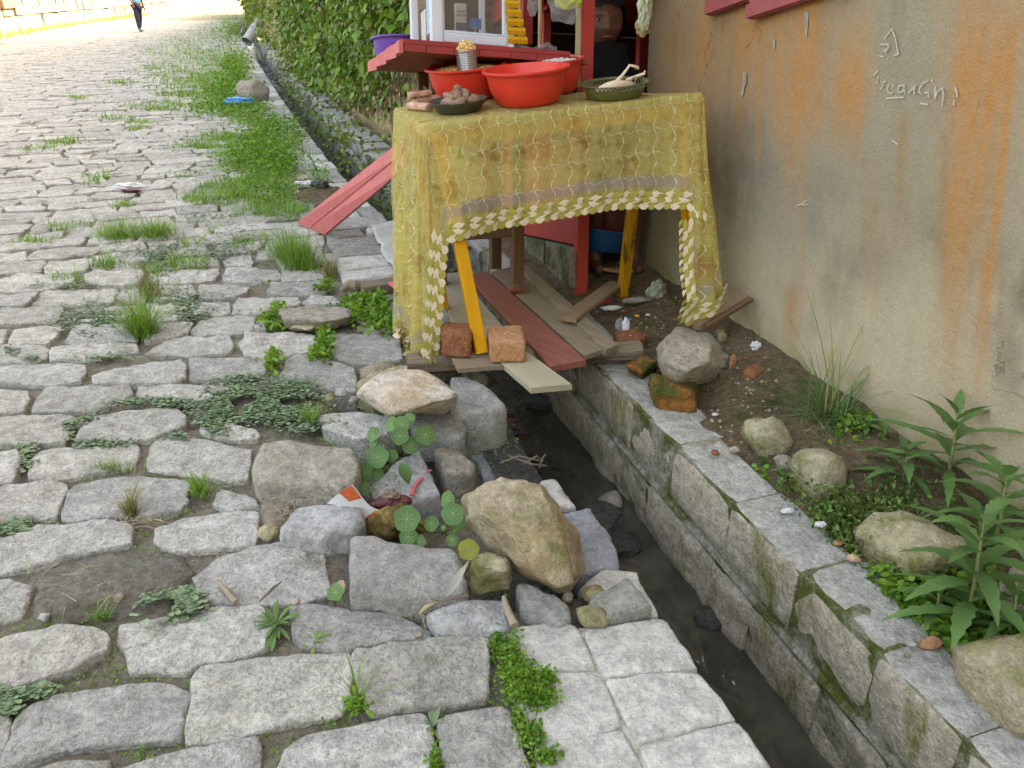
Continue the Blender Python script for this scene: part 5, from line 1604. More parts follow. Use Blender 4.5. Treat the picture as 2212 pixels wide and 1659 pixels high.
crumple('plastic_bag', S(.98, .35, .025), .05, .04, .035, 'clear_film', 'crumpled clear plastic bag at the kiosk end of the shelf', 'plastic bag')
crumple('plastic_bag', PY(1150, 8, 3.75), .02, .02, .05, 'clear_film', 'small white plastic bag hanging between the inner posts', 'plastic bag')
M = MB()
M.tube([PY(1235, 121, 3.52), PY(1190, 130, 3.50), PY(1145, 136, 3.49), PY(1120, 141, 3.48)], [.006, .008, .009, .004], 8)
tag(M.build('wire_bundle', MATS['metal_sheet']), 'knotted strip of cloth and wire tied under the shelf', 'wire')
# purple basin behind the shelf, blue basin under the table
def basin(name, c, up, R, r, h, mat, label, cat='basin', wall=.004, lip=.012, n=44, group=None):
    M = MB()
    prof = [(0, .0), (r * .93, .0), (r, .008), (r + (R - r) * .5, h * .5), (R - lip, h - .004), (R, h), (R, h - .006), (R + .002, h - .002), (R + .001, h + .003), (R - lip, h + .003), (R - lip - wall, h - .004), (r + (R - r) * .5 - wall, h * .5), (r - wall, .012), (0, .010)]
    M.lathe(prof, c, up, n)
    o = M.build(name, MATS[mat], None, c, True)
    auto_smooth(o, 50)
    return tag(o, label, cat, group)
basin('basin', S(-.02, 1.0, .0) + Vector((.13, .12, -.05)), GUP, .145, .10, .13, 'purple_plastic', 'purple plastic basin behind the left end of the counter shelf')
basin('basin', P(1300, 535, .15) + Vector((0, -.02, 0)), (GUP + Vector((.12, -.1, 0))).normalized(), .15, .11, .11, 'blue_plastic', 'dark blue plastic basin in the shade under the kiosk')
# ---------------------------------------------------------------- plank bridge over the drain
beam = MB()
pa, pb = P(880, 787, .045), P(1384, 757, .055)
beam.bar(pa, pb, .078, .066, (0, 0, 1), bev=.016, jit=.006)
tag(auto_smooth(beam.build('beam', MATS['beam_wood']), 35), 'thick weathered grey beam lying across the drain under the planks', 'beam')
def plank(pxq, z, th, mat, label, ragged=False, dz=(0, 0)):
    """quad: near-left, near-right, far-right, far-left"""
    q = [P(x, y, z) for x, y in pxq]
    n = 10
    V, F = [], []
    for k in range(n + 1):
        t = k / n
        a, b = q[0].lerp(q[3], t), q[1].lerp(q[2], t)
        zz = dz[0] * (1 - t) + dz[1] * t
        wob = (b - a).normalized() * (.004 * n3(t * 5, z * 40, pxq[0][0]))
        ra = (q[3] - q[0]).normalized() * (0 if not (ragged and k == 0) else .03)
        e = .002
        V += [a + wob + Vector((0, 0, zz - th)), b + wob + Vector((0, 0, zz - th)), b + wob + Vector((0, 0, zz - e)), b + wob * 1 - (b - a).normalized() * e + Vector((0, 0, zz)), (a + b) / 2 + ra + Vector((0, 0, zz + .001)), a + wob + (b - a).normalized() * e + Vector((0, 0, zz)), a + wob + Vector((0, 0, zz - e))]
    m = 7
    for k in range(n):
        for i in range(m):
            j = (i + 1) % m
            F.append((k * m + i, k * m + j, (k + 1) * m + j, (k + 1) * m + i))
    F.append(tuple(range(m - 1, -1, -1))); F.append(tuple(n * m + i for i in range(m)))
    o = mk('plank', V, F, MATS[mat])
    return tag(o, label, 'plank', 'planks of the little bridge')
plank([(1147, 838), (1236, 830), (1060, 702), (1000, 712)], .098, .022, 'plank_pale', 'pale yellowish plank sticking out over the drain below the right brick')
plank([(1012, 772), (1128, 758), (992, 588), (935, 594)], .096, .020, 'plank_light', 'light grey plank between the yellow legs and the red plank')
plank([(1190, 792), (1266, 778), (1054, 587), (1006, 592)], .100, .024, 'plank_red', 'faded dark red plank crossing the drain')
plank([(1262, 768), (1312, 752), (1104, 576), (1060, 588)], .096, .020, 'plank_grey', 'rough grey plank with a broken end beside the red plank', True)
plank([(1308, 756), (1336, 744), (1126, 562), (1110, 568)], .112, .026, 'plank_grey', 'narrow grey batten on the house side of the bridge', True)
plank([(990, 797), (1088, 790), (1072, 768), (974, 770)], .094, .016, 'plank_grey', 'short grey board on the beam under the yellow table leg')
M = MB(); M.bar(P(1226, 690, .125), P(1332, 612, .085), .075, .020, (0, 0, 1), bev=.004, jit=.003)
tag(M.build('board', MATS['stub_wood']), 'short brown board lying from the planks towards the kiosk floor', 'board')
M = MB(); M.bar(P(1503, 706, .13), P(1612, 640, .21), .040, .026, (0, 0, 1), bev=.003, jit=.004)
wd = tag(M.build('wood_strip', MATS['stub_wood']), 'split strip of brown wood leaning on the pale rock beside the wall', 'wood strip')
M = MB(); M.bar(P(1525, 706, .145), P(1624, 646, .225), .020, .018, (0, 0, 1), bev=.003, jit=.003); M.build('splinter', MATS['brown_wood'], wd)
boxstone('brick', pbox([(954, 771), (1018, 776), (1026, 742), (954, 738)], .098, [(952, 712), (1020, 722), (1022, 698), (958, 690)], .192), MATS['brick'], 'worn red brick left of the yellow table leg on the beam', 'brick', bev=.016, amp=.005)
boxstone('brick', pbox([(1060, 786), (1134, 784), (1137, 742), (1052, 746)], .100, [(1056, 738), (1136, 736), (1128, 700), (1052, 704)], .178), MATS['brick_orange'], 'smooth orange brick right of the yellow table leg', 'brick', bev=.013, amp=.0022)
# leaning red board
L1, L2 = P(642, 481, .012), P(700, 507, .012)
U1, U2 = PY(872, 300, 3.80), PY(872, 364, 3.72)
rb = empty('red_board', (L1 + L2) / 2, 'faded pinkish red board leaning from the cobbles up against the stand', 'board')
nn = (U1 - L1).cross(L2 - L1).normalized()
if nn.z < 0: nn = -nn
for a, b, dh in ((0, .47, .004), (.485, 1.0, 0)):
    M = MB()
    c = [L1.lerp(L2, a), L1.lerp(L2, b), U1.lerp(U2, b), U1.lerp(U2, a)]
    M.hexa([p - nn * .022 for p in c] + [p + nn * dh for p in c])
    M.build('plank', MATS['red_board'], rb)
# timber offcut, root and metal sheet beside the platform
M = MB(); M.bar(P(783, 627, .03), P(885, 612, .03), .085, .062, (0, 0, 1), bev=.005, jit=.006)
tag(M.build('timber_offcut', MATS['old_block']), 'rotten timber offcut lying on the cobbles beside the cloth', 'timber')
M = MB(); M.bar(P(845, 612, .072), P(890, 640, .10), .03, .016, (0, 0, 1)); tag(M.build('wood_strip', MATS['red_board']), 'small reddish strip of wood on the timber offcut', 'wood strip')
M = MB(); M.tube([P(735, 628, .02), P(752, 618, .03), P(768, 617, .035), P(786, 616, .03)], [.008, .022, .028, .02], 9)
tag(M.build('root_piece', MATS['bark']), 'gnarled stub of root beside the timber offcut', 'root')
V, F = [], []
edge = [(803, 488), (806, 505), (815, 520), (824, 530), (822, 545), (835, 560), (845, 572), (852, 583)]
for i, (x, y) in enumerate(edge):
    a = P(x, y, .03); b = P(905, 470 + i * 9, .05)
    for k in range(12):
        t = k / 11
        q = a.lerp(b, t)
        V.append(q + Vector((0, 0, .014 * math.sin(i * 2.2) + .02 * t)))
for i in range(len(edge) - 1):
    for k in range(11):
        F.append((i * 12 + k, i * 12 + k + 1, (i + 1) * 12 + k + 1, (i + 1) * 12 + k))
ms = mk('metal_sheet', V, F, MATS['metal_sheet'], None, None, True)
sm = ms.modifiers.new('thick', 'SOLIDIFY'); sm.thickness = .003
tag(ms, 'torn grey corrugated sheet over the drain edge behind the cloth', 'metal sheet')

# ---------------------------------------------------------------- market table
FL, FR, BL = Vector((-.307, 2.86, .878)), Vector((.712, 3.10, .961)), Vector((-.467, 3.30, .882))
BR = PY(1403, 203, 3.50)
BSAG = (BR - (FR + (BL - FL)))
def onTop(c):
    d = c - FL; return c + BSAG * max(0, min(1.0, d.dot((FR - FL).normalized()) / (FR - FL).length)) ** 3 * max(0, min(1.0, d.dot((BL - FL).normalized()) / (BL - FL).length))
tn = (FR - FL).cross(BL - FL).normalized()
ex, ey = (FR - FL).normalized(), (BL - FL).normalized()
def TP(px, py, h=0.0):
    r = ray(px, py); o = Vector((0, 0, CAM_H))
    t = (FL + tn * h - o).dot(tn) / r.dot(tn)
    return o + r * t
table = empty('market_table', (FL + FR + BL + BR) / 4 - tn * .8, 'small wooden market table on yellow legs standing over the drain', 'table')
M = MB()
c = [FL + ex * .01 + ey * .01, FR - ex * .01 + ey * .01, BR - ex * .01 - ey * .01, BL + ex * .01 - ey * .01]
M.hexa([p - tn * .028 for p in c] + [p - tn * .006 for p in c])
M.build('tabletop', MATS['plank_light'], table)
LT = [FL + ex * .05 + ey * .045, FR - ex * .05 + ey * .045, BL + ex * .05 - ey * .045, BR - ex * .05 - ey * .045]
LF = [P(1040, 763, .104), P(1500, 696, .055), P(957, 668, .092), P(1345, 640, .045)]
for i, (a, b) in enumerate(zip(LT, LF)):
    M = MB(); M.bar(b, a - tn * .028, .046, .036, ey, bev=.003)
    M.build('leg', MATS['yellow_paint_worn' if i == 3 else 'yellow_paint'], table)
for (a, b) in ((0, 1), (2, 3), (0, 2), (1, 3)):
    M = MB(); M.bar(LT[a] - tn * .06, LT[b] - tn * .06, .02, .06, tn); M.build('apron', MATS['yellow_paint'], table)

# tablecloth
cols_ = []      # (edge point, outward dir, length, along)
nl, nf = -ex, -ey
nr = ex
al = 0.0
def addc(c, n, L, al): cols_.append((Vector(c), Vector(n).normalized(), L, al))
ns = 26
for k in range(ns + 1):
    t = k / ns
    addc(BL.lerp(FL, t), nl, .86 - .02 * math.sin(t * 5), al + .47 * t)
al += .47
nc = 12
for k in range(1, nc + 1):
    t = k / nc
    th = t * math.pi / 2
    addc(FL, nl * math.cos(th) + nf * math.sin(th), .86 - .03 * t, al + .10 * t)
al += .10
nfz = 74
for k in range(1, nfz + 1):
    t = k / nfz
    L = .395 - .012 * math.sin(t * math.pi) + .015 * n3(t * 4, 1, 1)
    if t > .94: L += .42 * ((t - .94) / .06)
    if t < .035: L = .80 - (.80 - .405) * (t / .035)
    elif t < .10: L = .405 - .015 * (t - .035) / .065
    addc(FL.lerp(FR, t), nf, L, al + 1.05 * t)
al += 1.05
nc2 = 18
for k in range(1, nc2 + 1):
    t = k / nc2
    th = t * math.pi / 2
    addc(FR, nf * math.cos(th) + nr * math.sin(th), .80 - .03 * t, al + .14 * t)
al += .14
for k in range(1, ns + 1):
    t = k / ns
    addc(FR.lerp(BR, t), nr, .80 - .48 * min(1, t * 1.6) + .03 * math.sin(t * 12), al + .47 * t)
NW = 44
V, UVc, HD = [], [], []
def skirt(ci, w):
    c, n, L, a = cols_[ci]
    side = tn.cross(n)
    f = w / .85
    corner_fl = math.exp(-((a - .52) / .07) ** 2); corner_fr = math.exp(-((a - 1.70) / .10) ** 2)
    left = 1 if a < .57 else 0
    fold = (math.sin(a * 58 + .6) * .020 + math.sin(a * 121 + 2) * .010) * f * (1.35 if left else 1.0 if a > 1.6 else .35) + n3(a * 9, w * 3, 1) * .016 * f + n3(a * 26, w * 8, 6) * .006 * min(1, w * 8)
    rnd = .010 * (1 - math.exp(-w / .012))
    out = rnd + .006 + fold + .012 * corner_fl * f + (.11 * f * math.exp(-((a - .68) / .10) ** 2) + .12 * f * math.exp(-((a - 1.56) / .09) ** 2) if .57 < a < 1.62 else 0) + .04 * f + .06 * corner_fr * f * f + (.03 * f if a > 1.6 else 0)
    down = w - .010 * (1 - math.exp(-w / .012))
    sh = Vector((0, 0, 0))
    if a > 1.50: sh = -ex * (.10 * f * f * math.exp(-((a - 1.61) / .05) ** 2)) + nf * (.05 * f * math.exp(-((a - 1.63) / .06) ** 2))
    if a < .47: sh = -ey * (.20 * (1 - a / .47) * f * f)
    return c + n * out - GUP * down + side * (.02 * f * n3(a * 7, w * 2, 3)) + sh
for i, (c, n, L, a) in enumerate(cols_):
    for j in range(NW + 1):
        w = L * j / NW
        V.append(skirt(i, w)); UVc.append((a, w)); HD.append(L - w)
F = []
for i in range(len(cols_) - 1):
    for j in range(NW):
        F.append((i * (NW + 1) + j, i * (NW + 1) + j + 1, (i + 1) * (NW + 1) + j + 1, (i + 1) * (NW + 1) + j))
# top sheet
b0 = len(V); nx, ny = 30, 14
for i in range(nx + 1):
    for j in range(ny + 1):
        p = FL + (FR - FL) * (i / nx) + (BL - FL) * (j / ny) + BSAG * (i / nx) ** 3 * (j / ny)
        o_ = 0
        if i == 0: o_ = -1
        e = (-ex * .006 if i == 0 else ex * .006 if i == nx else Vector()) + (-ey * .006 if j == 0 else Vector())
        V.append(p + e + tn * (.0005 + .002 * n3(p.x * 14, p.y * 14, 2)) * (1 if 0 < i < nx and j > 0 else 0)); UVc.append((.57 + 1.05 * i / nx, -.47 * j / ny)); HD.append(.5)
for i in range(nx):
    for j in range(ny):
        F.append((b0 + i * (ny + 1) + j, b0 + (i + 1) * (ny + 1) + j, b0 + (i + 1) * (ny + 1) + j + 1, b0 + i * (ny + 1) + j + 1))
cloth = mk('tablecloth', V, F, MATS['net_cloth'], None, FL, True)
ha = cloth.data.attributes.new('hemd', 'FLOAT', 'POINT'); ha.data.foreach_set('value', np.array(HD, dtype=np.float32))
tag(cloth, 'sheer mustard-green embroidered tablecloth draped over the market table', 'tablecloth')
uvl = cloth.data.uv_layers.new(name='cloth')
li = np.zeros(len(cloth.data.loops), dtype=np.int32); cloth.data.loops.foreach_get('vertex_index', li)
uvl.data.foreach_set('uv', np.array(UVc, dtype=np.float32)[li].ravel())
# embroidered leaf border along the hem
hem = [skirt(i, cols_[i][2]) for i in range(len(cols_))]
nrm = [cols_[i][1] for i in range(len(cols_))]
cum = [0]
for a, b in zip(hem[:-1], hem[1:]): cum.append(cum[-1] + (b - a).length)
def hemat(s):
    k = int(np.searchsorted(cum, s)) ; k = min(max(k, 1), len(cum) - 1)
    t = (s - cum[k - 1]) / max(1e-6, cum[k] - cum[k - 1])
    p = hem[k - 1].lerp(hem[k], t); n = nrm[k - 1].lerp(nrm[k], t).normalized()
    tau = (hem[k] - hem[k - 1]).normalized()
    n = (n - tau * n.dot(tau)).normalized()
    inn = tau.cross(n)
    if inn.dot(GUP) < -.05 or (abs(inn.dot(GUP)) < .3 and inn.dot(nrm[k]) > .9): inn = -inn
    return p, n, tau, inn
W_, O_ = MB(), MB()
def leafpiece(M, p, d, s, n, L, wd, bow):
    """padded leaf: centre line bowed, slightly domed"""
    pts = []
    m = 6
    for k in range(m + 1):
        t = k / m
        wk = wd * math.sin(math.pi * min(1, t * 1.05 + .02)) ** .8
        cpt = p + d * (L * (t - .5)) + s * (bow * math.sin(math.pi * t))
        pts.append((cpt - s * wk / 2, cpt + n * .0014 * math.sin(math.pi * t), cpt + s * wk / 2))
    vs_ = [q for r in pts for q in r]
    fs_ = []
    for k in range(m):
        for i in range(2): fs_.append((k * 3 + i, k * 3 + i + 1, k * 3 + 3 + i + 1, k * 3 + 3 + i))
    M.add(vs_, fs_)
s = 0.02; k = 0
while s < cum[-1] - .02:
    p, n, tau, inn = hemat(s)
    for r, (dy, ang, sh, L_, wd_) in enumerate(((.003, .05, 0, .046, .024), (.016, .40, .5, .046, .021), (.029, -.25, .15, .044, .020), (.042, .40, .6, .042, .018), (.054, .5, .1, .036, .013))):
        q = p + inn * dy + n * (.004 + .001 * r) + tau * (.032 * sh)
        d = (tau * math.cos(ang) + inn * math.sin(ang)).normalized(); sd_ = n.cross(d)
        leafpiece(W_ if (k + (r > 1)) % 2 == 0 else O_, q, d, sd_, n, L_, wd_, .005 * (1 if r % 2 else -1))
    s += .030; k += 1
tag(W_.build('cream_embroidery', MATS['embroidery_white'], cloth, None, True), kind='stuff')
tag(O_.build('olive_embroidery', MATS['embroidery_olive'], cloth, None, True), kind='stuff')

# ---------------------------------------------------------------- goods on the table
grp = 'red basins on the market table'
c2 = onTop(TP(1166, 232) + ey * .125 + tn * .002)
c1 = onTop(c2 - ex * .15 + ey * .285)
c3 = onTop(c2 + ex * .20 + ey * .275)
R_, r_, h_ = .168, .122, .125
basin('basin', c2, tn, R_, r_, h_, 'red_plastic', 'red plastic basin at the front of the table, middle of the three', 'basin', group=grp)
basin('basin', c1, tn, R_, r_, h_, 'red_plastic', 'red plastic basin of maize with a tin standing in it', 'basin', group=grp)
basin('basin', c3, tn, .140, .104, h_, 'red_plastic', 'red plastic basin of white grain nearest the kiosk post', 'basin', group=grp)
def grains(name, c, R, h, dome, n, size, mat, label, cat='grain'):
    """heap of grains filling a basin"""
    k = n
    rr = np.sqrt(NPR.uniform(0, 1, k)) * R; an = NPR.uniform(0, 6.283, k)
    X_ = np.array(ex); Y_ = np.array(tn.cross(ex)); Z_ = np.array(tn)
    hh = h + dome * (1 - (rr / R) ** 2) + NPR.uniform(-.3, .3, k) * size
    loc = np.array(c)[None, :] + (rr * np.cos(an))[:, None] * X_ + (rr * np.sin(an))[:, None] * Y_ + hh[:, None] * Z_
    tv = [(1, 0, 0), (.2, .7, .1), (-.8, .45, 0), (-.8, -.45, 0), (.2, -.7, .1), (0, 0, .7), (0, 0, -.6)]
    tf = [(0, 1, 5), (1, 2, 5), (2, 3, 5), (3, 4, 5), (4, 0, 5), (1, 0, 6), (2, 1, 6), (3, 2, 6), (4, 3, 6), (0, 4, 6)]
    d1 = unit(NPR.normal(size=(k, 3))); d2 = unit(np.cross(d1, NPR.normal(size=(k, 3)))); d3 = np.cross(d1, d2)
    sz = size * NPR.uniform(.8, 1.2, (k, 1))
    o = scatter(name, tv, tf, loc, d1 * sz, d2 * sz, d3 * sz, MATS[mat], None, tuple(c), True)
    return tag(o, label, cat, None, 'stuff')
def fillbase(c, R, h, dome, mat, name, label):
    M = MB(); M.lathe([(0, h + dome - .006), (R * .35, h + dome * .88 - .006), (R * .7, h + dome * .5 - .006), (R, h - .006)], c, tn, 32)
    o = M.build(name, MATS[mat], None, c, True); return o
grains('maize_heap', c1, .147, .108, .018, 1500, .0062, 'corn', 'yellow maize kernels heaped in the red basin', 'maize')
fb = MB(); fb.lathe([(0, .118), (.07, .114), (.149, .100)], c1, tn, 32)
tag(fb.build('maize_bed', MATS['corn'], None, c1, True), 'packed maize under the loose kernels in the basin', 'maize', None, 'stuff')
grains('white_grain', c3, .118, .112, .020, 1100, .0050, 'rice', 'white grain heaped in the rear red basin', 'grain')
fb = MB(); fb.lathe([(0, .122), (.06, .118), (.119, .104)], c3, tn, 32)
tag(fb.build('grain_bed', MATS['rice'], None, c3, True), 'packed white grain under the loose grains in the basin', 'grain', None, 'stuff')
fb = MB(); fb.lathe([(0, .075), (.07, .073), (.137, .066)], c2, tn, 32)
tag(fb.build('bean_bed', MATS['corn'], None, c2, True), 'low layer of grain inside the front red basin', 'grain', None, 'stuff')
# tin with a heap of maize
ct = TP(1006, 163, .122)
ct = c1 + tn * .116 - ex * .020 - ey * .095
prof = [(0, .002), (.040, .002), (.0415, .004)]
for k in range(11):
    hh = .006 + k * .0062
    prof += [(.0392, hh), (.0415, hh + .0031)]
prof += [(.0405, .075), (.042, .078), (.0405, .080), (.038, .078), (.038, .010)]
M = MB(); M.lathe(prof, ct, tn, 40); tin = M.build('tin_can', MATS['tin'], None, ct, True); auto_smooth(tin, 60)
tag(tin, 'ribbed tin can used as a measure, heaped with maize', 'tin can')
M = MB(); M.bar(ct + tn * .006 - ey * .0415 - ex * .006, ct + tn * .075 - ey * .0415 - ex * .006, .0025, .0015, ey); M.build('seam', MATS['iron'], tin)
grains('maize_heap', ct, .038, .080, .030, 190, .0068, 'corn', 'small heap of maize kernels on top of the tin can', 'maize')
fb = MB(); fb.lathe([(0, .104), (.02, .098), (.037, .076)], ct, tn, 24)
tag(fb.build('maize_bed', MATS['corn'], None, ct, True), 'packed maize inside the tin can', 'maize', None, 'stuff')
# dark dish of roots
cd = TP(1006, 248) + ey * .085 + tn * .002
M = MB(); M.lathe([(0, 0), (.078, 0), (.083, .004), (.106, .036), (.110, .040), (.110, .043), (.102, .040), (.079, .010), (0, .008)], cd, tn, 44)
dish = M.build('dish', MATS['dark_plastic'], None, cd, True); auto_smooth(dish, 45)
tag(dish, 'dark speckled dish holding small roots at the table corner', 'dish')
M = MB()
for i in range(20):
    a0 = 2 * math.pi * i / 20
    M.add([cd + (ex * math.cos(a0 + q) + tn.cross(ex) * math.sin(a0 + q)) * r0 + tn * h0 for q, r0, h0 in ((-.1, .1015, .028), (.1, .1015, .028), (.1, .1075, .0365), (-.1, .1075, .0365))], [(0, 1, 2, 3)])
for i in range(24):
    rr, an = (.0 if i == 0 else .062 * math.sqrt(RNG.random())), RNG.uniform(0, 6.28)
    hz = .028 + .050 * max(0, 1 - rr / .075) * RNG.uniform(.55, 1)
    cc = cd + ex * (rr * math.cos(an) + .004) + tn.cross(ex) * (rr * math.sin(an)) + tn * hz
    d = (ex * RNG.uniform(-1, 1) + ey * RNG.uniform(-1, 1) + tn * RNG.uniform(-.3, .6)).normalized()
    l = RNG.uniform(.018, .034)
    Mr = MB(); Mr.tube([cc - d * l, cc - d * l * .6, cc, cc + d * l * .6, cc + d * l], [.004, .013, .016, .0135, .004], 10)
    oo = Mr.build('taro_root', MATS['root'], None, None, True)
    tag(oo, 'small knobbly brown root piled in the dark dish', 'root', 'roots in the dark dish')
# dried cassava pieces
for i, (x, y, dx_, dy_, l, lab) in enumerate([(898, 232, .3, 1, .06, 'split pale cassava stick at the left corner of the table'), (908, 240, .5, -.8, .055, 'broken cassava stick with dark bark touching the dish'), (925, 226, 1, .4, .06, 'cassava piece lying behind the dark dish')]):
    cc = TP(x, y) + tn * .018
    d = (ex * dx_ + ey * dy_).normalized()
    Mr = MB(); Mr.bar(cc - d * l, cc + d * l, .036, .03, tn, bev=.009, jit=.006)
    tag(Mr.build('cassava_piece', MATS['cassava']), lab, 'cassava', 'dried cassava pieces')
Mr = MB(); cc = TP(912, 230) + tn * .046
Mr.bar(cc - ex * .05, cc + ex * .045 + ey * .02, .03, .025, tn, bev=.008, jit=.006)
tag(Mr.build('cassava_piece', MATS['cassava']), 'cassava stick lying on top of the others beside the dish', 'cassava', 'dried cassava pieces')
# olive colander tray with chicken
co = onTop(TP(1357, 217) + ey * .115 + tn * .002)
xo = ex
M = MB(); M.lathe([(0, 0), (.100, 0), (.106, .005), (.117, .032), (.114, .033), (.103, .008), (0, .006)], co, tn, 48)
tray = M.build('colander', MATS['olive_plastic'], None, co, True); auto_smooth(tray, 45)
tag(tray, 'olive green plastic colander tray with a lattice rim on the right of the table', 'colander')
M = MB(); M.lathe([(.122, .048), (.136, .051), (.136, .054), (.122, .052), (.122, .048)], co, tn, 48); M.build('rim', MATS['olive_plastic'], tray, None, True)
M = MB()
yo = tn.cross(ex)
nb_ = 46
for i in range(nb_):
    for sgn in (-1, 1):
        a0 = 2 * math.pi * i / nb_; a1 = a0 + sgn * 2 * math.pi / nb_
        p0 = co + (ex * math.cos(a0) + yo * math.sin(a0)) * .1165 + tn * .032
        p1 = co + (ex * math.cos(a1) + yo * math.sin(a1)) * .1225 + tn * .049
        M.bar(p0, p1, .003, .003, tn, bev=.0005)
M.build('lattice', MATS['olive_plastic'], tray)
ch = MB()
q = lambda x, y, h: co + ex * x + yo * y + tn * h
ch.tube([q(-.085, -.02, .03), q(-.04, -.025, .040), q(.0, -.02, .042), q(.04, -.01, .040), q(.08, .0, .036)], [.008, .018, .021, .018, .008], 12)
chick = tag(ch.build('chicken_meat', MATS['chicken'], None, None, True), 'pale plucked chicken lying in the olive colander tray', 'meat')
ch = MB(); ch.tube([q(.0, -.01, .05), q(.025, -.02, .075), q(.045, -.02, .098), q(.055, -.015, .108), q(.075, -.015, .103), q(.088, -.015, .096), q(.092, -.015, .090)], [.010, .007, .005, .005, .005, .007, .003], 9)
ch.build('leg', MATS['chicken'], chick, None, True)
ch = MB(); ch.tube([q(.075, .02, .045), q(.082, .02, .06), q(.09, .02, .062), q(.095, .02, .05), q(.09, .02, .042)], .004, 7); ch.build('foot', MATS['chicken'], chick, None, True)
ch = MB(); ch.tube([q(.06, .03, .05), q(.09, .035, .055), q(.115, .03, .062), q(.13, .02, .068), q(.133, .02, .08)], [.006, .007, .007, .006, .003], 8); ch.build('wing', MATS['chicken'], chick, None, True)
# ---------------------------------------------------------------- vegetation
def blades(name, base, length, width, lean, mats, az=None, parent=None, origin=(0, 0, 0), seg=4, droop=.9):
    """curved tapering grass blades; base (k,3), length, width, lean arrays"""
    k = len(base)
    base = np.asarray(base, float)
    az = NPR.uniform(0, 6.283, k) if az is None else az
    dirh = np.stack([np.cos(az), np.sin(az), np.zeros(k)], 1)
    side = np.stack([-np.sin(az), np.cos(az), np.zeros(k)], 1)
    up = np.array(GUP)[None, :]
    V = np.zeros((k, seg * 2 + 1, 3))
    p = base.copy()
    ang = lean.copy()
    for s in range(seg + 1):
        w = width * (1 - (s / seg) ** 1.5) * .5
        if s < seg:
            V[:, 2 * s] = p - side * w[:, None]; V[:, 2 * s + 1] = p + side * w[:, None]
        else:
            V[:, 2 * s] = p
        d = dirh * np.sin(ang)[:, None] + up * np.cos(ang)[:, None]
        p = p + d * (length / seg)[:, None]
        ang = ang + droop * NPR.uniform(.5, 1.2, k) / seg
    n = seg * 2 + 1
    tf = []
    for s in range(seg - 1):
        tf += [(2 * s, 2 * s + 1, 2 * s + 3), (2 * s, 2 * s + 3, 2 * s + 2)]
    tf.append((2 * seg - 2, 2 * seg - 1, 2 * seg))
    F = (np.array(tf)[None] + (np.arange(k) * n)[:, None, None]).reshape(-1, 3)
    return ident(name, V.reshape(-1, 3), F, mats, parent, origin, True)

def ellpts(cx, cy, rx, ry, n, z=0.0, gauss=False):
    out = []
    for _ in range(n):
        if gauss:
            a, b = NPR.normal() * .5, NPR.normal() * .5
        else:
            t = NPR.uniform(0, 6.283); r = math.sqrt(NPR.uniform()); a, b = r * math.cos(t), r * math.sin(t)
        q = P(cx + a * rx, max(cy + b * ry, 2), z)
        out.append((q.x, q.y, z))
    return out
def okroad(p):
    u, v = uvof(p); return v - off(u) < .73
# roadside grass: masses up the street
G, S_ = [], []
big_patches = [(470, 22, 70, 16, 1500), (505, 45, 40, 20, 900), (470, 70, 80, 26, 1800), (440, 120, 90, 30, 2200), (490, 140, 45, 30, 1500), (420, 175, 80, 26, 1900), (480, 190, 50, 30, 1500), (400, 205, 55, 10, 700),
               (505, 235, 70, 22, 1500), (560, 270, 60, 30, 1700), (555, 320, 70, 36, 2300), (600, 350, 45, 40, 1600), (520, 345, 60, 30, 1300), (430, 320, 50, 12, 500), (490, 300, 60, 12, 500),
               (560, 385, 70, 22, 1300), (440, 400, 60, 22, 1000), (430, 440, 70, 16, 700), (520, 420, 60, 20, 900), (590, 440, 50, 26, 1000), (640, 470, 40, 26, 700), (560, 470, 50, 24, 700), (520, 510, 60, 30, 700),
               (250, 260, 40, 6, 150), (300, 270, 40, 6, 150), (265, 182, 35, 5, 160), (300, 285, 22, 8, 160), (165, 215, 25, 5, 120), (140, 310, 40, 10, 240), (110, 325, 30, 6, 120), (60, 330, 20, 6, 60), (330, 240, 60, 6, 200), (230, 395, 45, 14, 420), (80, 530, 40, 8, 150), (270, 450, 30, 6, 120),
               (110, 500, 45, 6, 120), (440, 540, 60, 14, 300), (330, 590, 40, 12, 150), (340, 630, 60, 18, 220), (160, 605, 40, 8, 80), (380, 230, 90, 12, 500), (350, 150, 60, 18, 500), (330, 110, 50, 14, 300), (395, 90, 60, 18, 500)]
for (cx, cy, rx, ry, n) in big_patches:
    pts = [p for p in ellpts(cx, cy, rx * 1.12, ry, int(n * 1.15), -.015, True) if okroad(p) and n3(p[0] * 2.2, p[1] * 2.2, 4) > (-.12 if cy > 230 else -.34)]
    G += pts
G = np.array(G)
dist = np.linalg.norm(G[:, :2], axis=1)
k = len(G)
L = NPR.uniform(.035, .095, k) * np.clip(.85 + dist * .02, 1, 1.5) * np.where(dist < 4.4, .75, 1.0)
tag(blades('roadside_grass', G, L, NPR.uniform(.004, .007, k) * np.clip(dist / 5, .8, 2.6), NPR.uniform(.05, .8, k), MATS['grass']), 'long green grass growing over the cobbles beside the drain', 'grass', None, 'stuff')
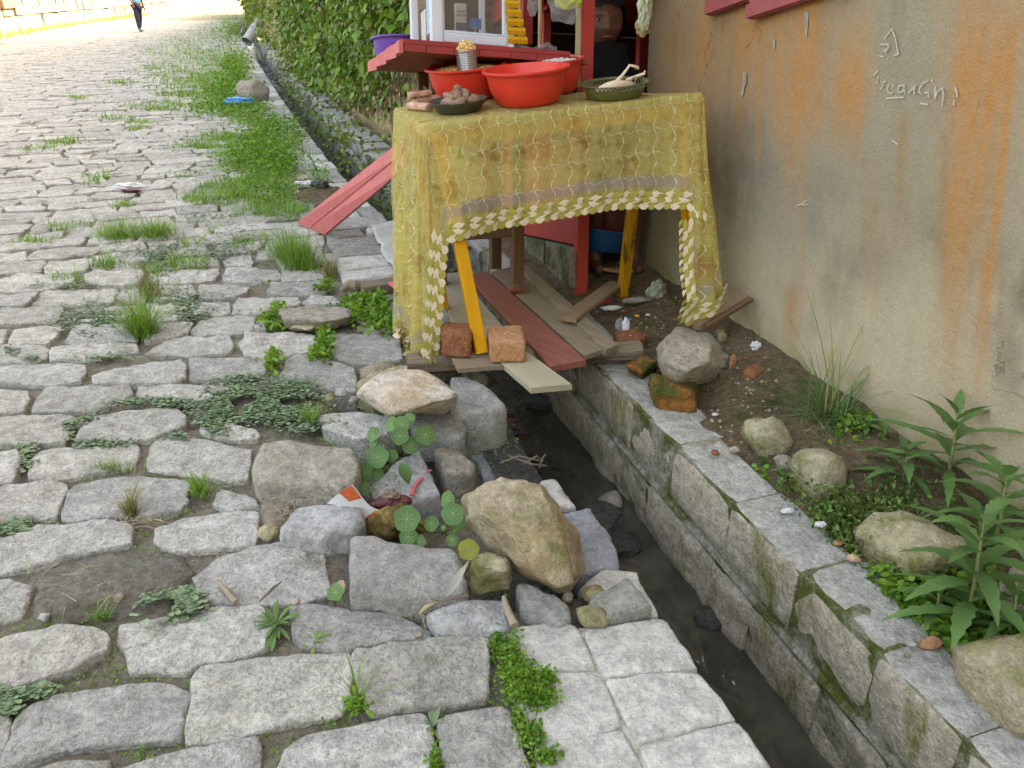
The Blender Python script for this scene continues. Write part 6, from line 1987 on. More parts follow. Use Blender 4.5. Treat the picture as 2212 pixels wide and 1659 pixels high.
# low broadleaf herbs mixed in the grass
LV, LF_ = [(0, 0, 0), (.5, .32, .10), (1, 0, .02), (.5, -.32, .10)], [(0, 1, 2), (0, 2, 3)]
def leafcloud(name, locs, size, mat, updir=.8, spread=1.0, label=None, cat=None, kind='stuff', parent=None, tmpl=None, zjit=0.0):
    locs = np.asarray(locs, float); k = len(locs)
    locs = locs + np.array(GUP)[None] * NPR.uniform(0, 1, (k, 1)) * zjit
    nrm_ = unit(np.array(GUP)[None] * updir + NPR.normal(size=(k, 3)) * (1 - updir) * spread)
    d = unit(np.cross(nrm_, NPR.normal(size=(k, 3)))); s = np.cross(nrm_, d)
    sz = (size * NPR.uniform(.65, 1.3, k))[:, None] if np.ndim(size) == 0 else (size * NPR.uniform(.65, 1.3, k))[:, None]
    tv, tf = tmpl or (LV, LF_)
    o = scatter(name, tv, tf, locs, d * sz, s * sz, nrm_ * sz, MATS[mat], parent, (0, 0, 0), True)
    return tag(o, label, cat, None, kind)
H = []
for (cx, cy, rx, ry, n) in [(560, 350, 70, 40, 2600), (610, 360, 40, 36, 1500), (580, 290, 60, 40, 1800), (490, 200, 50, 34, 1600), (460, 240, 60, 20, 700), (540, 240, 40, 20, 600), (510, 150, 30, 40, 1200), (640, 300, 26, 40, 400), (690, 390, 40, 20, 250), (500, 60, 40, 40, 1200), (590, 420, 60, 24, 900)]:
    H += [p for p in ellpts(cx, cy, rx, ry, n, -.01, True) if okroad(p)]
H = np.array(H); dd = np.linalg.norm(H[:, :2], axis=1)
leafcloud('roadside_herbs', H, np.clip(dd * .0042, .02, .07), 'clover', .55, 1, 'leafy green herbs growing among the roadside grass', 'herbs', zjit=.09)
# creeping ground cover with small round bluish leaves
RT = ([(0, 0, 0)] + [(.5 * math.cos(a) , .5 * math.sin(a), .06) for a in np.arange(0, 6.2, 6.2832 / 7)], [(0, i, i % 7 + 1) for i in range(1, 8)])
C = []
for (cx, cy, rx, ry, n) in [(400, 545, 140, 32, 1500), (520, 520, 60, 30, 450), (330, 560, 80, 24, 500), (190, 690, 75, 36, 950), (240, 700, 60, 30, 500), (390, 655, 70, 26, 700), (420, 680, 40, 18, 250), (170, 618, 50, 10, 160), (100, 617, 45, 7, 110), (230, 775, 60, 9, 160),
                            (560, 868, 105, 40, 1500), (490, 885, 70, 30, 700), (600, 890, 90, 36, 900), (640, 838, 50, 22, 400), (690, 925, 50, 14, 300), (450, 920, 40, 18, 260), (310, 872, 70, 8, 260), (370, 872, 50, 12, 240), (520, 820, 60, 14, 240), (420, 940, 60, 8, 200),
                            (180, 905, 34, 14, 130), (60, 985, 22, 26, 170), (220, 960, 60, 9, 200), (150, 925, 14, 24, 110), (30, 1142, 50, 16, 260), (75, 1128, 30, 9, 100), (375, 1308, 60, 26, 520), (340, 1330, 36, 16, 220), (410, 1295, 30, 24, 220), (60, 1492, 66, 16, 360), (15, 1520, 26, 26, 220), (20, 760, 24, 8, 60), (70, 775, 22, 7, 50), (650, 445, 60, 20, 500), (440, 470, 60, 14, 260)]:
    C += ellpts(cx, cy, rx, ry, int(n * 1.15), .003, True)
C = np.array([p for p in C if okroad(p) and n3(p[0] * 9, p[1] * 9, 2) > -.32])
leafcloud('creeping_groundcover', C, .0125, 'cover_leaf', .86, 1, 'creeping plant with small round blue-green leaves spread over the cobble joints', 'ground cover', tmpl=RT, zjit=.010)
# bright small-leaved patches and broad leaved herbs near the platform
C = []
for (cx, cy, rx, ry, n) in [(795, 680, 50, 32, 520), (830, 700, 36, 24, 300), (760, 668, 36, 14, 160), (700, 745, 16, 34, 200), (690, 775, 26, 10, 90), (600, 690, 20, 26, 160), (585, 700, 26, 14, 110), (700, 625, 24, 8, 70), (800, 655, 40, 12, 200), (590, 785, 14, 18, 90)]:
    C += ellpts(cx, cy, rx, ry, n, .0, True)
C = np.array([p for p in C if okroad(p)])
leafcloud('leafy_herbs', C, .030, 'clover', .5, 1, 'bright oval-leaved herbs in the joints left of the tablecloth', 'herbs', zjit=.04)
C = []
for (cx, cy, rx, ry, n) in [(1128, 1478, 34, 40, 1500), (1165, 1510, 34, 22, 700), (1105, 1440, 22, 60, 800), (1180, 1470, 20, 12, 260), (1075, 1400, 14, 26, 260), (1145, 1595, 26, 24, 360), (1180, 1640, 30, 16, 260), (1120, 1560, 14, 20, 140), (770, 1530, 26, 12, 160), (940, 1660, 14, 40, 200)]:
    C += ellpts(cx, cy, rx, ry, n, .004, True)
leafcloud('moss_clump', np.array(C), .011, 'clover', .45, 1, 'mossy green weeds along the edge of the mortared slabs', 'moss', zjit=.018)
# moss and weeds in joints across the near cobbles
Jp = []
for _ in range(16000):
    x, y = NPR.uniform(-10, 1120), NPR.uniform(560, 1659)
    q = P(x, y, -.02)
    if not okroad(q): continue
    if any(abs(c[0] - q.x) < .4 and abs(c[1] - q.y) < .4 and inside((q.x, q.y), t) for t, c in zip(traced, cents)): continue
    if n3(q.x * 2.4, q.y * 2.4, 7) < -.02: continue
    Jp.append((q.x, q.y, -.018))
leafcloud('joint_moss', np.array(Jp), .0085, 'clover', .5, 1, 'tiny green weeds and moss in the cobble joints', 'moss', zjit=.014)

# individual grass tufts
def tuft(cx, cy, rx, ry, n, Lm, wd, label, mat='grass', z=-.01, lean=(.1, .9), droop=.9, group=None):
    pts = np.array(ellpts(cx, cy, rx, ry, n, z, True)); o = P(cx, cy, z)
    if z is None: pass
    ob = blades('grass_tuft', pts, NPR.uniform(.5, 1.25, n) * Lm * 1.3, NPR.uniform(.7, 1.2, n) * wd, NPR.uniform(lean[0], lean[1], n), MATS[mat], origin=tuple(o), droop=droop)
    return tag(ob, label, 'grass', 'grass tufts on the cobbles')
tuft(255, 518, 42, 9, 330, .12, .0045, 'wide light green grass tuft level with the foot of the red board')
tuft(335, 512, 42, 9, 300, .11, .0045, 'grass tuft just right of the wide light green one')
tuft(230, 578, 34, 8, 130, .09, .004, 'low grass tuft left of the creeping blue-green patch')
tuft(400, 580, 60, 8, 190, .09, .004, 'low spreading grass at the front of the blue-green patch')
tuft(308, 728, 22, 10, 420, .16, .0042, 'tallest spiky grass tuft in the middle of the left cobbles')
tuft(325, 645, 22, 8, 130, .13, .0035, 'thin dry-tipped grass tuft above the tallest spiky one', 'grass_dry', lean=(.0, .5))
tuft(650, 580, 36, 12, 420, .17, .005, 'dense overhanging grass tuft at the foot of the red board')
tuft(620, 560, 30, 14, 260, .15, .0045, 'pale arching grass left of the red board\'s foot')
tuft(715, 600, 14, 8, 110, .10, .004, 'small pale grass tuft right of the dense overhanging one', 'grass_dry')
tuft(670, 918, 10, 6, 60, .09, .0038, 'small bright grass tuft at the right end of the large blue-green patch')
tuft(283, 1115, 12, 5, 130, .075, .003, 'small yellowish dry grass tuft between two near cobbles', 'grass_dry', lean=(.1, .8))
tuft(240, 1020, 40, 4, 90, .045, .003, 'thin grass line in a joint above the yellowish dry tuft')
tuft(435, 1065, 18, 16, 60, .06, .006, 'broad-bladed weed by the missing cobble')
tuft(772, 1520, 10, 5, 26, .10, .003, 'sparse grass with long thin blades between two front cobbles')
tuft(180, 490, 30, 5, 60, .06, .003, 'faint grass tuft on the left cobbles above the wide tuft')
tuft(220, 1338, 16, 6, 40, .04, .0032, 'tiny grass sprig at the edge of the dirt patch')

def leafmesh(p, d, up, L, wd, droop=.4, n=10, fold=.25, teeth=0.0, shape=1.0, peak=.38, twist=0.0):
    """lance-shaped leaf, optionally toothed: returns verts, faces"""
    d = Vector(d).normalized(); up = Vector(up); side = d.cross(up).normalized(); up = side.cross(d).normalized()
    q = Vector(p); ang = 0.0
    V, F = [], []
    for k in range(n + 1):
        t = k / n
        w = wd * .5 * (math.sin(math.pi * min(1, t ** (math.log(.5) / math.log(peak)))) ** shape + .03)
        if teeth and 1 < k < n: w *= 1 + teeth * (1 if k % 2 else -.6)
        dd = (d * math.cos(ang) - up * math.sin(ang)); uu = (up * math.cos(ang) + d * math.sin(ang))
        s2 = (side * math.cos(twist * t) + uu * math.sin(twist * t))
        V += [q - s2 * w + uu * (w * fold), q, q + s2 * w + uu * (w * fold)]
        q = q + dd * (L / n); ang += droop / n
    for k in range(n):
        for i in range(2): F.append((k * 3 + i, k * 3 + i + 1, k * 3 + 4 + i, k * 3 + 3 + i))
    return V, F
def soilpt(x, y):
    p = P(x, y, .06); u, v = uvof(p); v = min(max(v, 1.36), 1.74); q = UV(u, v, 0); return Vector((q.x, q.y, zsoil(u, v)))
# tall weed with lance leaves
def weed(name, base, h, n, L, wd, label, teeth=.18, lean=Vector((0, 0, 0)), start=.15, droop=.9, az0=0.0):
    base = Vector(base)
    e = empty(name, base, label, 'weed')
    top = base + GUP * h + lean
    M = MB(); M.tube([base, base.lerp(top, .5) + LN * .004, top], [.0055, .0045, .002], 8); M.build('stem', MATS['stem'], e, None, True)
    for k in range(n):
        t = start + (1 - start) * k / (n - 1)
        p = base.lerp(top, t)
        a = az0 + k * 2.4
        el = .15 + .75 * t ** 2
        d = (LN * math.cos(a) + LD * math.sin(a)) * math.cos(el) + GUP * math.sin(el)
        if d.dot(LN) > .5 and False: continue
        l = L * (1.0 - .55 * max(0, t - .55) / .45) * RNG.uniform(.85, 1.15)
        V, F = leafmesh(p, d, GUP, l, wd * RNG.uniform(.85, 1.15) * (1 - .4 * max(0, t - .6)), droop * RNG.uniform(.6, 1.3), 12, .22, teeth, 1.0, .4, RNG.uniform(-.4, .4))
        mk('leaf', V, F, MATS['weed_leaf'], e, None, True)
    return e
b1 = soilpt(2098, 1330)
weed('tall_weed', b1, .30, 28, .20, .034, 'tall weed with long toothed lance leaves at the right edge', az0=.4, lean=Vector((0, 0, .0)))
weed('tall_weed', soilpt(2040, 1060), .20, 20, .24, .032, 'lance-leaved weed against the house wall behind the tall one', az0=1.5, droop=.6)
weed('tall_weed', soilpt(1950, 1040), .09, 13, .14, .026, 'low toothed weed with arching leaves left of the lance-leaved one', az0=2.2)
weed('tall_weed', soilpt(2150, 1180), .20, 18, .20, .032, 'dark lance-leaved weed close to the right frame edge', az0=.9)
weed('tall_weed', soilpt(2190, 1350), .12, 14, .13, .028, 'bushy weed above the tan boulder', az0=.1)
weed('tall_weed', soilpt(2030, 1290), .07, 11, .11, .028, 'short broad-leaved weed at the foot of the tall one', teeth=.1, az0=2.8)
for (x, y, n, s, lab) in [(1870, 940, 8, .055, 'small rosette weed right of the spiky grass'), (1650, 1010, 7, .04, 'little leafy weed beside the ochre rock'), (1600, 1015, 5, .03, 'tiny weed sprig by the yellowish rock'), (1905, 960, 7, .05, 'second small rosette weed by the wall foot')]:
    weed('small_weed', soilpt(x, y), .03, n, s, .018, lab, teeth=.0, start=.3, az0=x)
# spiky grass by the wall
b2 = soilpt(1790, 905)
n = 170
az = NPR.uniform(0, 6.283, n)
base = np.array([tuple(b2 + Vector((NPR.normal() * .03, NPR.normal() * .03, 0))) for _ in range(n)])
tag(blades('spiky_grass', base, NPR.uniform(.10, .30, n), NPR.uniform(.003, .006, n), NPR.uniform(.35, 1.6, n), MATS['weed_leaf'], az, origin=tuple(b2), seg=7, droop=.8), 'spiky dark grass clump with long blades at the foot of the house wall', 'grass')
n = 7
azv = np.array([2.6, 1.7, .6, .3, 2.2, 3.0, 1.2])
base = np.array([tuple(b2 + Vector((NPR.normal() * .012, NPR.normal() * .012, .02))) for _ in range(n)])
tag(blades('tall_grass', base, np.array([.42, .36, .40, .34, .45, .3, .26]), np.full(n, .006), np.array([.35, .1, .35, .6, .2, .6, .2]), MATS['grass_dry'], azv, origin=tuple(b2), seg=8, droop=.5), 'long seed-head stalks rising from the spiky grass against the wall', 'grass')
n = 60
b3 = soilpt(1780, 915)
tag(blades('dry_grass', np.array([tuple(b3 + Vector((NPR.normal() * .03, NPR.normal() * .03, 0))) for _ in range(n)]), NPR.uniform(.05, .12, n), np.full(n, .0028), NPR.uniform(1.0, 1.6, n), MATS['straw'], origin=tuple(b3)), 'dead straw lying around the spiky grass clump', 'grass')
# purslane and clover on the soil
def soilcloud(name, blobs, size, mat, label, cat, zj, updir=.5, tmpl=None):
    L = []
    for (cx, cy, rx, ry, n) in blobs:
        for _ in range(n):
            p = P(cx + NPR.normal() * rx * .5, cy + NPR.normal() * ry * .5, .06)
            u, v = uvof(p)
            if v < 1.30 or v > 1.755 or u > 3.2: continue
            L.append((p.x, p.y, zsoil(u, v) - .004))
    return leafcloud(name, np.array(L), size, mat, updir, 1, label, cat, zjit=zj, tmpl=tmpl)
OV = ([(0, 0, 0), (.35, .2, .05), (.75, .26, .06), (1, 0, .02), (.75, -.26, .06), (.35, -.2, .05)], [(0, 1, 2), (0, 2, 3), (0, 3, 4), (0, 4, 5)])
soilcloud('purslane', [(1800, 1105, 60, 60, 800), (1860, 1120, 80, 50, 800), (1920, 1090, 70, 50, 500), (1740, 1100, 40, 40, 200), (1760, 1130, 40, 40, 300), (1830, 1170, 50, 40, 300), (2000, 1150, 70, 60, 300), (1700, 1030, 40, 26, 120), (2080, 1200, 60, 60, 300)], .016, 'leaf', 'low purslane with oval leaves covering the soil by the house', 'purslane', .07, .45, OV)
soilcloud('clover_patch', [(1960, 1260, 80, 70, 800), (2030, 1330, 80, 60, 700), (1850, 930, 60, 30, 160), (1640, 1000, 40, 30, 90), (2120, 1290, 60, 60, 400), (1920, 1210, 40, 30, 160), (2090, 1370, 40, 30, 260), (2170, 1350, 40, 30, 220), (2000, 1200, 50, 30, 200), (1600, 1050, 40, 20, 80), (2150, 1420, 30, 20, 90), (1880, 890, 40, 20, 60)], .017, 'clover', 'bright green clover among the rocks by the house', 'clover', .03, .65, RT)
st = []
M = MB()
for _ in range(90):
    p = P(NPR.normal() * 60 + 1850, NPR.normal() * 30 + 1130, .06); u, v = uvof(p)
    if 1.33 < v < 1.74:
        q = Vector((p.x, p.y, zsoil(u, v))); d = Vector((NPR.normal() * .03, NPR.normal() * .03, .04 + .03 * NPR.uniform()))
        M.tube([q, q + d * .6 + Vector((NPR.normal() * .006, 0, 0)), q + d], .0013, 5)
tag(M.build('purslane_stems', MATS['stem_red']), 'reddish stems of the purslane', 'purslane', None, 'stuff')

# nasturtiums growing out of the broken edge
def roundleaf(c, nrm_, R, name, mat, parent, holes=False):
    nrm_ = Vector(nrm_).normalized()
    x = nrm_.cross(Vector((.3, .9, .2))).normalized(); y = nrm_.cross(x)
    V, F = [Vector(c) - nrm_ * R * .06], []
    N = 22
    for ring, f in ((1, .5), (2, 1.0)):
        for i in range(N):
            a = 2 * math.pi * i / N
            rr = R * f * (1 + (.05 * math.sin(5 * a + c[0] * 40) + .04 * n3(math.cos(a) * 2, math.sin(a) * 2, c[0] * 30)) * f)
            V.append(Vector(c) + x * (rr * math.cos(a)) + y * (rr * math.sin(a)) + nrm_ * (R * .07 * f * (math.sin(2 * a + c[1] * 30) + .4)))
    for i in range(N):
        j = (i + 1) % N
        F.append((0, 1 + i, 1 + j)); F.append((1 + i, 1 + N + i, 1 + N + j, 1 + j))
    lf = mk(name, V, F, mat, parent, None, True)
    M = MB()
    for k in range(8):
        a = 2 * math.pi * k / 8 + .3
        M.bar(Vector(c) + nrm_ * (R * .0), Vector(c) + (x * math.cos(a) + y * math.sin(a)) * R * .62 + nrm_ * (R * .05), .0010, .0008, nrm_, bev=.0002)
    M.build('vein', MATS['vein'], lf)
    return lf
def nast(label, root, leaves):
    e = empty('nasturtium', root, label, 'plant')
    M = MB()
    for (x, y, z, r, nn_, mt) in leaves:
        c = P(x, y, z)
        R = r / FPX * (c.y * _c + (CAM_H - c.z) * _s)
        roundleaf(c, nn_, R, 'leaf', MATS[mt], e)
        m = (Vector(root) + c) / 2 + Vector((0, 0, -.01))
        M.tube([root, m + Vector((NPR.normal() * .01, NPR.normal() * .01, 0)), c], .0018, 6)
    M.build('stems', MATS['stem'], e, None, True)
    return e
tc = (-.1, -.55, .85)
nast('nasturtium with round leaves growing beside the brown pitted stone', P(870, 985, -.06), [
    (806, 938, .09, 17, (-.5, -.6, .5), 'nasturtium'), (806, 955, .07, 14, (-.6, -.5, .6), 'nasturtium'), (846, 916, .13, 17, (-.5, -.5, .6), 'nasturtium'), (868, 916, .14, 18, (.0, -.7, .7), 'nasturtium'), (885, 902, .15, 12, (.2, -.4, .9), 'nasturtium'),
    (864, 942, .12, 20, (-.1, -.7, .7), 'nasturtium'), (919, 940, .11, 23, (.3, -.7, .7), 'nasturtium'), (887, 962, .08, 19, (.2, -.8, .5), 'nasturtium'), (815, 988, .05, 26, (-.2, -.7, .7), 'nasturtium'), (847, 985, .04, 14, (-.2, -.8, .5), 'nasturtium'),
    (788, 1022, .01, 22, (-.4, -.6, .6), 'nasturtium'), (812, 1022, .0, 16, (.2, -.6, .7), 'nasturtium'), (785, 1056, .0, 16, (-.2, -.6, .7), 'nasturtium')])
nast('nasturtium with pale round leaves beside the tan boulder', P(962, 1150, -.04), [
    (879, 1121, .13, 29, (-.1, -.75, .65), 'nasturtium'), (967, 1080, .10, 20, (-.6, -.6, .5), 'nasturtium'), (978, 1110, .12, 25, (.1, -.7, .7), 'nasturtium'), (932, 1131, .09, 17, (-.3, -.7, .6), 'nasturtium'), (990, 1132, .08, 16, (.3, -.6, .7), 'nasturtium'),
    (882, 1160, .06, 20, (-.1, -.5, .85), 'nasturtium'), (905, 1170, .05, 16, (.2, -.5, .85), 'nasturtium'), (977, 1166, .07, 14, (.2, -.7, .6), 'nasturtium'), (958, 1140, .05, 7, tc, 'nasturtium'), (1012, 1187, .06, 23, (.1, -.7, .7), 'nasturtium_yellow'), (982, 1147, .04, 7, tc, 'nasturtium')])
nast('single pale nasturtium leaf in the joint left of the large front block', P(722, 1300, -.05), [(724, 1280, .03, 19, (-.1, -.5, .9), 'nasturtium'), (722, 1305, -.03, 20, (0, -.4, .9), 'weed_leaf')])
# rosette weeds in the joints
def rosette(x, y, n, L, label, mat='weed_leaf', wd=.3):
    c = P(x, y, -.005); e = empty('rosette_weed', c, label, 'weed')
    for k in range(n):
        a = k * 2.399; el = .25 + .9 * (1 - k / n)
        l = L * (.55 + .45 * (k / n)) * RNG.uniform(.7, 1.15); a += RNG.uniform(-.5, .5); el *= RNG.uniform(.6, 1.2)
        d = Vector((math.cos(a) * math.cos(el), math.sin(a) * math.cos(el), math.sin(el)))
        V, F = leafmesh(c, d, (0, 0, 1), l, l * wd, .8, 6, .2, 0, 1.0, .6)
        mk('leaf', V, F, MATS[mat], e, None, True)
rosette(597, 1352, 34, .085, 'leafy rosette weed left of the dark front cobble', 'weed_leaf', .15)
rosette(680, 1385, 11, .05, 'small rosette weed with narrow leaves under the dark front cobble', 'grass', .16)
rosette(935, 1574, 8, .06, 'four-leaved sprig between the last front cobbles', 'cover_leaf')
rosette(790, 1523, 9, .06, 'rosette weed at the corner of two front cobbles', 'clover')
# ---------------------------------------------------------------- creeper-covered retaining wall up the street
rw = empty('retaining_wall', UV(6, 1.45, 0), 'rough tan stone retaining wall behind the drain, half hidden by creepers', 'wall')
VW = 1.40
def irregular(u0, u1, z0, z1, v, mat, parent, depth=.14):
    M = 7; N_ = 6
    sd_ = RNG.random() * 70
    V, F = [], []
    for i in range(M + 1):
        for j in range(N_ + 1):
            a, b = i / M, j / N_
            e = min(a, 1 - a, b, 1 - b)
            bul = .07 * min(1, e * 4) ** .6
            uu = u0 + (u1 - u0) * (a + .05 * n3(b * 3, sd_)) ; zz = z0 + (z1 - z0) * (b + .06 * n3(a * 3, sd_ + 5))
            V.append(UV(uu, v + .05 - bul - .03 * n3(uu * 7, zz * 9, sd_) - .015 * n3(uu * 20, zz * 22, sd_), zz))
    for i in range(M):
        for j in range(N_):
            F.append((i * (N_ + 1) + j, i * (N_ + 1) + j + 1, (i + 1) * (N_ + 1) + j + 1, (i + 1) * (N_ + 1) + j))
    # close the rim backwards so that joints have depth
    rim = [(i, 0) for i in range(M + 1)] + [(M, j) for j in range(1, N_ + 1)] + [(i, N_) for i in range(M - 1, -1, -1)] + [(0, j) for j in range(N_ - 1, 0, -1)]
    b0 = len(V)
    for (i, j) in rim:
        p = V[i * (N_ + 1) + j]; V.append(p + N2 * depth)
    for k in range(len(rim)):
        k2 = (k + 1) % len(rim)
        F.append((rim[k][0] * (N_ + 1) + rim[k][1], b0 + k, b0 + k2, rim[k2][0] * (N_ + 1) + rim[k2][1]))
    return mk('stone', V, F, mat, parent, None, True)
z = .06
row = 0
while z < 1.7:
    hgt = RNG.uniform(.16, .28)
    u = 4.85 + RNG.uniform(0, .2)
    umax = 11 if z < 1.0 else 8
    while u < umax:
        L = RNG.uniform(.18, .5)
        irregular(u, u + L - .015, z, z + hgt - .012, VW + RNG.uniform(-.03, .03), MATS['retaining'], rw)
        u += L
    z += hgt
M = MB()
uu = [4.82] + list(np.arange(5.0, 12, 1.0)) + list(np.arange(12, 62, 2.5))
for a, b in zip(uu[:-1], uu[1:]):
    M.add([UV(a, VW + .09, -.3), UV(b, VW + .09, -.3), UV(b, VW + .09 + .2, 3.2), UV(a, VW + .09 + .2, 3.2), UV(b, VW + 2.6, 3.4), UV(a, VW + 2.6, 3.4)], [(0, 1, 2, 3), (3, 2, 4, 5)])
M.build('wall_core', MATS['retaining'], rw)
# creeper leaves hanging over the wall
def vine(n, u0, u1, zlo, zhi, size, thick, name, label, mat='vine_leaf', power=1.0):
    u = u0 + (u1 - u0) * NPR.uniform(0, 1, n) ** power
    low = np.array([zlo(a) for a in u])
    z = low + (zhi - low) * NPR.uniform(0, 1, n) ** .9
    bulge = np.array([.10 * n3(a * 1.3, b * 1.4, 3) + .06 * n3(a * 4, b * 4, 5) for a, b in zip(u, z)])
    v = VW - .03 - thick * NPR.uniform(0, 1, n) ** 1.5 - np.clip(bulge, -.05, .2) * 1.3 - np.clip(z - 1.0, 0, 2) * .06
    loc = np.array([tuple(UV(a, b, c)) for a, b, c in zip(u, v, z)])
    k = n
    nn_ = unit(np.array(-N2)[None] * .9 + np.array(GUP)[None] * .55 + NPR.normal(size=(k, 3)) * .55)
    d = unit(-np.array(GUP)[None] * .8 + NPR.normal(size=(k, 3)) * .6); d = unit(d - nn_ * (d * nn_).sum(1, keepdims=True)); s = np.cross(nn_, d)
    sz = (np.interp(u, [4, 8, 16, 40], size) * NPR.uniform(.6, 1.4, k))[:, None]
    tv = [(0, 0, 0), (.35, .36, .05), (1, 0, -.05), (.35, -.36, .05)]
    tf = [(0, 1, 2), (0, 2, 3)]
    o = scatter(name, tv, tf, loc, d * sz, s * sz, nn_ * sz, MATS[mat], None, (0, 0, 0), True)
    return tag(o, label, 'creeper', None, 'stuff')
def zlow(a):
    return np.interp(a, [4.3, 5.0, 5.8, 6.6, 7.5, 9, 12, 40], [1.25, 1.15, .95, .75, .50, .28, .10, .02]) + .35 * n3(a * 2.3, 3, 3) + .18 * n3(a * 7, 1, 1)
vine(33000, 4.8, 16, zlow, 3.0, [.060, .066, .085, .15], .22, 'creeper', 'dense leafy green creeper hanging over the retaining wall', power=1.35)
vine(9000, 13, 60, lambda a: .05, 3.2, [.06, .07, .10, .22], .35, 'far_creeper', 'green creeper covering the wall further up the street')
vine(800, 4.9, 9, lambda a: .2, 1.5, [.055, .06, .08, .1], .10, 'creeper_strands', 'loose strands of creeper over the bare stones', 'clover')
vine(2600, 4.8, 14, zlow, 2.8, [.095, .10, .12, .18], .26, 'broad_creeper_leaves', 'broader bright leaves scattered through the creeper', 'clover', power=1.3)
vine(1500, 4.8, 14, lambda a: zlow(a) - .25, 2.4, [.05, .055, .07, .1], .22, 'withered_creeper', 'withered brown leaves and stalks caught in the creeper', 'straw', power=1.3)
M = MB()
for _ in range(130):      # hanging stems
    a = RNG.uniform(4.9, 11); z1 = RNG.uniform(.9, 2.4); z0 = max(.15, zlow(a) - RNG.uniform(-.1, .35))
    pts = []
    for k in range(6):
        t = k / 5
        pts.append(UV(a + .06 * n3(t * 2, a * 5), VW - .06 - .10 * abs(n3(t * 2, a * 3)), z1 + (z0 - z1) * t))
    M.tube(pts, .003 + .002 * RNG.random(), 5)
tag(M.build('creeper_stems', MATS['twig']), 'thin bare stems trailing from the creeper', 'creeper', None, 'stuff')
# plants rooted in the drain under the wall
Lq = []
for (u0, u1, n) in ((4.3, 6.5, 520), (6.5, 9.5, 900), (9.5, 16, 1200)):
    for _ in range(n):
        a = RNG.uniform(u0, u1)
        if n3(a * 2.1, 9, 2) < -.05: continue
        p = UV(a, RNG.uniform(.90, 1.24), RNG.uniform(-.34, .14)); Lq.append(tuple(p))
leafcloud('drain_weeds', np.array(Lq), .055, 'vine_leaf', .5, 1, 'weeds growing in the drain at the foot of the stone wall', 'weeds')
# unseen trees added behind the wall, heights set for the street's shadow edge
def shade_tree(u, v, h, r, label, n=5200):
    b = UV(u, v, 0)
    e = empty('shade_tree', b, label, 'shade_tree')
    M = MB(); top = b + GUP * h * .62
    M.tube([b, b + GUP * h * .3 + LN * .1, top], [.22, .17, .08], 9)
    cps = []
    for k in range(9):
        a = k * 2.4; c = top + (LN * math.cos(a) + LD * math.sin(a)) * r * RNG.uniform(.35, .75) + GUP * RNG.uniform(-.15, .45) * r
        M.tube([b + GUP * h * RNG.uniform(.35, .6), (c + top) / 2, c], [.07, .045, .015], 6); cps.append(c)
    M.build('trunk', MATS['bark'], e)
    cps.append(top + GUP * r * .5)
    loc = []
    for _ in range(n):
        c = cps[int(NPR.integers(len(cps)))]
        d = NPR.normal(size=3); d /= np.linalg.norm(d)
        loc.append(np.array(c) + d * r * .5 * NPR.uniform(.3, 1) ** .5)
    loc = np.array(loc); k = n
    nn_ = unit(np.array(GUP)[None] * .6 + NPR.normal(size=(k, 3)) * .6); d = unit(np.cross(nn_, NPR.normal(size=(k, 3)))); s = np.cross(nn_, d)
    sz = (.26 * NPR.uniform(.7, 1.3, k))[:, None]
    scatter('crown', LV, LF_, loc, d * sz, s * sz, nn_ * sz, MATS['vine_leaf'], e, tuple(b), True)
for (u, v, h, r, lab) in [(28, 4.2, 8.0, 3.0, 'tall tree added unseen behind the creeper wall nearest the shade house'), (34, 4.0, 6.8, 2.6, 'medium tree added unseen behind the creeper wall beyond the tall one'), (41, 3.8, 5.8, 2.4, 'low tree added unseen behind the creeper wall further up the street'), (50, 3.6, 5.0, 2.2, 'lowest tree added unseen behind the creeper wall at the top of the street'), (3.4, 6.2, 12.0, 3.4, 'tall tree added unseen between the house and the shade house to block the sun')]:
    shade_tree(u, v, h, r, lab)

# ---------------------------------------------------------------- the sunlit far side of the street
fw_ = empty('roadside_wall', UV(40, -6.9, 0), 'sun-bleached stone wall along the far side of the street', 'wall')
u = 14.0
while u < 90:
    for k in range(4):
        L = RNG.uniform(.8, 1.5)
    L = RNG.uniform(.9, 1.6)
    for k in range(3):
        z0 = k * .55
        poly = MB()
        j = lambda: RNG.uniform(-.05, .05)
        poly.hexa([UV(u + j(), -6.9 + j(), z0 - .1 * (k == 0)), UV(u + L - .05 + j(), -6.9 + j(), z0 - .1 * (k == 0)), UV(u + L - .05, -7.5, z0), UV(u, -7.5, z0), UV(u + j(), -6.92 + j(), z0 + .5), UV(u + L - .05 + j(), -6.92 + j(), z0 + .5 + j()), UV(u + L - .05, -7.5, z0 + .5), UV(u, -7.5, z0 + .5)])
        poly.build('stone', MATS['pale_wall'], fw_)
    u += L
bk = sheet('bank', list(np.arange(10, 95, 4.0)), [-7.3, -8.5, -12, -20, -30], lambda u, v: 1.55 + (-7.3 - v) * .12 + .3 * n3(u * .3, v * .3), MATS['pale_wall'])
tag(bk, kind='structure')
p = P(205, 44, 0)
M = MB(); M.tube([p - GUP * .1, p + GUP * 1.2 + LN * .05, p + GUP * 3.2], [.17, .15, .13], 10)
tag(M.build('wooden_post', MATS['plank_pale']), 'thick pale wooden post standing in the sun by the far wall', 'post')
p2 = P(228, 34, 0)
M = MB(); M.tube([p2 - GUP * .1, p2 + GUP * 3], [.08, .06], 8); M.tube([p2 + LN * .5 - GUP * .1, p2 + LN * .2 + GUP * 3], [.07, .05], 8)
tag(M.build('wooden_prop', MATS['stub_wood']), 'thin leaning poles behind the thick wooden post', 'pole')
q = UV(31, -6.75, 0.75)
M = MB()
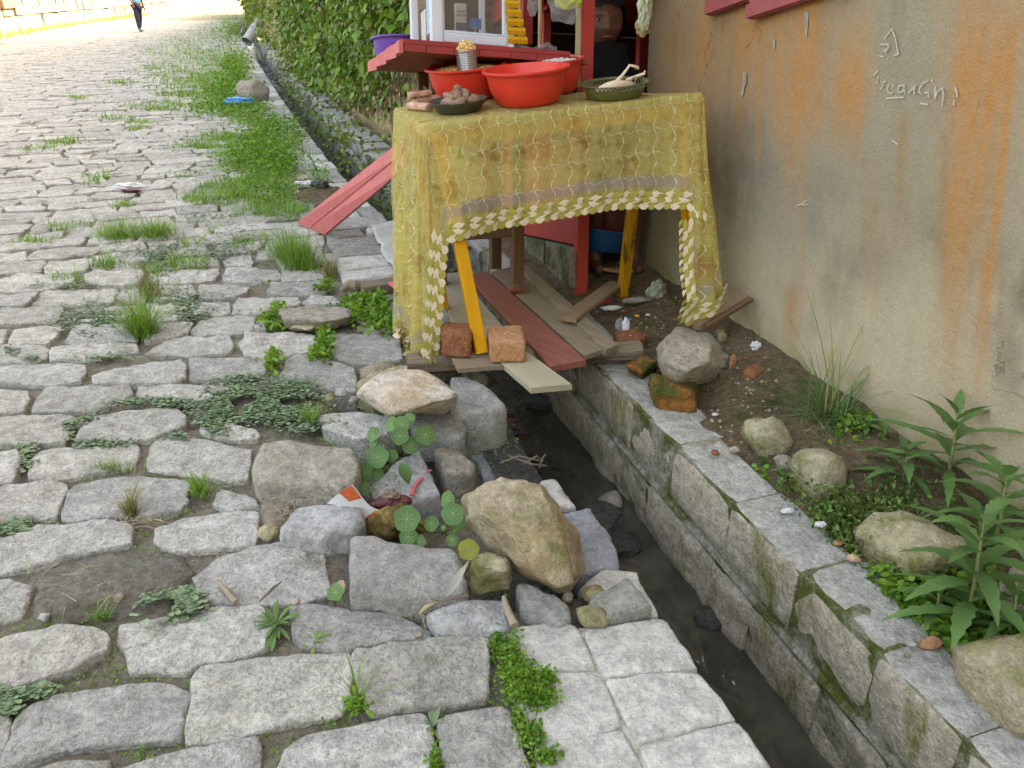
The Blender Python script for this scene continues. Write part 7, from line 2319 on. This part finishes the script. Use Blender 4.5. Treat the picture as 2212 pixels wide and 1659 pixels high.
M.hexa([UV(33.2, -6.8, .8), UV(35.0, -6.8, .8), UV(35.0, -7.3, .8), UV(33.2, -7.3, .8), UV(33.2, -6.8, 1.7), UV(35.0, -6.8, 1.7), UV(35.0, -7.3, 1.7), UV(33.2, -7.3, 1.7)])  # solid brown box made in place of the dark wall opening
tag(M.build('niche_box', MATS['stub_wood']), 'dark brown box in place of a dark opening in the far sunlit wall', 'box')
Lq = []
for _ in range(1500):
    a = RNG.uniform(16, 60); pq = UV(a, -6.6 + RNG.uniform(-.2, .5), 0); Lq.append(tuple(pq))
Lq = np.array(Lq)
tag(blades('verge_grass', Lq, NPR.uniform(.1, .3, len(Lq)), NPR.uniform(.02, .04, len(Lq)), NPR.uniform(.1, .9, len(Lq)), MATS['grass']), 'sunlit grass along the foot of the far wall', 'grass', None, 'stuff')

# pipe and foaming water
M = MB(); pa = PY(562, 48, 24.6); pb = PY(533, 90, 24.0)
M.tube([pa, pb], .15, 14, cap=False); M.tube([pa, pb], .135, 14, cap=False)
tag(auto_smooth(M.build('drain_pipe', MATS['grey_pipe']), 50), 'grey pipe sticking out of the creeper into the far drain', 'pipe')
Lq = []
for _ in range(420):
    a = RNG.uniform(14, 25); pq = UV(a, RNG.uniform(.76, 1.10), -.40); Lq.append(tuple(pq))
leafcloud('foam', np.array(Lq), .16, 'foam', .93, 1, 'white foam on the water below the far pipe', 'foam')

# ---------------------------------------------------------------- litter
crumple('plastic_bag', P(517, 221, .05), .17, .09, .06, 'blue_bag', 'crumpled bright blue plastic bag in the grass beside the kerb', 'plastic bag', .4)
crumple('plastic_bag', P(690, 400, .04), .06, .05, .035, 'dark_plastic', 'crumpled black plastic lump among the rubbish by the drain', 'plastic bag', .4)
crumple('paper_scrap', P(668, 398, .03), .09, .04, .025, 'white_print', 'crumpled whitish paper beside the black plastic lump', 'paper', .4)
crumple('paper_scrap', P(655, 388, .03), .05, .03, .02, 'cardboard', 'torn cardboard scrap beside the whitish paper', 'paper', .4)
crumple('paper_scrap', P(280, 404, .02), .10, .05, .03, 'white_print', 'pale crumpled rubbish on the left cobbles', 'paper', .4)
crumple('fabric_scrap', P(284, 412, .02), .07, .03, .012, 'maroon', 'dark red scrap in front of the pale rubbish on the cobbles', 'scrap', .3)
crumple('plastic_scrap', P(1702, 1103, .012), .018, .010, .006, 'white_print', 'small white and red wrapper scrap on the drain wall', 'wrapper', .4)
crumple('plastic_scrap', P(1772, 1132, .05), .014, .010, .006, 'white_print', 'small white scrap in the purslane', 'wrapper', .4)
crumple('plastic_scrap', P(1632, 748, .09), .018, .014, .018, 'white_print', 'white and yellow sweet wrapper on the soil by the wall', 'wrapper', .4)
crumple('plastic_scrap', P(1352, 704, .07), .014, .01, .03, 'white_print', 'small upright white scrap on the soil behind the beam', 'wrapper', .4)
crumple('plastic_scrap', P(1338, 702, .07), .016, .01, .025, 'clear_film', 'clear plastic scrap beside the upright white one', 'wrapper', .4)
crumple('plastic_scrap', P(1300, 650, .07), .035, .02, .012, 'red_print', 'red scrap of plastic beside the rear yellow leg', 'wrapper', .4)
crumple('plastic_scrap', P(1320, 665, .06), .045, .02, .010, 'white_print', 'flat greyish plastic beside the kiosk post', 'wrapper', .3)
crumple('plastic_bag', P(1418, 630, .09), .045, .03, .045, plain('bagclear', (.30, .32, .26), (.22, .24, .18), scale=30, rough=.4), 'greenish crumpled plastic bag at the foot of the wall under the table', 'plastic bag', .4)
crumple('plastic_bag', P(1375, 648, .06), .06, .03, .012, 'metal_sheet', 'flat grey crumpled plastic on the soil under the table', 'plastic bag', .35)
for i, (x, y, m, lab) in enumerate([(1358, 690, 'blue_bag', 'tiny blue scrap of litter on the soil under the table'), (1347, 672, 'red_print', 'tiny red scrap of litter behind the short brown board'), (1376, 682, 'sachet_yellow', 'tiny yellow scrap of litter on the soil under the table'), (1400, 680, 'white_print', 'tiny white scrap of litter in the middle of the soil under the table'), (1440, 735, 'white_print', 'tiny white scrap of litter on the left of the large pale rock'), (1362, 726, 'white_print', 'tiny white scrap of litter on the flat red brick'), (1545, 895, 'white_print', 'tiny white scrap of litter beside the mossy orange brick')]):
    crumple('litter_scrap', P(x, y, .055 if x < 1500 else .02), .010, .008, .005, m, lab, 'litter', .4)
# discarded wrapper between the stones
wr = empty('wrapper', P(770, 1095, -.02), 'white and orange printed wrapper wedged between the stones', 'wrapper')
a0, a1, a2, a3 = P(706, 1088, .05), P(762, 1054, .10), P(826, 1108, .02), P(776, 1128, .0)
def wq(s, t):
    return (a0 * (1 - s) + a3 * s) * (1 - t) + (a1 * (1 - s) + a2 * s) * t + Vector((0, 0, .012 * math.sin(s * 5 + t * 2)))
def wpatch(name, s0, s1, t0, t1, mat, lift=0):
    V, F = [], []
    n = 10
    for i in range(n + 1):
        for j in range(5):
            p = wq(s0 + (s1 - s0) * i / n, t0 + (t1 - t0) * j / 4); V.append(p + Vector((0, -.4, .9)) * lift)
    for i in range(n):
        for j in range(4): F.append((i * 5 + j, i * 5 + j + 1, i * 5 + 6 + j, i * 5 + 5 + j))
    return mk(name, V, F, MATS[mat], wr, None, True)
wpatch('sheet', 0, 1, 0, 1, 'white_print'); wpatch('picture', .02, .34, .45, .95, 'orange_print', .0025); wpatch('picture', .84, .98, .3, .9, 'orange_print', .0025); wpatch('band', .90, .995, .02, .5, 'navy_print', .003)
c_ = wq(.70, .30)
text('N', c_ + Vector((0, -.003, .004)), .03, MATS['navy_print'], wr, (a2 - a1).normalized(), Vector((0, .35, .9)).normalized())
crumple('wrapper', P(846, 1086, -.02), .055, .03, .02, 'maroon', 'dark maroon foil scrap beside the ochre rock', 'wrapper', .3)
# sticks, dry leaves
def stick(pts, rad, mat, label, cat='stick', n=8):
    M = MB(); M.tube(pts, rad, n); return tag(auto_smooth(M.build('stick', MATS[mat]), 60), label, cat)
stick([P(1088, 1288, .06), P(1093, 1310, .05), P(1102, 1330, .045), P(1112, 1352, .04)], [.005, .009, .009, .011], 'dry_stick', 'pale peeled driftwood stick between the white stone and the sloping grey stone')
stick([P(468, 1254, .014), P(488, 1275, .016), P(510, 1302, .016)], [.004, .007, .008], 'dry_stick', 'short pale stick lying on the near cobble')
stick([P(905, 1326, .03), P(920, 1312, .035), P(945, 1300, .035)], [.002, .006, .002], 'straw', 'curled dry yellow leaf below the large front block', 'leaf')
stick([P(915, 1290, .04), P(960, 1297, .06), P(1012, 1286, .065)], .003, 'twig', 'thin dark twig lying on the pale stone', 'twig')
stick([P(560, 1300, .01), P(590, 1270, .02), P(610, 1255, .018)], [.002, .004, .001], 'twig', 'thin forked twig on the near cobble', 'twig')
for i, pts in enumerate([[(1080, 1000), (1120, 985), (1165, 995)], [(1100, 985), (1150, 1003), (1180, 1006)], [(1165, 1010), (1172, 990), (1178, 982)], [(1130, 1003), (1160, 985), (1172, 996)]]):
    stick([P(x, y, -.03 + .03 * (k == 1)) for k, (x, y) in enumerate(pts)], .0028, 'twig', ['dark twigs caught behind the tan boulder, the longest one', 'straight dark twig caught behind the tan boulder', 'short upright twig caught behind the tan boulder', 'bent twig caught behind the tan boulder'][i], 'twig', 6)
V, F = leafmesh(P(962, 1290, .075), Vector((.45, .6, .35)), (0, -.4, .9), .10, .024, -.3, 10, .5, .05, 1.0, .45, .8)
tag(mk('dry_leaf', V, F, MATS['dead_leaf'], None, None, True), 'withered grey leaf hanging over the edge of the large front block', 'leaf')
V, F = leafmesh(P(868, 1000, .06), Vector((.25, -.5, -.3)), (0, -.4, .9), .07, .04, .9, 10, .5, .05, 1.0, .45, .8)
tag(mk('dry_leaf', V, F, MATS['nasturtium'], None, None, True), 'drooping half-folded leaf on the red-marked stone', 'leaf')
V, F = leafmesh(P(728, 1258, -.02), Vector((.3, -.6, .3)), (0, -.4, .9), .05, .03, .9, 8, .5, .1, 1.0, .45, .8)
tag(mk('dry_leaf', V, F, MATS['straw'], None, None, True), 'crumpled brown leaf in the gap between the front stones', 'leaf')
Lq = np.array(ellpts(300, 1130, 60, 10, 26, .004) + ellpts(640, 1115, 40, 20, 26, .0) + ellpts(560, 610, 60, 20, 20, .004) + ellpts(150, 1260, 120, 60, 14, .018) + ellpts(690, 430, 60, 24, 80, .02) + ellpts(900, 1310, 60, 20, 16, .01))
n = len(Lq)
tag(blades('straw', Lq, NPR.uniform(.03, .09, n), np.full(n, .0022), NPR.uniform(1.35, 1.55, n), MATS['straw'], droop=.1), 'bits of dry straw lying on the cobbles', 'straw', None, 'stuff')
crumple('moss_lump', P(845, 1068, .04), .02, .02, .012, 'twig', 'small dark tangle of roots on the red-marked stone', 'root', .5)

# ---------------------------------------------------------------- people
def skin_figure(name, joints, edges, radii, mat, sub=2, root=0, parent=None, origin=None):
    me = bpy.data.meshes.new('tmp'); me.from_pydata([tuple(j) for j in joints], edges, [])
    ob = bpy.data.objects.new('tmp', me); col.objects.link(ob)
    sk = ob.modifiers.new('s', 'SKIN'); sk.use_smooth_shade = True
    for i, r in enumerate(radii):
        d = me.skin_vertices[0].data[i]; d.radius = r if isinstance(r, tuple) else (r, r); d.use_root = (i == root)
    ss = ob.modifiers.new('u', 'SUBSURF'); ss.levels = sub; ss.render_levels = sub
    dg = bpy.context.evaluated_depsgraph_get()
    m2 = bpy.data.meshes.new_from_object(ob.evaluated_get(dg))
    V = [v.co.copy() for v in m2.vertices]; F = [tuple(p.vertices) for p in m2.polygons]
    bpy.data.objects.remove(ob); bpy.data.meshes.remove(me); bpy.data.meshes.remove(m2)
    return V, F
def headmesh(s=1.0):
    nu, nv = 44, 34
    V, F = [], []
    for j in range(nv + 1):
        th = math.pi * j / nv
        for i in range(nu):
            ph = 2 * math.pi * i / nu
            x, y, z = math.sin(th) * math.sin(ph), math.sin(th) * math.cos(ph), math.cos(th)
            w = 1.0 if z > -.2 else 1 - .30 * ((-z - .2) / .8) ** 1.2
            X, Y, Z = x * .087 * w, y * .096, z * .114
            if y > 0: Y *= 1 - .12 * max(0, z) ** 2
            if y > .1:
                g = lambda cx, cz, wx, wz: math.exp(-((X - cx) / wx) ** 2 - ((Z - cz) / wz) ** 2)
                Y += .020 * g(0, -.034, .014, .017) + .008 * g(0, -.006, .009, .022) + .011 * (g(.017, -.040, .010, .009) + g(-.017, -.040, .010, .009))
                Y -= .013 * (g(.034, -.002, .018, .012) + g(-.034, -.002, .018, .012))
                Y += .006 * (g(.034, .020, .022, .007) + g(-.034, .020, .022, .007))
                Y += .011 * g(0, -.068, .028, .011) - .007 * g(0, -.069, .026, .003)
                Y += .008 * (g(.046, -.036, .020, .022) + g(-.046, -.036, .020, .022)) + .006 * g(0, -.098, .02, .012)
            V.append(Vector((X, Y, Z)) * s)
    for j in range(nv):
        for i in range(nu):
            k = (i + 1) % nu
            F.append((j * nu + i, (j + 1) * nu + i, (j + 1) * nu + k, j * nu + k))
    return V, F
def place(V, base, X, Y, Z):
    return [Vector(base) + X * v.x + Y * v.y + Z * v.z for v in V]
# the seller sitting inside the kiosk
hc = PY(1299, 50, 4.02)
fx = LN; fy = (-LD + LN * -.12).normalized(); fx = fy.cross(GUP).normalized() * 1.0
if fx.dot(LN) < 0: fx = -fx
J = [(0, -.05, -.70), (0, -.05, -.50), (0, -.04, -.30), (0, -.03, -.19), (0, -.02, -.10),
     (.15, -.04, -.23), (.22, .00, -.45), (.12, .16, -.52), (-.15, -.04, -.23), (-.22, .0, -.45), (-.10, .16, -.52),
     (.10, -.02, -.74), (.15, .16, -.74), (.17, .10, -1.05), (.17, .13, -1.13), (.17, .22, -1.15), (-.10, -.02, -.74), (-.05, .18, -.74), (-.02, .06, -1.05), (-.02, .09, -1.13), (-.02, .18, -1.15)]
E = [(0, 1), (1, 2), (2, 3), (3, 4), (2, 5), (5, 6), (6, 7), (2, 8), (8, 9), (9, 10), (0, 11), (11, 12), (12, 13), (13, 14), (14, 15), (0, 16), (16, 17), (17, 18), (18, 19), (19, 20)]
Rr = [(.13, .11), (.12, .10), (.13, .09), (.06, .06), .05, .055, .042, .032, .055, .042, .032, .085, .062, .042, .035, .025, .085, .062, .042, .035, .025]
V, F = skin_figure('body', J, E, Rr, None)
hv, hf = headmesh(1.16)
b = len(V); V = V + hv; F = F + [tuple(i + b for i in f) for f in hf]
floor_pt = hc - GUP * 1.15
seller = mk('person', place(V, hc, fx, fy, GUP), F, MATS['skin'], None, floor_pt, True)
tag(seller, 'person in black sitting inside the kiosk, face half behind the red post', 'person')
# black garment
J2 = [(0, -.05, -.82), (0, -.05, -.55), (0, -.04, -.34), (0, -.03, -.24), (0, .035, -.165), (.17, -.04, -.26), (.24, .00, -.47), (.14, .15, -.53), (-.17, -.04, -.26), (-.24, .0, -.47), (-.12, .15, -.53), (.08, .1, -.82), (-.06, .1, -.82)]
E2 = [(0, 1), (1, 2), (2, 3), (3, 4), (2, 5), (5, 6), (6, 7), (2, 8), (8, 9), (9, 10), (0, 11), (0, 12)]
V, F = skin_figure('garment', J2, E2, [(.20, .15), (.17, .13), (.17, .12), (.15, .12), (.13, .12), .095, .068, .055, .085, .068, .055, .12, .12], None)
mk('garment', place(V, hc, fx, fy, GUP), F, MATS['black_cloth'], seller, None, True)
hv, hf = headmesh(1.16)
V2 = [Vector((v.x * 1.22, v.y * 1.12, v.z * 1.12)) + Vector((0, -.012, .012)) for v in hv]
keep = [f for f in hf if not all((hv[i].y > .012 and hv[i].z < .050 + .012 * n3(hv[i].x * 40, 1) and abs(hv[i].x) < .088) for i in f)]
mk('hair', place(V2, hc, fx, fy, GUP), keep, MATS['hair'], seller, None, True)
V, F = skin_figure('hood', [(0, -.055, .05), (0, -.06, -.06), (0, -.05, -.17)], [(0, 1), (1, 2)], [(.085, .06), (.10, .06), (.10, .07)], None)
mk('hood', place(V, hc, fx, fy, GUP), F, MATS['black_cloth'], seller, None, True)
M = MB(); M.lathe([(.22, -.34), (.20, -.26), (.165, -.20), (.135, -.155), (.12, -.115), (.112, -.098), (.095, -.105), (.09, -.15)], hc + fy * .012, GUP, 40, sx=1.0, sy=.82, xax=fx)
sc_ = M.build('scarf', MATS['black_cloth'], seller, None, True)
for v in sc_.data.vertices: v.co += Vector((n3(v.co.x * 30, v.co.y * 30, v.co.z * 30), n3(v.co.y * 30, v.co.z * 30, 3), 0)) * .012
for sx in (-1, 1):
    c = Vector((sx * .0345, .0835, -.002)) * 1.16
    M = MB(); M.lathe([(0, .0065), (.008, .005), (.0125, .001), (.0135, -.002)], hc + fx * c.x + fy * c.y + GUP * c.z - fy * .006, fy, 16, sy=.38, xax=fx)
    ey_ = M.build('eye', MATS['eye_white'], seller, None, True)
    M = MB(); M.lathe([(0, .0076), (.0045, .0070), (.0066, .0048)], hc + fx * c.x + fy * c.y + GUP * c.z - fy * .006, fy, 14, sy=.7, xax=fx); M.build('iris', MATS['eye_dark'], ey_, None, True)
    M = MB()
    pts = [hc + fx * (sx * (.018 + .008 * k)) + fy * (.106 - .004 * k - (0.004 if k > 2 else 0)) + GUP * (.025 + .004 * math.sin(k * .9)) for k in range(5)]
    M.tube(pts, [.0015, .004, .004, .003, .001], 6); M.build('eyebrow', MATS['hair'], seller, None, True)
M = MB(); M.tube([hc + fx * x + fy * (.115 - .1 * abs(x) * .6) + GUP * (-.079 + .002 * math.cos(x * 90)) for x in (-.03, -.015, 0, .015, .03)], [.001, .006, .0065, .006, .001], 8); M.build('lips', MATS['lips'], seller, None, True)
V, F = skin_figure('skirt', [(0, -.05, -.72), (.06, .10, -.80), (.08, .10, -1.02), (-.06, .10, -.80), (.0, .06, -1.0)], [(0, 1), (1, 2), (0, 3), (3, 4)], [(.19, .16), (.13, .12), (.10, .09), (.13, .12), (.10, .09)], None)
mk('skirt', place(V, hc, fx, fy, GUP), F, MATS['maroon'], seller, None, True)
# seat
M = MB(); sp_ = hc - GUP * .80 - fy * .06
for dx in (-.13, .13):
    for dy in (-.1, .1): M.bar(sp_ + fx * dx + fy * dy - GUP * .4, sp_ + fx * dx + fy * dy, .03, .03, LD)
M.bar(sp_ - fx * .16, sp_ + fx * .16, .24, .025, GUP)
tag(M.build('stool', MATS['brown_wood']), 'low wooden stool under the seated person in the kiosk', 'stool')
# flip-flop
ff_ = P(1346, 588, .06)
V, F = [], []
n = 22
for k in range(n):
    a = 2 * math.pi * k / n
    l, w = .125 * math.cos(a), .042 * math.sin(a) * (1 + .18 * math.cos(a))
    for h in (0, .012):
        V.append(ff_ + LN * l + LD * w + GUP * (h + .02 * (abs(l) / .125) ** 2 * .8))
for k in range(n):
    j = (k + 1) % n
    F.append((2 * k, 2 * j, 2 * j + 1, 2 * k + 1))
F += [tuple(2 * k for k in range(n - 1, -1, -1)), tuple(2 * k + 1 for k in range(n))]
fo = tag(mk('flip_flop', V, F, MATS['flipflop']), 'tan flip-flop with grey straps on the kiosk floor', 'flip-flop')
M = MB(); M.tube([ff_ - LN * .06 - LD * .03 + GUP * .02, ff_ - LN * .03 + GUP * .05, ff_ + LN * .03 + GUP * .018], .004, 6); M.tube([ff_ + LN * .03 + GUP * .018, ff_ + LN * .01 + LD * .03 + GUP * .05, ff_ + LN * .09 - LD * .02 + GUP * .02], .004, 6)
M.build('strap', MATS['tin'], fo)
# pedestrians up the street
def walker(base, yaw, shirt, trousers, label, h=1.66, step=.16):
    k = h / 1.7
    fy = (LD * math.cos(yaw) + LN * math.sin(yaw)).normalized(); fx = fy.cross(GUP).normalized()
    J = [(0, 0, .92), (0, 0, 1.12), (0, 0, 1.36), (0, .01, 1.48), (0, .02, 1.56), (0, .03, 1.64), (.17, 0, 1.36), (.22, -.05, 1.10), (.23, .05, .86), (.23, .08, .78), (-.17, 0, 1.36), (-.22, .05, 1.10), (-.23, .12, .87), (-.23, .15, .79),
         (.09, 0, .86), (.10, step * .4, .48), (.10, step, .09), (.10, step + .14, .03), (-.09, 0, .86), (-.10, -step * .1, .48), (-.10, -step, .10), (-.10, -step + .14, .03)]
    E = [(0, 1), (1, 2), (2, 3), (3, 4), (4, 5), (2, 6), (6, 7), (7, 8), (8, 9), (2, 10), (10, 11), (11, 12), (12, 13), (0, 14), (14, 15), (15, 16), (16, 17), (0, 18), (18, 19), (19, 20), (20, 21)]
    Rr = [(.14, .10), (.13, .10), (.16, .10), .055, .09, .085, .055, .042, .032, .035, .055, .042, .032, .035, .09, .062, .042, .04, .09, .062, .042, .04]
    V, F = skin_figure('p', [tuple(c * k for c in j) for j in J], E, [tuple(c * k for c in r) if isinstance(r, tuple) else r * k for r in Rr], None, 1)
    o = mk('person', place(V, base, fx, fy, GUP), F, MATS['skin'], None, base, True)
    tag(o, label, 'person')
    def sub(idx, edges, rr, name, mat):
        V, F = skin_figure('c', [tuple(c * k for c in J[i]) for i in idx], edges, [tuple(c * k for c in r) if isinstance(r, tuple) else r * k for r in rr], None, 1)
        mk(name, place(V, base, fx, fy, GUP), F, mat, o, None, True)
    sub([0, 1, 2, 6, 7, 10, 11], [(0, 1), (1, 2), (2, 3), (3, 4), (2, 5), (5, 6)], [(.19, .14), (.17, .13), (.18, .125), .085, .07, .085, .07], 'shirt', shirt)
    sub([0, 14, 15, 16, 18, 19, 20], [(0, 1), (1, 2), (2, 3), (0, 4), (4, 5), (5, 6)], [(.155, .12), .11, .085, .068, .11, .085, .068], 'trousers', trousers)
    for s_ in (0, 1):
        sub([16, 17] if s_ == 0 else [20, 21], [(0, 1)], [.055, .05], 'shoe', MATS['shoe'])
    hv, hf = headmesh(1.0)
    top = [v * 1.1 + Vector((0, -.012, .012)) for v in hv]
    mk('hair', place([v + Vector((0, .025 * k, 1.60 * k)) for v in top], base, fx, fy, GUP), [f for f in hf if not all(hv[i].y > .01 and hv[i].z < .06 for i in f)], MATS['hair'], o, None, True)
walker(P(302, 70, 0), 2.2, MATS['blue_shirt'], MATS['navy_cloth'], 'person in a light blue shirt and dark trousers walking at the edge of the sunlight', 1.62, .1)
walker(UV(84, -6.2 - off(84), 0), .4, MATS['navy_cloth'], MATS['navy_cloth'], 'distant person in dark clothes on the sunlit part of the street', 1.6, .1)
# ---------------------------------------------------------------- put the whole street on its slope
bpy.context.view_layer.update()
for o in list(scene.objects):
    if o.parent is None and o.type in {'MESH', 'EMPTY'}:
        o.matrix_world = TILT @ o.matrix_world
